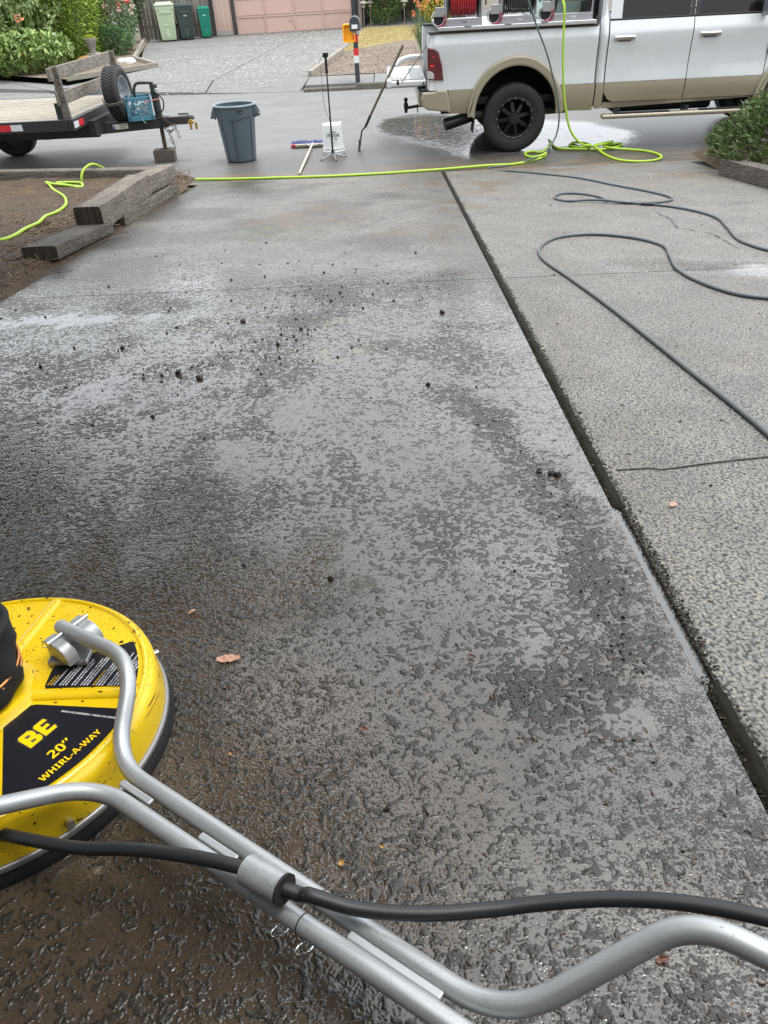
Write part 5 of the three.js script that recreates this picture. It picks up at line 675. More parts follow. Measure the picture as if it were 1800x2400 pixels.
  for (const h of [hub, hub2]) for (const s of [0, 1]) {
    const w = new THREE.Group(); w.name = 'wheel'; T.add(w); w.position.set(h[0], h[1], s ? -WD + 0.12 : -0.12); w.rotation.y = s ? Math.PI / 2 : -Math.PI / 2; tyreParts(w, 0.408, 0.235, 0.27, false, std(lin(0.011, 0.011, 0.012), 0.75));
    const rg = lathe([[0.24, -0.08], [0.235, 0.07], [0.245, 0.115], [0.255, 0.12], [0.235, 0.125], [0.215, 0.11], [0.205, 0.02], [0.19, -0.06]], 48); rg.rotateZ(-Math.PI / 2); const rim = mesh('rim', rg, rimB, w);
    mesh('rim_back', cyl(0.2, 0.2, 0.02, -0.06, 0, 0, 32, 'x'), std(lin(0.006, 0.006, 0.006), 0.9), rim);
    for (let i = 0; i < 8; i++) { const a = i / 8 * 6.283 + 0.2, g = rot(box(0.035, 0.17, 0.05, 0.055, 0.135, 0, 0.01), 0, 0, 0.18); g.rotateX(a); mesh('spoke', g, rimB, rim); }
    mesh('hub_cap', [cyl(0.065, 0.07, 0.06, 0.075, 0, 0, 20, 'x'), cyl(0.045, 0.045, 0.02, 0.11, 0, 0, 20, 'x')], rimB, rim);
    if (!s) for (let i = 0; i < 16; i++) { const a = i / 16 * 6.283; mesh('rim_bolt', cyl(0.007, 0.007, 0.012, 0.122, Math.cos(a) * 0.232, Math.sin(a) * 0.232, 6, 'x'), std(lin(0.5, 0.5, 0.5), 0.3, 0.8), rim); }
  }
  // aluminium deck across the bed rails
  mesh('deck_plate', box(1.935, 0.042, WD + 0.05, 1.125, 1.442, -WD / 2 + 0.01, 0.006), alu, T); for (const x of [0.5, 1.0, 1.45]) mesh('plate_hinge', box(0.085, 0.012, 0.008, x, 1.458, 0.036, 0.002), std(lin(0.15, 0.15, 0.15), 0.5), T);
  mesh('bed_toolbox', box(0.5, 0.34, WD - 0.3, 1.75, 1.635, -WD / 2 - 0.35, 0.02), std(lin(0.30, 0.40, 0.36), 0.6), T); mesh('tank', box(0.12, 0.5, 1.2, 2.13, 1.68, -WD / 2, 0.02), std(lin(0.08, 0.09, 0.10), 0.6), T);
  // hose reels
  const titan = (light) => { const cv = document.createElement('canvas'); cv.width = 256; cv.height = 64; const x = cv.getContext('2d'); x.clearRect(0, 0, 256, 64); x.fillStyle = light ? '#e8e8e8' : '#2c2c2e'; x.font = 'bold 52px sans-serif'; x.textAlign = 'center'; x.fillText('TITAN', 128, 50); const t = new THREE.CanvasTexture(cv); t.colorSpace = THREE.SRGBColorSpace; return std(0xffffff, 0.5, 0, { map: t, transparent: true }); };
  const st2 = std(lin(0.40, 0.40, 0.41), 0.42, 0.75);
  function reel(x0, x1, hoseMat, n, rw, label, light, full = 1) {
    const W = x1 - x0, R = thing('hose_reel', label, 'hose reel', V(O.x + x0, STREET + 1.464, O.z - 0.17), 0, 'steel hose reels on the truck deck'), cy = 0.30;
    mesh('front_channel', box(W - 0.14, 0.075, 0.012, 0.14 + (W - 0.14) / 2, 0.038, 0.14, 0.003), st2, R); mesh('base', box(W - 0.1, 0.012, 0.36, 0.1 + (W - 0.1) / 2, 0.007, -0.04, 0.002), st2, R); mesh('back_channel', box(W - 0.14, 0.06, 0.012, 0.14 + (W - 0.14) / 2, 0.034, -0.21, 0.003), st2, R);
    mesh('upright', [box(0.018, 0.36, 0.09, W - 0.012, 0.18, 0.09, 0.003), box(0.018, 0.36, 0.09, W - 0.012, 0.18, -0.16, 0.003), box(0.018, 0.05, 0.34, W - 0.012, 0.345, -0.035, 0.003)], st2, R); mesh('upright', [box(0.018, 0.36, 0.09, 0.135, 0.18, 0.09, 0.003), box(0.018, 0.36, 0.09, 0.135, 0.18, -0.16, 0.003), box(0.018, 0.05, 0.34, 0.135, 0.345, -0.035, 0.003)], st2, R);
    for (const x of [0.165, W - 0.045]) mesh('drum_flange', new THREE.CylinderGeometry(0.225, 0.225, 0.014, 40).rotateZ(Math.PI / 2).translate(x, cy, -0.035), black, R);
    mesh('drum', cyl(0.11, 0.11, W - 0.2, 0.165 + (W - 0.21) / 2, cy, -0.035, 28, 'x'), full > 1 ? hoseMat : black, R);
    const pts = [], L = W - 0.235, seg = 18; for (let i = 0; i <= n * seg; i++) { const t = i / (n * seg), a = i / seg * 6.2832, k = 0.5 + 0.5 * Math.sin(t * 23) * Math.sin(t * 7); pts.push(V(0.178 + rw + (L - 2 * rw) * t, cy + Math.cos(a) * (0.188 + 0.012 * k), -0.035 + Math.sin(a) * (0.188 + 0.012 * k))); }
    if (full <= 1) mesh('wound_hose', new THREE.TubeGeometry(new THREE.CatmullRomCurve3(pts), n * seg, rw, 7), hoseMat, R);
    const mot = new THREE.Group(); mot.name = 'motor'; R.add(mot); mesh('motor_plate', box(0.13, 0.10, 0.012, 0.065, 0.155, 0.125, 0.004), st2, mot); mesh('motor_can', cyl(0.075, 0.075, 0.09, 0.062, 0.075, 0.03, 20, 'z'), black, mot); mesh('motor_ring', new THREE.TorusGeometry(0.078, 0.008, 8, 24).translate(0.04, 0.085, 0.08), alu, mot); mesh('motor_lead', [tube([V(0.11, 0.13, 0.13), V(0.115, 0.07, 0.14), V(0.085, 0.02, 0.13), V(0.02, 0.008, 0.11)], 0.005, 20, 6), tube([V(0.13, 0.13, 0.14), V(0.14, 0.05, 0.15), V(0.10, 0.01, 0.14), V(0.05, 0.008, 0.13)], 0.005, 20, 6)], std(lin(0.40, 0.03, 0.06), 0.5), mot);
    const tx = mesh('lettering', new THREE.PlaneGeometry(0.12, 0.03), titan(light), R); tx.position.set(0.14 + (W - 0.14) * 0.5, 0.04, 0.1475);
    mesh('swivel', [cyl(0.02, 0.02, 0.08, W + 0.03, cy, -0.035, 12, 'x'), cyl(0.014, 0.014, 0.1, W + 0.06, cy - 0.05, -0.035, 10)], chrome, R);
  }
  const redHose = std(lin(0.42, 0.025, 0.035), 0.4), greyHose0 = std(lin(0.06, 0.062, 0.064), 0.5), creamHose = std(lin(0.46, 0.40, 0.30), 0.6);
  reel(0.10, 0.685, redHose, 11, 0.0135, 'steel hose reel wound with bright red hose on the truck deck', false); reel(0.79, 1.36, greyHose0, 12, 0.011, 'steel hose reel wound with dark grey pressure hose on the truck deck', true); reel(1.43, 2.05, creamHose, 9, 0.013, 'steel hose reel with a bare cream drum on the truck deck', true, 2);
}
// ---------------------------------------------------------------- near beds, timbers, juniper
const soilY = (z) => Math.max(driveY(z), -0.80);
const soilHit = (k, x, y, up = 0) => { const p = drive(k, x, y, up); return p.z > -8.74 ? p : flat(k, x, y, -0.80 + up); };
function bed(name, x0, x1, z0, z1, edgeX, label, mat, mound) {
  const nx = Math.round((x1 - x0) / 0.05), nz = Math.round((z0 - z1) / 0.05), P = [], U = [], ix = [];
  for (let j = 0; j <= nz; j++) for (let i = 0; i <= nx; i++) { const x = lerp(x0, x1, i / nx), z = lerp(z0, z1, j / nz), d = Math.abs(x - edgeX); P.push(x, soilY(z) - 0.012 + Math.min(1, d / 0.25) * (0.02 + 0.045 * fbm(x * 3, z * 3, 3)) + 0.03 * fbm(x * 11, z * 11, 3) * Math.min(1, d / 0.08) + mound * sstep(0, 1.2, d), z); U.push(x / 0.9, z / 0.9); }
  for (let j = 0; j < nz; j++) for (let i = 0; i < nx; i++) { const a = j * (nx + 1) + i; ix.push(a, a + 1, a + nx + 2, a, a + nx + 2, a + nx + 1); }
  const g = new THREE.BufferGeometry(); g.setAttribute('position', new THREE.Float32BufferAttribute(P, 3)); g.setAttribute('uv', new THREE.Float32BufferAttribute(U, 2)); g.setIndex(ix); g.computeVertexNormals();
  return structure(name, g, mat, label);
}
const soilMat = std(0xffffff, 0.95, 0, { map: soilTex([0.018, 0.011, 0.007], [0.13, 0.085, 0.05], 91), bumpMap: soilBump, bumpScale: 0.02 });
bed('planting_bed', -9, LEFT, 0.9, -9.76, LEFT, 'bare brown soil bed with needle litter left of the driveway', soilMat, 0.02);
bed('planting_bed_001', 3.62, 9, 0.9, -9.85, 3.62, 'soil bed under the juniper', soilMat, 0.05);
{ // needle litter, bark and dry grass on the left bed
  const r = rng(14), n = 14000, ng = new THREE.BoxGeometry(1, 0.06, 0.05), im = new THREE.InstancedMesh(ng, std(0xffffff, 0.9), n), M4 = new THREE.Matrix4(); im.name = 'needle_litter'; tag(im, 'brown needles and dry straw littering the bed', 'litter', null, 'stuff');
  const moss = soilHit('E', 250, 370), dryg = soilHit('E', 760, 310);
  for (let i = 0; i < n; i++) { const z = -4.5 - 5.4 * r(), x = Math.max(-7, LEFT - 0.02 - 3.6 * r() * r() - 0.35 * r()), d = Math.hypot(x - moss.x, (z - moss.z) * 0.7), e = Math.hypot(x - dryg.x, z - dryg.z), s = 0.02 + 0.05 * r(), k = r(); M4.compose(V(x, soilY(z) + 0.03 + 0.035 * r(), z), new THREE.Quaternion().setFromEuler(new THREE.Euler((r() - 0.5) * 0.7, r() * 6.28, (r() - 0.5) * 0.8)), V(s, s * (0.6 + r()), s)); im.setMatrixAt(i, M4); im.setColorAt(i, d < 0.7 && r() > 0.3 ? lin(0.34 * (0.6 + k), 0.19 * (0.6 + k), 0.05) : e < 0.45 || r() > 0.8 ? lin(0.34 * (0.5 + k), 0.27 * (0.5 + k), 0.16 * (0.5 + k)) : lin(0.07 + 0.09 * k, 0.045 + 0.05 * k, 0.028 + 0.03 * k)); }
  scene.add(im);
}
function cone(k, x, y, len, turn, label) { const p = soilHit(k, x, y, 0.03), o = thing('fir_cone', label, 'fir cone', p, turn, 'fir cones on the left bed'), r = rng(x), pts = []; for (let i = 0; i <= 10; i++) { const t = i / 10; pts.push([0.001 + 0.019 * Math.pow(Math.sin(Math.PI * (0.08 + 0.86 * t)), 0.7), t * len]); } mesh('core', rot(lathe(pts, 12), 0, 0, Math.PI / 2), std(lin(0.13, 0.085, 0.05), 0.9), o); const sc = []; for (let i = 0; i < 60; i++) { const t = (i + 0.5) / 60, a = i * 2.4, R = 0.019 * Math.pow(Math.sin(Math.PI * (0.08 + 0.86 * t)), 0.7); const g = box(0.016, 0.004, 0.012, 0, 0, 0, 0); g.rotateZ(0.5); g.translate(0, R + 0.003, 0); g.rotateX(a); g.translate(-t * len, 0, 0); sc.push(g); } mesh('scales', sc, std(lin(0.20, 0.13, 0.08), 0.9), o).userData.kind = 'stuff'; }
cone('E', 605, 695, 0.13, 0.05, 'plump brown fir cone just before the raised timber'); cone('E', 450, 752, 0.11, -0.15, 'brown fir cone lying behind the low timber'); cone('E', 605, 748, 0.12, 0.15, 'pale fir cone near the far end of the low timber'); cone('E', 190, 945, 0.11, 0.45, 'pale fir cone beside the black end of the low timber'); cone('E', 265, 815, 0.09, 0.3, 'small pale fir cone touching the low timber corner');
{ // white leaf scraps and a grass tuft on the bed
  const q = soilHit('E', 450, 575, 0.03), g = new THREE.IcosahedronGeometry(0.05, 2); g.scale(1.4, 0.5, 1); const o = mesh('pale_stone', g, std(lin(0.5, 0.47, 0.42), 0.8)); o.position.copy(q); tag(o, 'pale stone touching the green hose on the bed', 'stone'); const q2 = soilHit('E', 615, 485, 0.03), o2 = mesh('pale_stone', g.clone().scale(0.9, 0.9, 0.9), std(lin(0.42, 0.38, 0.34), 0.8)); o2.position.copy(q2); tag(o2, 'pale stone beside the raised timber', 'stone');
  const t = soilHit('E', 20, 600), gr = thing('grass_tuft', 'small green grass tuft on the bare bed', 'grass', t); mesh('blades', leaves(160, 3, (r) => { const a = r() * 6.28, d = 0.14 * Math.sqrt(r()); return [V(Math.cos(a) * d, 0, Math.sin(a) * d), V(Math.cos(a) * 0.5, 1, Math.sin(a) * 0.5)]; }, 0.07, 0.008, [0.10, 0.15, 0.03], [0.25, 0.26, 0.08]), leafMat, gr).userData.kind = 'stuff';
}
// a weathered railway-sleeper timber from a to b (centre line of its base), w wide, h high
const tieTex = woodTex([0.045, 0.036, 0.028], [0.27, 0.235, 0.19], 23, 256), tieBump = woodBump(25);
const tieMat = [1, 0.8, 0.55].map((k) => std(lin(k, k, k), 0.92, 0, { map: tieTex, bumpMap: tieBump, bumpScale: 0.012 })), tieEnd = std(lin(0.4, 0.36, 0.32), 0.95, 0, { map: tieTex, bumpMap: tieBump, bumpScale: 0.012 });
function tie(a, b, w, h, label, mat = 0, seed = 1) {
  const d = V().subVectors(b, a), L = d.length(), g = new THREE.BoxGeometry(L, h, w, Math.round(L / 0.04), 6, 6), p = g.attributes.position, uv = g.attributes.uv;
  for (let i = 0; i < p.count; i++) { let x = p.getX(i), y = p.getY(i), z = p.getZ(i); const ey = Math.abs(y) / (h / 2), ez = Math.abs(z) / (w / 2), c = Math.max(0, ey + ez - 1.72) * 0.16, n = fbm(x * 5 + seed * 7, y * 30 + z * 22, 3) - 0.5; uv.setXY(i, x * 0.9, (Math.abs(z) > w / 2 - 1e-4 ? y : z) * 2.2 + seed); y *= 1 - c - 0.07 * (0.5 + n); z *= 1 - c - 0.08 * (0.5 + n); x += 0.02 * (fbm(y * 20 + seed, z * 20, 2) - 0.5); p.setXYZ(i, x, y + h / 2, z); }
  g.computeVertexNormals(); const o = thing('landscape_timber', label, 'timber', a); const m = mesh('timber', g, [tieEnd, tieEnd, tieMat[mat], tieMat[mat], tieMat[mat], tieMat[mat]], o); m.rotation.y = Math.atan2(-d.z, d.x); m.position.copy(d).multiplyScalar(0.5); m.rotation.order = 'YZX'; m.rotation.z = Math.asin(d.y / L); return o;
}
{
  tie(V(-2.56, -0.545, -6.46), V(-2.57, -0.61, -8.02), 0.24, 0.205, 'heavy grey timber stacked along the driveway edge, its black end facing the bed gap', 0, 1);
  tie(V(-2.575, -0.60, -7.99), V(-2.58, -0.69, -9.08), 0.23, 0.17, 'grey timber continuing the upper row down to the street corner', 0, 2);
  tie(V(-2.55, -0.655, -6.98), V(-2.55, -0.80, -8.76), 0.22, 0.125, 'low grey timber lying under the stacked upper ones', 1, 3);
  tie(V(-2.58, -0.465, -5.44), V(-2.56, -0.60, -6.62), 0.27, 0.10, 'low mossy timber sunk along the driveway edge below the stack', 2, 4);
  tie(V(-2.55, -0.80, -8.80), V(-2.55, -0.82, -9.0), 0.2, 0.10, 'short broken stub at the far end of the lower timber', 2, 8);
  tie(V(-2.70, -0.81, -9.60), V(-7.6, -0.81, -10.35), 0.20, 0.16, 'long dark timber along the street side of the bed', 1, 5);
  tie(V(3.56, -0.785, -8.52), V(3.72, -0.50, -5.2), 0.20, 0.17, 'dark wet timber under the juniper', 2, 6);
}
{ // spreading juniper
  const pos = V(4.68, -0.72, -8.75), o = thing('juniper_bush', 'spreading dark green juniper spilling over a timber', 'bush', pos), sp = [], r = rng(17), P = [], add = (n, seed, c0, c1, len) => leaves(n, seed, (q) => { const [p, d] = sp[Math.floor(q() * sp.length)], t = q(); return [p.clone().addScaledVector(d, (t - 0.5) * 0.30), V(d.x, d.y + 0.3, d.z)]; }, len, 0.016, c0, c1, { spread: 1.5, twist: 3 });
  for (let i = 0; i < 620; i++) { const a = r() * 6.28, u = 0.25 + 0.75 * Math.sqrt(r()), R = (1.05 + 0.22 * fbm(Math.cos(a) * 2, Math.sin(a) * 2, 2)) * u, y = 0.62 * (1 - Math.pow(u, 2.2)) * (0.55 + 0.6 * r()) + 0.05; sp.push([V(Math.cos(a) * R * 0.92, y, Math.sin(a) * R * 1.15), V(Math.cos(a), 0.35 + 0.4 * r(), Math.sin(a)).normalize()]); }
  mesh('foliage', add(19000, 2, [0.035, 0.07, 0.018], [0.17, 0.25, 0.065], 0.075), leafMat, o); mesh('dry_foliage', add(1500, 3, [0.07, 0.06, 0.03], [0.20, 0.16, 0.08], 0.06), leafMat, o); mesh('stem', sp.filter((_, i) => i % 9 === 0).map(([p, d]) => rod(V(0.1 * p.x, 0.02, 0.1 * p.z), p, 0.012, 0.005, 5)), stemMat, o);
}
// ---------------------------------------------------------------- things standing on the street
{ // grey refuse can
  const p = flat('N', 905, 1615), c = thing('refuse_can', 'round grey plastic refuse can with side handles, open and empty', 'refuse can', p, 0.35), m = phys({ color: lin(0.085, 0.115, 0.13), roughness: 0.42 }), inM = std(lin(0.06, 0.085, 0.095), 0.6), R0 = 0.205, R1 = 0.272, H = 0.71;
  const y = (t) => t * H, rr = (t) => lerp(R0, R1, t);
  mesh('body', lathe([[0, 0.012], [R0 - 0.02, 0.006], [R0, 0.02], [rr(0.78), y(0.78)], [rr(0.79) + 0.006, y(0.795)], [rr(0.96) + 0.004, y(0.96)]], 56), m, c); mesh('liner_wall', lathe([[rr(0.97) - 0.006, y(0.985)], [rr(0.5) - 0.008, y(0.5)], [R0 - 0.012, 0.03], [0, 0.028]], 48), inM, c);
  const rim = new THREE.TorusGeometry(R1 + 0.004, 0.017, 12, 64); rim.rotateX(Math.PI / 2); rim.scale(1, 0.95, 1); mesh('rim', rim.translate(0, y(0.975), 0), phys({ color: lin(0.16, 0.20, 0.22), roughness: 0.38 }), c);
  const grooveM = std(lin(0.03, 0.043, 0.05), 0.6);
  for (const a of [-2.62, -1.98, -0.9, 0.06, 1.0, 2.1]) { const g = rod(V(Math.cos(a) * (rr(0.03) + 0.0005), y(0.03), -Math.sin(a) * (rr(0.03) + 0.0005)), V(Math.cos(a) * (rr(0.77) + 0.0005), y(0.77), -Math.sin(a) * (rr(0.77) + 0.0005)), 0.006, 0.006, 6); mesh('rib', g, grooveM, c); }
  const arcPts = []; for (let i = 0; i <= 16; i++) { const t = i / 16, a = lerp(-1.98, -0.9, t), yy = lerp(0.745, 0.79, sstep(0.1, 0.8, t)); arcPts.push(V(Math.cos(a) * (rr(yy) + 0.002), y(yy), -Math.sin(a) * (rr(yy) + 0.002))); } mesh('panel_ridge', tube(arcPts, 0.006, 30, 6), grooveM, c);
  for (const a of [Math.PI - 0.35 + 0.2, -0.30]) { const h = new THREE.Group(); h.name = 'handle'; c.add(h); h.rotation.y = a; const x0 = rr(0.9); mesh('grip', box(0.035, 0.035, 0.17, x0 + 0.055, y(0.80), 0, 0.012), m, h); for (const z of [-0.08, 0.08]) mesh('bracket', ext([[x0 - 0.02, y(0.93)], [x0 + 0.03, y(0.93)], [x0 + 0.072, y(0.80)], [x0 + 0.04, y(0.775)], [x0 - 0.02, y(0.80)]], 0.022, 0.005).translate(0, 0, z), m, h); mesh('back_wall', box(0.02, 0.14, 0.15, x0 + 0.012, y(0.855), 0, 0.004), std(lin(0.02, 0.028, 0.03), 0.7), h); }
  const cv = document.createElement('canvas'); cv.width = 256; cv.height = 128; const x = cv.getContext('2d'); x.clearRect(0, 0, 256, 128); x.fillStyle = '#15191b'; x.font = 'bold 64px sans-serif'; x.textAlign = 'center'; x.fillText('BRUTE', 128, 58); x.font = 'bold 36px sans-serif'; x.fillText('32 GAL', 140, 108); const tx = new THREE.CanvasTexture(cv); tx.colorSpace = THREE.SRGBColorSpace;
  const lg = new THREE.CylinderGeometry(rr(0.92) + 0.009, rr(0.83) + 0.009, 0.075, 12, 1, true, -0.30, 0.46); mesh('lettering', lg.translate(0, y(0.875), 0), std(0xffffff, 0.6, 0, { map: tx, transparent: true, side: THREE.DoubleSide }), c).rotation.y = 0.12 - 0.35 + 0.35;
}
{ // white pail upside down
  const p = flat('I', 965, 1530), b = thing('plastic_pail', 'white plastic pail standing upside down behind the camera stand', 'pail', p, 0.1), m = phys({ color: lin(0.72, 0.73, 0.72), roughness: 0.35 });
  mesh('body', lathe([[0, 0.372], [0.06, 0.366], [0.11, 0.366], [0.116, 0.375], [0.128, 0.375], [0.132, 0.362], [0.138, 0.24], [0.144, 0.085], [0.152, 0.083], [0.153, 0.068], [0.146, 0.064], [0.147, 0.045], [0.156, 0.043], [0.156, 0.030], [0.149, 0.027], [0.149, 0.0]], 48), m, b);
  mesh('bail', tube([V(0.06, 0.372, 0.0), V(0.10, 0.395, 0.03), V(0.13, 0.40, 0.05), V(0.15, 0.385, 0.05)], 0.004, 20, 6), steel, b); mesh('base_grip', box(0.12, 0.02, 0.05, 0, 0.378, 0.02, 0.006), m, b);
  const cv = document.createElement('canvas'); cv.width = 256; cv.height = 256; const x = cv.getContext('2d'); x.clearRect(0, 0, 256, 256); x.fillStyle = '#2b3136'; x.save(); x.translate(128, 128); x.rotate(0); x.textAlign = 'center'; x.font = 'bold 78px sans-serif'; x.fillText('VENOM', 0, -8, 230); x.font = 'bold 40px sans-serif'; x.fillText('VIPER', 0, -74, 120); x.font = 'bold 50px sans-serif'; x.fillText('& CO', 12, 42, 150); x.fillStyle = '#9aa0a4'; x.font = '22px sans-serif'; x.fillText('DEGREASER', 0, 80); x.fillText('CLEANER', 0, 106); x.restore(); const tx = new THREE.CanvasTexture(cv); tx.colorSpace = THREE.SRGBColorSpace;
  const lg = new THREE.CylinderGeometry(0.1375, 0.1425, 0.2, 16, 1, true, -0.75, 1.5); mesh('print', lg.translate(0, 0.215, 0), std(0xffffff, 0.5, 0, { map: tx, transparent: true, side: THREE.DoubleSide }), b);
}
{ // action camera on a thin stand
  const p = flat('I', 955, 1590), top = upz('I', 845, 150, p.z), o = thing('camera_stand', 'small black camera on a thin black tripod stand before the white pail', 'camera stand', p), H = top.y - p.y, lean = top.x - p.x, bk = std(lin(0.012, 0.012, 0.013), 0.45), at = (t) => V(lean * t, H * t, 0.02);
  mesh('pole', [rod(at(0.04), at(0.5), 0.013, 0.011), rod(at(0.5), at(0.83), 0.010, 0.009)], bk, o); mesh('grip', rod(at(0.82), at(0.965), 0.019, 0.017, 14), std(lin(0.010, 0.010, 0.011), 0.8), o);
  mesh('camera', [box(0.072, 0.055, 0.04, lean, H - 0.015, 0.02, 0.008), cyl(0.016, 0.016, 0.012, lean - 0.02, H - 0.01, 0.044, 16, 'z')], bk, o);
  for (const [gx, gy] of [[790, 1640], [1000, 1645], [1130, 1590]]) { const f = flat('I', gx, gy); f.sub(p); const l = mesh('leg', rod(at(0.045), f.clone().setY(0.012), 0.008, 0.007, 8), std(lin(0.30, 0.30, 0.31), 0.4, 0.6), o); mesh('foot', new THREE.SphereGeometry(0.011, 8, 6).translate(f.x, 0.011, f.z), bk, l); }
  mesh('hub', cyl(0.022, 0.026, 0.05, lean * 0.045, H * 0.05, 0.015, 14), bk, o);
  mesh('cable', tube([V(lean - 0.03, H - 0.01, 0.03), V(lean - 0.075, H - 0.07, 0.03), V(lean - 0.07, H * 0.80, 0.03), V(lean * 0.7 - 0.075, H * 0.66, 0.03), V(lean * 0.55 - 0.06, H * 0.5, 0.03), V(lean * 0.42 - 0.01, H * 0.38, 0.03)], 0.0028, 50, 6), bk, o);
}
{ // push broom lying on its back
  const l = flat('I', 372, 1440, STREET + 0.03), r0 = flat('I', 860, 1425, STREET + 0.03), e = flat('I', 482, 1815, STREET + 0.02), o = thing('push_broom', 'push broom with blue bristles lying on the asphalt', 'broom', V(l.x, STREET, l.z)), rel = (v) => V().subVectors(v, V(l.x, STREET, l.z)), R = rel(r0), W = R.length(), E = rel(e);
  mesh('head', box(W, 0.045, 0.07, W / 2, 0.03, 0.0, 0.008), std(lin(0.36, 0.31, 0.25), 0.7), o); mesh('red_end_cap', box(0.07, 0.048, 0.073, 0.035, 0.03, 0, 0.008), std(lin(0.30, 0.02, 0.03), 0.5), o); mesh('dark_edge', box(W - 0.07, 0.018, 0.004, W / 2 + 0.035, 0.02, 0.036, 0), std(lin(0.10, 0.11, 0.06), 0.7), o);
  const g = [], r = rng(9); for (let i = 0; i < 420; i++) { const x = W * r(), y = 0.012 + 0.045 * r(); g.push(rod(V(x, y, -0.03), V(x + 0.02 * (r() - 0.5), y + 0.012 + 0.03 * r(), -0.12 - 0.03 * r()), 0.0035, 0.0025, 4)); } mesh('bristles', g, std(lin(0.03, 0.05, 0.20), 0.6), o).userData.kind = 'stuff'; mesh('bristle_block', box(W, 0.05, 0.09, W / 2, 0.035, -0.075, 0.01), std(lin(0.02, 0.035, 0.15), 0.8), o);
  const hx = rel(flat('I', 670, 1400, STREET + 0.05)); mesh('handle', rod(V(hx.x, 0.055, 0.0), V(E.x, 0.018, E.z), 0.0145, 0.0145, 14), std(lin(0.50, 0.42, 0.32), 0.6), o); mesh('brace', [rod(V(hx.x - 0.10, 0.055, 0.02), V(hx.x - 0.02, 0.052, 0.16), 0.005), rod(V(hx.x + 0.12, 0.055, 0.02), V(hx.x, 0.052, 0.16), 0.005)], steel, o);
}
{ // long-handled scraper leaning on the open tailgate
  const p = flat('I', 1315, 1500), top = V(0.30, STREET + 1.16, -11.55), o = thing('long_scraper', 'long handled scraper leaning against the open tailgate', 'scraper', p), t = V().subVectors(upz('J', 412, 415, -11.25), p), wood = std(lin(0.15, 0.12, 0.08), 0.75), bl = std(lin(0.02, 0.02, 0.02), 0.5);
  const P = (k, x, y, z) => V().subVectors(upz(k, x, y, z), p), a = P('I', 1470, 1010, p.z + 0.10), b = P('I', 1400, 1170, p.z + 0.05), c = P('I', 1350, 1220, p.z + 0.03), d = P('I', 1335, 1350, p.z + 0.01);
  mesh('handle', rod(a, t, 0.017, 0.017, 12), wood, o); mesh('socket', [rod(b, a, 0.018, 0.019, 12), bentTube([b, c, d], 0.011, 0.04, 8)], bl, o); mesh('blade', [rod(d, V(0.02, 0.06, 0), 0.010, 0.008), rot(box(0.03, 0.16, 0.11, 0, 0.075, 0, 0.003), 0, 0, -0.12)], std(lin(0.09, 0.085, 0.08), 0.55, 0.4), o);
}
{ // blue-handled spray lance hooked on the bumper
  const z = -11.45, P = (x, y) => upz('J', x, y, z), b = P(750, 1500), o = thing('spray_lance', 'blue handled spray lance hung upright at the truck bumper', 'spray lance', V(b.x, b.y, z)), L = (x, y) => V().subVectors(P(x, y), V(b.x, b.y, z));
  mesh('grip', rod(L(748, 1370), L(748, 1130), 0.021, 0.019, 14), std(lin(0.06, 0.28, 0.58), 0.45), o); mesh('tip', rod(L(748, 1130), L(745, 985), 0.012, 0.005, 10), std(lin(0.65, 0.67, 0.68), 0.3), o); mesh('fitting', [rod(L(748, 1370), L(750, 1500), 0.012, 0.012, 10), rod(L(750, 1420), L(750, 1440), 0.017, 0.017, 10)], std(lin(0.65, 0.62, 0.6), 0.3, 0.7), o); mesh('tail', rod(L(750, 1500), L(795, 1650), 0.010, 0.010, 8), black, o);
}
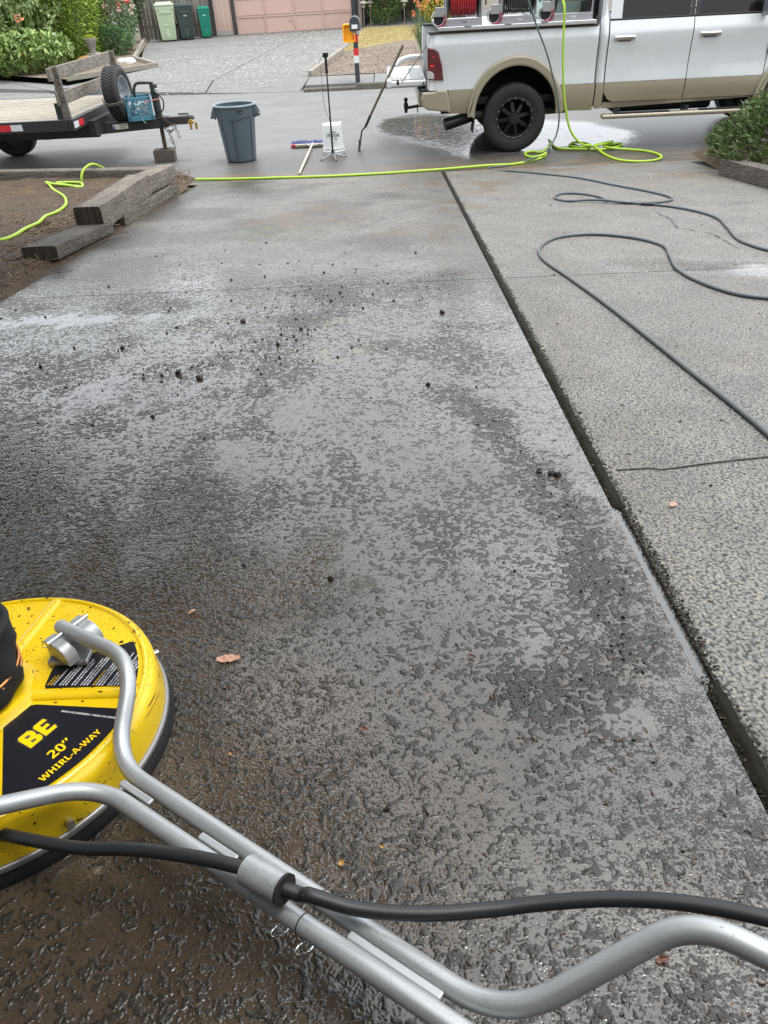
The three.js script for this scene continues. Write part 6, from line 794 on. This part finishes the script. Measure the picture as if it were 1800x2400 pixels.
// ---------------------------------------------------------------- hoses
const limeHose = phys({ color: lin(0.33, 0.50, 0.03), roughness: 0.5 }), greyHose = std(lin(0.075, 0.088, 0.09), 0.5);
{
  const r = 0.0145, up = r, S = (x, y) => soilHit('E', x, y, up + 0.062), Z = (k, x, y, z) => upz(k, x, y, z), G = (x, y, h = 0) => flat('Q', x, y, STREET + up + h);
  const pts = [drive('E', -160, 800, up + 0.07), S(0, 785), S(110, 750), S(230, 680), S(330, 635), S(400, 575), S(480, 545), S(560, 490), S(570, 440), S(540, 395), S(460, 345), S(425, 305), S(400, 285), S(470, 300), S(600, 312), S(690, 328), S(712, 318), S(690, 288), S(580, 286), S(490, 290), S(560, 306), S(680, 322), Z('E', 712, 310, -9.50), Z('E', 705, 240, -9.53), Z('E', 720, 182, -9.58), Z('E', 785, 130, -9.72), Z('E', 870, 150, -9.92), V(-3.5, -0.86, -10.2), V(-3.0, STREET + up, -10.18), flat('P', 388, 388, STREET + up + 0.01)];
  for (const [x, y] of [[480, 387], [600, 384], [700, 381], [800, 376]]) { const q = drive('P', x, y, up); pts.push(q.z < END ? flat('P', x, y, STREET + up) : q); } for (const [x, y] of [[880, 371], [950, 366], [1010, 361], [1060, 357]]) pts.push(flat('P', x, y, STREET + up + 0.012));
  pts.push(G(0, 435), G(150, 410), G(260, 380), G(325, 350), G(330, 325, 0.02), G(300, 345, 0.03), G(210, 365, 0.01), G(140, 350), G(135, 322), G(200, 310), G(280, 318), G(335, 285, 0.02), G(370, 235, 0.03), G(360, 200, 0.02), G(385, 225), G(410, 262), G(470, 282), G(600, 286), G(750, 290), G(880, 290), G(1000, 270), G(1070, 240), G(1040, 232), G(940, 245), G(895, 262, 0.02), G(980, 278, 0.02), G(1120, 290), G(1280, 303), G(1400, 330), G(1452, 368), G(1380, 397), G(1220, 408), G(1060, 396), G(920, 350), G(845, 295, 0.02), G(805, 255, 0.05), G(880, 232, 0.04), G(980, 212, 0.03), G(900, 235, 0.05), G(740, 265, 0.03), G(620, 268), G(560, 248), G(600, 224), G(700, 228, 0.02), G(760, 252, 0.05));
  const zt = -10.86; for (const [x, y] of [[1290, 938], [1240, 895], [1205, 835], [1180, 720], [1166, 600], [1160, 400], [1165, 180], [1168, 40]]) pts.push(Z('C', x, y, zt)); pts.push(V(2.1, STREET + 1.78, -11.0), V(2.12, STREET + 1.85, -11.18), V(2.14, STREET + 1.78, -11.32));
  const h = mesh('garden_hose', tube(pts, r, 900, 9), limeHose); tag(h, 'long lime green hose running from the bed along the street to the truck', 'hose');
  for (const [x, y] of [[650, 285], [745, 290]]) { const q = G(x, y), c = mesh('hose_tape', cyl(r + 0.002, r + 0.002, 0.02, 0, 0, 0, 10, 'x'), black, h); c.position.copy(q); }
}
{
  const r = 0.0105, D = (x, y, u = 0) => drive('P', x, y, r + u), zt = -10.9, pts = [V(1.66, STREET + 1.93, -11.12), V(1.63, STREET + 1.86, -10.98)];
  for (const [x, y] of [[935, 0], [990, 170], [1050, 330], [1100, 520], [1125, 640], [1135, 760], [1115, 880]]) pts.push(upz('C', x, y, zt + 0.06)); pts.push(flat('C', 1040, 990, STREET + r + 0.03), flat('C', 960, 1030, STREET + r + 0.03), flat('C', 860, 1060, STREET + r), flat('C', 760, 1078, STREET + r), flat('C', 690, 1085, STREET + r), flat('C', 672, 1095, STREET + r), flat('C', 700, 1105, STREET + r), D(1100, 369), D(1160, 374), D(1200, 378), D(1250, 384), D(1330, 400), D(1400, 413), D(1446, 425), D(1450, 432), D(1420, 437), D(1370, 438, 0.004), D(1320, 434, 0.01), D(1290, 424), D(1250, 418), D(1215, 418), D(1198, 427), D(1225, 434), D(1270, 432, 0.008), D(1310, 433, 0.012), D(1350, 438), D(1400, 441), D(1450, 446), D(1505, 456), D(1548, 470), D(1572, 492), D(1595, 517), D(1625, 530), D(1665, 541), D(1760, 552), D(1880, 590), D(1900, 640), D(1780, 652), D(1659, 644), D(1600, 637), D(1520, 612), D(1466, 583), D(1447, 553), D(1434, 532), D(1392, 518), D(1330, 509), D(1270, 506), D(1205, 513), D(1168, 533), D(1170, 556), D(1230, 600), D(1300, 650), D(1400, 728), D(1500, 808), D(1585, 875), D(1659, 937), D(1760, 1030), D(1850, 1150));
  const h = mesh('pressure_hose', tube(pts, r, 900, 9), greyHose); tag(h, 'thin grey pressure hose snaking over the right half of the driveway', 'hose');
  const a = D(1385, 441), b = D(1412, 442); mesh('hose_coupling', rod(a, b, r + 0.006, r + 0.006, 12), black, h);
}
// ---------------------------------------------------------------- rotary surface cleaner
{
  const tilt = Math.atan(SLOPE), C = V(-0.825, driveY(-0.92), -0.92), S = thing('surface_cleaner', 'round yellow surface cleaner with a bent grey tube handle', 'surface cleaner', C), disc = new THREE.Group(); disc.name = 'housing'; S.add(disc); disc.rotation.x = -tilt + 2 * tilt * 0; disc.rotation.x = -Math.atan(-SLOPE) * -1;
  const TOP = 0.12, r = rng(44);
  // mud flecks thrown up onto the yellow housing
  const N = 1024, fleck = new Uint8Array(N * N * 4); for (let i = 0; i < N * N; i++) { const u = (i % N) / N, v = Math.floor(i / N) / N, n = 0.93 + 0.14 * (pfbm(u, v, 24, 3, 9) - 0.5); fleck[i * 4] = 255 * toS(0.78 * n); fleck[i * 4 + 1] = 255 * toS(0.52 * n); fleck[i * 4 + 2] = 255 * toS(0.004); fleck[i * 4 + 3] = 255; }
  for (let k = 0; k < 9000; k++) { const big = r() < 0.03, u = r() * N, v = r() * N, dens = fbm(u * 0.012, v * 0.012, 3) + (v > N * 0.62 ? 0.16 : 0); if (dens < 0.5 && !big) continue; const R = big ? 2.5 + 3.5 * r() : 0.7 + 1.7 * r() * r(), e = 0.6 + r(), br = r(); for (let y = -8; y <= 8; y++) for (let x = -8; x <= 8; x++) { const d = Math.hypot(x * e, y / e) / R; if (d > 1) continue; const i = (((v + y) & (N - 1)) * N + ((u + x) & (N - 1))) * 4, t = 1 - sstep(0.7, 1, d); fleck[i] = lerp(fleck[i], 40 + 30 * br, t); fleck[i + 1] = lerp(fleck[i + 1], 28 + 18 * br, t); fleck[i + 2] = lerp(fleck[i + 2], 14, t); } }
  const ft = new THREE.DataTexture(fleck, N, N); ft.colorSpace = THREE.SRGBColorSpace; ft.magFilter = ft.minFilter = THREE.LinearFilter; ft.wrapS = ft.wrapT = THREE.RepeatWrapping; ft.needsUpdate = true;
  const yellow = phys({ map: ft, roughness: 0.34, clearcoat: 0.25, clearcoatRoughness: 0.15 });
  const planar = (g) => { const p = g.attributes.position, n = g.attributes.normal, u = g.attributes.uv; for (let i = 0; i < p.count; i++) { const x = p.getX(i), y = p.getY(i), z = p.getZ(i); if (n.getY(i) > 0.55) u.setXY(i, (x + 0.36) / 0.72, (0.36 - z) / 0.72); else u.setXY(i, (x + 0.36) / 0.72, (0.36 - z) / 0.72 * 0.2 + y * 1.4 + 0.3); } return g; };
  const prof = [[0.333, 0.036], [0.334, 0.05], [0.330, 0.085], [0.329, 0.098], [0.326, 0.107], [0.321, 0.1135], [0.3165, 0.1165], [0.314, 0.1215], [0.310, 0.1235], [0.306, 0.1225], [0.304, TOP - 0.001], [0.20, TOP], [0.112, TOP], [0.108, TOP + 0.003], [0.102, TOP + 0.014], [0.096, TOP + 0.016], [0.0, TOP + 0.016]];
  mesh('cover', planar(toCreasedNormals(lathe(prof, 120), 0.55)), yellow, disc);
  // raised ribs running from the neck to the rim
  for (const a of [0.02, Math.PI / 2 - 0.12, Math.PI, -Math.PI / 2]) { const g = new THREE.CapsuleGeometry(0.013, 0.185, 6, 12); g.rotateZ(Math.PI / 2); g.scale(1, 0.7, 1); g.translate(0.203, TOP - 0.001, 0); g.rotateY(a); mesh('rib', planar(g), yellow, disc); }
  const band = new THREE.TorusGeometry(0.3345, 0.006, 10, 120); band.rotateX(Math.PI / 2); band.scale(1, 1.3, 1); mesh('metal_band', band.translate(0, 0.031, 0), std(lin(0.26, 0.255, 0.25), 0.42, 0.7), disc);
  mesh('skirt', lathe([[0.335, 0.03], [0.338, 0.018], [0.346, 0.0], [0.335, 0.0], [0.325, 0.028]], 120), std(lin(0.006, 0.006, 0.006), 0.7), disc);
  for (const a of [0.75, 1.25, -0.6, 2.0, 3.4, 4.3]) { const b = cyl(0.008, 0.008, 0.012, 0.336, 0.055, 0, 6, 'x'); b.rotateY(-a); mesh('rivet', b, steel, disc); }
  // printed labels
  const cv = document.createElement('canvas'); cv.width = cv.height = 2048; const c = cv.getContext('2d'), px = (x) => (x + 0.36) / 0.72 * 2048, sc = 2048 / 0.72; c.fillStyle = '#1b1b21'; c.fillRect(0, 0, 2048, 2048);
  const write = (t, x, z, h, font, fill, w, ang = -1.03) => { c.save(); c.translate(px(x), px(z)); c.rotate(ang); c.font = font.replace('H', String(h * sc / 0.72)); c.fillStyle = fill; c.textBaseline = 'alphabetic'; c.fillText(t, 0, 0, w * sc); c.restore(); };
  { c.save(); c.translate(px(0.156), px(0.126)); c.rotate(-1.05); const u = sc * 0.001; c.scale(u, u); // the two block letters
    const glyph = (pts) => { c.beginPath(); pts.forEach(([x, y], i) => i ? c.lineTo(x, -y) : c.moveTo(x, -y)); c.closePath(); };
    const B = [[0, 0], [24, 0], [29, 6], [29, 15], [25, 19], [28, 24], [28, 33], [23, 40], [4, 40], [0, 34]], E = [[32, 0], [56, 0], [58, 9], [42, 9], [42, 16], [53, 16], [53, 24], [42, 24], [42, 31], [58, 31], [56, 40], [36, 40], [32, 35]];
    for (const [g, w] of [[B, 5], [E, 5]]) { glyph(g); c.lineWidth = w; c.strokeStyle = '#3b3a36'; c.stroke(); c.fillStyle = '#f2c510'; c.fill(); } c.fillStyle = '#55534e'; glyph([[10, 8], [18, 8], [20, 12], [10, 16]]); c.fill(); glyph([[10, 24], [18, 24], [19, 30], [10, 32]]); c.fill(); c.restore(); }
  write('20”', 0.205, 0.152, 0.021, 'bold Hpx sans-serif', '#f2c510', 0.052); write('WHIRL-A-WAY', 0.207, 0.199, 0.0135, 'bold Hpx sans-serif', '#f2c510', 0.132);
  c.save(); c.translate(px(0.285), px(0.0575)); c.rotate(0.19 + Math.PI); c.font = 'bold 17px sans-serif'; c.fillStyle = '#d8d8d8'; c.fillText('MADE IN CHINA / FABRIQUÉ EN CHINE', 0, 0, 0.125 * sc); c.restore();
  for (let k = 0; k < 26; k++) { // the instruction text, too small to read
    const t = k / 25, x = 0.124 + 0.150 * t, ya = -0.026 + 0.006 * t, yb = -0.085 - 0.062 * t; if ([3, 7, 10, 14, 19].includes(k)) continue; const or = k < 2 || k === 15; c.save(); c.translate(px(x), px(ya - 0.004)); c.rotate(-1.33); c.fillStyle = or ? '#c79a1a' : '#c4c5c8'; let p = 0; const L = Math.abs(yb - ya) * sc * (or ? 0.45 : 0.55 + 0.4 * r()); while (p < L) { const w = 6 + 16 * r(); c.fillRect(p, -7, Math.min(w, L - p), 8); p += w + 4; } c.restore(); }
  for (let k = 0; k < 900; k++) { c.fillStyle = r() > 0.5 ? 'rgba(90,90,96,0.35)' : 'rgba(6,6,8,0.6)'; const x = r() * 2048, y = r() * 2048; c.fillRect(x, y, 2 + 5 * r(), 2 + 5 * r()); }
  const lt = new THREE.CanvasTexture(cv); lt.colorSpace = THREE.SRGBColorSpace; const lm = phys({ map: lt, roughness: 0.28 });
  const decal = (name, pts) => { const s = new THREE.Shape(pts.map(([x, z]) => new THREE.Vector2(x, -z))), g = new THREE.ShapeGeometry(s); g.rotateX(-Math.PI / 2); const p = g.attributes.position, u = g.attributes.uv; for (let i = 0; i < p.count; i++) u.setXY(i, (p.getX(i) + 0.36) / 0.72, (0.36 - p.getZ(i)) / 0.72); g.translate(0, TOP + 0.0015, 0); return mesh(name, g, lm, disc); };
  const arc = (r0, a0, a1, n) => Array.from({ length: n + 1 }, (_, i) => { const a = lerp(a0, a1, i / n); return [Math.cos(a) * r0, Math.sin(a) * r0]; });
  decal('instruction_label', [[0.114, -0.078], [0.122, -0.094], ...arc(0.297, -0.545, -0.085, 10), [0.122, -0.022], [0.118, -0.030]]).userData.label = 'black label covered in tiny white instructions';
  decal('brand_label', [[0.112, 0.022], [0.122, 0.020], ...arc(0.300, 0.125, 1.0, 16), [0.084, 0.076], [0.090, 0.064]]).userData.label = 'black label with yellow block lettering';
  // neck with its black fabric sleeve and copper clip
  const neck = new THREE.Group(); neck.name = 'neck_sleeve'; disc.add(neck); const cloth = std(lin(0.008, 0.008, 0.009), 0.85);
  const ng = lathe([[0.090, TOP + 0.02], [0.096, TOP + 0.05], [0.088, TOP + 0.08], [0.094, TOP + 0.115], [0.099, TOP + 0.15], [0.096, TOP + 0.165], [0.088, TOP + 0.166], [0.080, TOP + 0.15], [0.074, TOP + 0.08], [0, TOP + 0.07]], 48), np = ng.attributes.position; for (let i = 0; i < np.count; i++) { const x = np.getX(i), y = np.getY(i), z = np.getZ(i), a = Math.atan2(z, x), k = 1 + 0.05 * Math.sin(a * 3 + y * 40) + 0.03 * Math.sin(a * 7 - y * 60); np.setXYZ(i, x * k, y + 0.006 * Math.sin(a * 2 + 1), z * k); } ng.computeVertexNormals(); mesh('sleeve', ng, cloth, neck);
  const hem = new THREE.TorusGeometry(0.094, 0.007, 8, 48); hem.rotateX(Math.PI / 2); mesh('hem', hem.translate(0, TOP + 0.163, 0), cloth, neck);
  for (const [y, t, k] of [[TOP + 0.072, 0.10, 0.0], [TOP + 0.060, -0.02, 1.0]]) { const g = new THREE.TorusGeometry(0.093, 0.0032, 6, 60); g.rotateX(Math.PI / 2 + t); mesh('copper_ring', g.translate(0, y, 0), std(lin(0.62, 0.26, 0.09), 0.35, 0.85), neck); }
  // handle: clevis, two bent tubes, sleeve, pins. Points come from the tube's apparent thickness
  const tubeTex = bytesTexture(1024, 128, (u, v, o) => { const sp = pnoise(u, v * 0.125, 900, 3) > 0.955 && pnoise(u, v, 40, 7) > 0.45 ? 0.25 : 1, sc = 0.92 + 0.16 * pnoise(u * 0.25, v, 64, 5) * pfbm(u, v, 8, 3, 6) + 0.1 * (pfbm(u, v, 30, 3, 8) - 0.5); o[0] = toS(0.42 * sc * sp); o[1] = toS(0.435 * sc * sp); o[2] = toS(0.44 * sc * sp); }, true), tubeRough = bytesTexture(256, 64, (u, v, o) => { o[0] = o[2] = 0; o[1] = 0.36 + 0.25 * pfbm(u, v, 16, 3, 2); });
  const tubeM = phys({ map: tubeTex, roughnessMap: tubeRough, roughness: 1, metalness: 0.6 }), L = (v) => v.clone().sub(C), D = (k, x, y, d) => L(deep(k, x, y, d)), R = 0.0143;
  const handle = new THREE.Group(); handle.name = 'handle'; S.add(handle);
  const a0 = L(drive('G', 400, 330, 0.185)), a1 = L(drive('G', 868, 545, 0.205)), a2 = D('G', 748, 1215, 1.285), a3 = D('T', 1330, 950, 0.865), a4 = D('U', 1165, 285, 0.80), a5 = D('U', 1900, 640, 0.74);
  mesh('right_tube', bentTube([a0, a1, a2, a3, a4, a5], R, 0.075, 20), tubeM, handle);
  const b0 = D('W', -500, 620, 1.10), b1 = D('W', 1075, 280, 1.225), b2 = D('T', 1010, 985, 0.865), b3 = D('T', 1500, 1310, 0.82), b4 = D('T', 1000, 1700, 0.78);
  mesh('left_tube', bentTube([b0, b1, b2, b3, b4], R, 0.075, 20), tubeM, handle);
  mesh('tube_end', new THREE.SphereGeometry(R * 1.02, 16, 10).translate(a0.x, a0.y, a0.z), tubeM, handle);
  const along = (a, b, t) => V().lerpVectors(a, b, t), gapPlate = (t0, t1) => { const p = along(a2, a3, t0).add(along(b1, b2, t0)).multiplyScalar(0.5), q = along(a2, a3, t1).add(along(b1, b2, t1)).multiplyScalar(0.5); p.y += 0.006; q.y += 0.006; mesh('joining_plate', beam(p, q, 0.012, 0.006), tubeM, handle); };
  gapPlate(0.06, 0.17); gapPlate(0.33, 0.44); gapPlate(0.73, 0.93);
  const seam = (a, b, t) => { const p = along(a, b, t), q = along(a, b, t + 0.003); mesh('tube_seam', rod(p, q, R + 0.0004, R + 0.0004, 20), std(lin(0.03, 0.03, 0.03), 0.6), handle); }; seam(b1, b2, 0.655); seam(a2, a3, 0.625);
  const dir = V().subVectors(a1, a0).normalize(), side = V().crossVectors(V(0, 1, 0), dir).normalize(), brk = new THREE.Group(); brk.name = 'clevis'; handle.add(brk);
  for (const s of [-1, 1]) { const sh = [[-0.034, 0], [0.030, 0]]; for (let i = 0; i <= 8; i++) { const a = i / 8 * Math.PI / 2; sh.push([0.002 + Math.cos(a) * 0.028, 0.012 + Math.sin(a) * 0.028]); } sh.push([-0.034, 0.040]); const g = ext(sh, 0.026, 0.003), M = new THREE.Matrix4().makeBasis(dir.clone().setY(0).normalize(), V(0, 1, 0), V().crossVectors(dir.clone().setY(0).normalize(), V(0, 1, 0))); g.applyMatrix4(M); const o = a0.clone().addScaledVector(dir, 0.035).addScaledVector(side, s * 0.031); g.translate(o.x, a0.y - 0.040, o.z); mesh('clevis_block', g, std(lin(0.36, 0.37, 0.375), 0.42, 0.4), brk); }
  { const o = a0.clone().addScaledVector(dir, 0.02), p = o.clone().addScaledVector(side, 0.047), q = o.clone().addScaledVector(side, -0.047); mesh('clevis_pin', rod(p, q, 0.005), steel, brk); mesh('clevis_base', box(0.08, 0.012, 0.09, o.x, a0.y - 0.048, o.z, 0.003), std(lin(0.30, 0.31, 0.315), 0.35, 0.6), brk); const ring = new THREE.TorusGeometry(0.013, 0.0014, 6, 28); const m = mesh('pin_ring', ring, chrome, brk); m.position.copy(L(drive('h', 525, 405, 0.155))); m.rotation.set(0.5, 0.6, 0); }
  const s0 = D('S', 1050, 795, 1.02), s1 = D('S', 1285, 925, 0.985), sd = V().subVectors(s1, s0).normalize();
  mesh('hose_sleeve', [rod(s0, s1, 0.0205, 0.0205, 28)], tubeM, handle); mesh('sleeve_collar', rod(s1.clone().addScaledVector(sd, -0.001), s1.clone().addScaledVector(sd, 0.003), 0.0215, 0.0215, 28), darkRubber, handle);
  for (const [x, y] of [[1262, 1182], [1420, 1298]]) { const p = D('S', x + 20, y, 1.03), t = mesh('cotter_ring', new THREE.TorusGeometry(0.0135, 0.0012, 6, 24), chrome, handle); t.position.copy(D('S', x, y + 6, 1.04)); t.rotation.set(1.0, 0.3, 0.4); mesh('cotter_pin', rod(p, p.clone().add(V(0.006, 0.010, -0.006)), 0.0035, 0.0035, 8), chrome, handle); }
  mesh('seam_bolt', cyl(0.003, 0.003, 0.006, 0, 0, 0, 8).translate(...along(a2, a3, 0.56).add(V(0, R, 0)).toArray()), chrome, handle);
  // supply hose
  const hp = [['W', -420, 700, 1.24], ['W', -60, 805, 1.19], ['W', 350, 895, 1.15], ['W', 900, 985, 1.11], ['S', 300, 665, 1.08], ['S', 640, 705, 1.045], ['S', 900, 755, 1.025], ['S', 1080, 808, 1.012], ['S', 1280, 915, 0.985], ['S', 1420, 965, 0.975], ['T', 60, 130, 0.965], ['T', 350, 215, 0.96], ['T', 780, 252, 0.955], ['T', 1250, 225, 0.955], ['U', 150, 190, 0.95], ['U', 620, 158, 0.93], ['U', 1100, 182, 0.90], ['U', 1659, 285, 0.86], ['U', 2200, 460, 0.82]].map((q) => deep(...q));
  const ho = mesh('supply_hose', tube(hp, 0.0098, 320, 14), std(lin(0.013, 0.014, 0.016), 0.5)); tag(ho, 'thick black rubber hose clamped to the cleaner handle', 'hose');
}
// ---------------------------------------------------------------- debris on the wet slab
{
  const r = rng(101), M4 = new THREE.Matrix4(), quat = (a, b, c) => new THREE.Quaternion().setFromEuler(new THREE.Euler(a, b, c));
  // clods of wet dirt
  const spots = []; const add = (x, z, s) => spots.push([x, z, s]);
  for (const [x, y, s] of [[525, 695, 3], [385, 807, 2.6], [430, 818, 3], [265, 752, 2], [600, 745, 2], [898, 547, 2], [160, 752, 1.5], [235, 620, 2], [1190, 1025, 2], [650, 712, 2.4], [760, 750, 1.6], [310, 818, 1.6], [350, 812, 1.4], [330, 900, 1.5], [200, 918, 1.4], [925, 832, 1.6], [955, 676, 2.4], [715, 650, 1.8], [575, 525, 1.4], [1165, 1020, 2], [1205, 1028, 1.8], [715, 1252, 1.3], [180, 1270, 1], [500, 605, 1.5], [700, 590, 1.6], [640, 690, 1.3], [98, 685, 1.5], [640, 735, 1.3]]) { const p = drive('P', x, y); add(p.x, p.z, 0.0058 * s); }
  for (let i = 0; i < 300; i++) { const t = r() * (mudArc.length - 1), k = Math.floor(t), f = t - k, g = (r() + r() + r() - 1.5) * 0.075, g2 = (r() + r() - 1) * 0.075; add(lerp(mudArc[k][0], mudArc[k + 1][0], f) + g, lerp(mudArc[k][1], mudArc[k + 1][1], f) + g2, 0.0016 + 0.0042 * r() * r() * r()); }
  for (let i = 0; i < 420; i++) { const t = r() * (mudTrail.length - 1), k = Math.floor(t), f = t - k; add(lerp(mudTrail[k][0], mudTrail[k + 1][0], f) + (r() + r() - 1) * 0.5, lerp(mudTrail[k][1], mudTrail[k + 1][1], f) + (r() + r() - 1) * 0.5, 0.002 + 0.008 * r() * r() * r()); }
  for (let i = 0; i < 1500; i++) { const z = -0.4 - 5.4 * r(), x = -2.3 + 2.85 * r(); if (fbm(x * 3.7 + 40, z * 3.7, 3) < 0.38 + 0.25 * r()) continue; add(x, z, 0.0018 + 0.006 * r() * r() * r() * (1 - z * 0.12)); }
  const cg = new THREE.IcosahedronGeometry(1, 1), cp = cg.attributes.position; for (let i = 0; i < cp.count; i++) { const v = V().fromBufferAttribute(cp, i), k = 0.72 + 0.56 * noise(v.x * 2.2 + v.z * 3 + 5, v.y * 2.2 - v.z * 2 + 9); cp.setXYZ(i, v.x * k, v.y * k, v.z * k); } cg.computeVertexNormals();
  const cm = new THREE.InstancedMesh(cg, std(lin(0.022, 0.018, 0.013), 0.35), spots.length); cm.name = 'dirt_clods'; tag(cm, 'dark wet dirt clods scattered over the driveway', 'dirt', null, 'stuff');
  spots.forEach(([x, z, s], i) => { if (x > JOINT0 - 0.01) x = JOINT0 - 0.02; M4.compose(V(x, driveY(z) + s * 0.35, z), quat(r() * 6, r() * 6, r() * 6), V(s * (0.8 + 0.7 * r()), s * (0.5 + 0.4 * r()), s * (0.8 + 0.6 * r()))); cm.setMatrixAt(i, M4); const t = 0.5 + 1.1 * r(); cm.setColorAt(i, lin(t, t * 0.95, t * 0.9)); }); scene.add(cm);
  // needles and twig bits, bent
  const nb = (n, name, label, geo, mat, place) => { const im = new THREE.InstancedMesh(geo, mat, n); im.name = name; tag(im, label, 'debris', null, 'stuff'); for (let i = 0; i < n; i++) { const [p, q, s, c] = place(i); M4.compose(p, q, s); im.setMatrixAt(i, M4); im.setColorAt(i, c); } scene.add(im); };
  const bent = tube([V(-0.5, 0, 0), V(-0.15, 0.03, 0.04), V(0.2, 0.03, 0.05), V(0.5, 0, -0.02)], 0.05, 6, 5);
  nb(2600, 'fir_needles', 'wet fir needles and bark crumbs stuck to the slab', bent, std(0xffffff, 0.6), () => { let x, z; do { z = -0.36 - 2.6 * Math.pow(r(), 1.3); x = -1.7 + 2.28 * r(); } while (r() > 0.25 + 1.3 * fbm(x * 4 + 11, z * 4, 2) - (x > 0.45 ? 0.3 : 0)); const s = 0.004 + 0.010 * r(), k = r(); return [V(x, driveY(z) + 0.0012, z), quat((r() - 0.5) * 0.3, r() * 6.28, 0), V(s, s * 1.1, s * (0.8 + 0.5 * r())), r() > 0.9 ? lin(0.075, 0.04, 0.022) : lin(0.022 + 0.02 * k, 0.017 + 0.014 * k, 0.012 + 0.008 * k)]; });
  nb(260, 'bark_bits', 'dark red brown bark bits near the handlebar', tube([V(-0.5, 0, 0), V(-0.2, 0.1, 0.16), V(0.2, 0.12, 0.16), V(0.5, 0.02, -0.02)], 0.12, 8, 6), std(0xffffff, 0.4), () => { const z = -0.34 - 0.9 * Math.pow(r(), 1.6), x = 0.62 * Math.pow(r(), 0.7) - 0.03, s = 0.006 + 0.013 * r() * r(), k = r(); return [V(Math.min(x, 0.585), driveY(z) + 0.002, z), quat((r() - 0.5) * 0.5, r() * 6.28, 0), V(s, s * 0.8, s), r() > 0.5 ? lin(0.05 + 0.03 * k, 0.024 + 0.01 * k, 0.018) : lin(0.02, 0.017, 0.014)]; });
  nb(900, 'pebble_specks', 'small pale and dark pebbles washed onto the right slab', new THREE.IcosahedronGeometry(1, 1), std(0xffffff, 0.5), () => { const z = -0.7 - 8.5 * Math.pow(r(), 1.4), x = JOINT1 + 0.03 + 2.7 * r(), s = 0.0025 + 0.006 * r() * r(), k = r(); return [V(x, driveY(z) + s * 0.2, z), quat(r() * 6, r() * 6, 0), V(s, s * 0.55, s), k > 0.6 ? lin(0.3, 0.28, 0.25) : k > 0.3 ? lin(0.16, 0.13, 0.11) : lin(0.05, 0.047, 0.044)]; });
  nb(6000, 'joint_grit', 'dark moss crumbs and grit packed along the open joint', new THREE.IcosahedronGeometry(1, 0), phys({ color: 0xffffff, roughness: 0.8, specularIntensity: 0.5 }), () => { const z = 0.2 - 6.2 * r(), t = r(), inOpen = z < -1.06 && z > -1.74, x = JOINT0 + (inOpen ? 0.025 + 0.03 * t * t : 0.002 + 0.028 * t + 0.025 * Math.pow(t, 6)), s = 0.0012 + 0.0032 * r() * r(), k = r(), inside = x < JOINT1; return [V(x, driveY(z) + (inside ? -0.004 + 0.005 * r() : 0.0005), z), quat(r() * 6, r() * 6, 0), V(s * 1.2, s * 0.8, s * 1.3), k > 0.93 ? lin(0.10, 0.08, 0.05) : lin(0.012 + 0.012 * k, 0.010 + 0.010 * k, 0.006 + 0.005 * k)]; });
  // single leaves
  const leafGeo = (l, w, curl, seed) => { const g = new THREE.PlaneGeometry(l, w, 14, 8), p = g.attributes.position, q = rng(seed), e = Array.from({ length: 15 }, () => 0.75 + 0.4 * q()); for (let i = 0; i < p.count; i++) { const x = p.getX(i), y = p.getY(i), t = x / l + 0.5, k = Math.pow(Math.sin(Math.PI * clamp(0.06 + 0.9 * t, 0, 1)), 0.45) * e[Math.round(t * 14)]; p.setXYZ(i, x, 0.002 + curl * (Math.abs(y) / w) + 0.004 * noise(x * 150, y * 150 + seed), y * k); } g.setIndex([...g.index.array]); g.computeVertexNormals(); return g; };
  const leafTex = (a, b, s) => bytesTexture(128, 128, (u, v, o) => { const k = clamp(0.4 * pfbm(u, v, 12, 3, s) + 0.5 * pnoise(u, v, 30, s + 2), 0, 1); for (let i = 0; i < 3; i++) o[i] = toS(lerp(a[i], b[i], k)); }, true);
  const L1 = leafTex([0.22, 0.10, 0.06], [0.62, 0.36, 0.24], 3), L2 = leafTex([0.06, 0.02, 0.012], [0.16, 0.06, 0.03], 5), L3 = leafTex([0.30, 0.14, 0.03], [0.5, 0.28, 0.08], 7);
  const leaf = (k, x, y, l, w, turn, tex, label) => { const p = drive(k, x, y, 0.002), o = mesh('fallen_leaf', leafGeo(l, w, 0.004, Math.round(x)), std(0xffffff, 0.5, 0, { map: tex, side: THREE.DoubleSide })); o.position.copy(p); o.rotation.set(0.09, turn, 0); tag(o, label, 'leaf', 'leaves lying on the driveway'); };
  leaf('P', 494, 1425, 0.052, 0.019, 0.1, L1, 'large torn tan leaf on the dark wet slab'); leaf('P', 416, 1324, 0.018, 0.009, 0.6, L1, 'small orange leaf scrap above the large tan leaf'); leaf('P', 785, 1577, 0.018, 0.009, -0.4, L2, 'small dark red leaf in the middle of the slab'); leaf('P', 1018, 1420, 0.016, 0.009, -0.3, L2, 'dark red leaf at the edge of the mud patch'); leaf('P', 738, 1867, 0.010, 0.009, 0.8, L3, 'orange leaf scrap beside the hose sleeve'); leaf('P', 498, 1632, 0.006, 0.006, 0.2, L3, 'tiny orange leaf scrap beside the cleaner'); leaf('P', 825, 1832, 0.005, 0.007, 0.9, L3, 'faded orange speck of leaf above the black hose'); leaf('P', 1454, 1092, 0.024, 0.02, 0.5, L1, 'pinkish leaf on the right slab below the crack'); leaf('P', 1430, 2075, 0.020, 0.010, 0.2, L2, 'curled brown bark flake under the handlebar');
}
scene.traverse((o) => { if (o.isMesh) o.castShadow = o.receiveShadow = true; });
renderer.render(scene, camera);
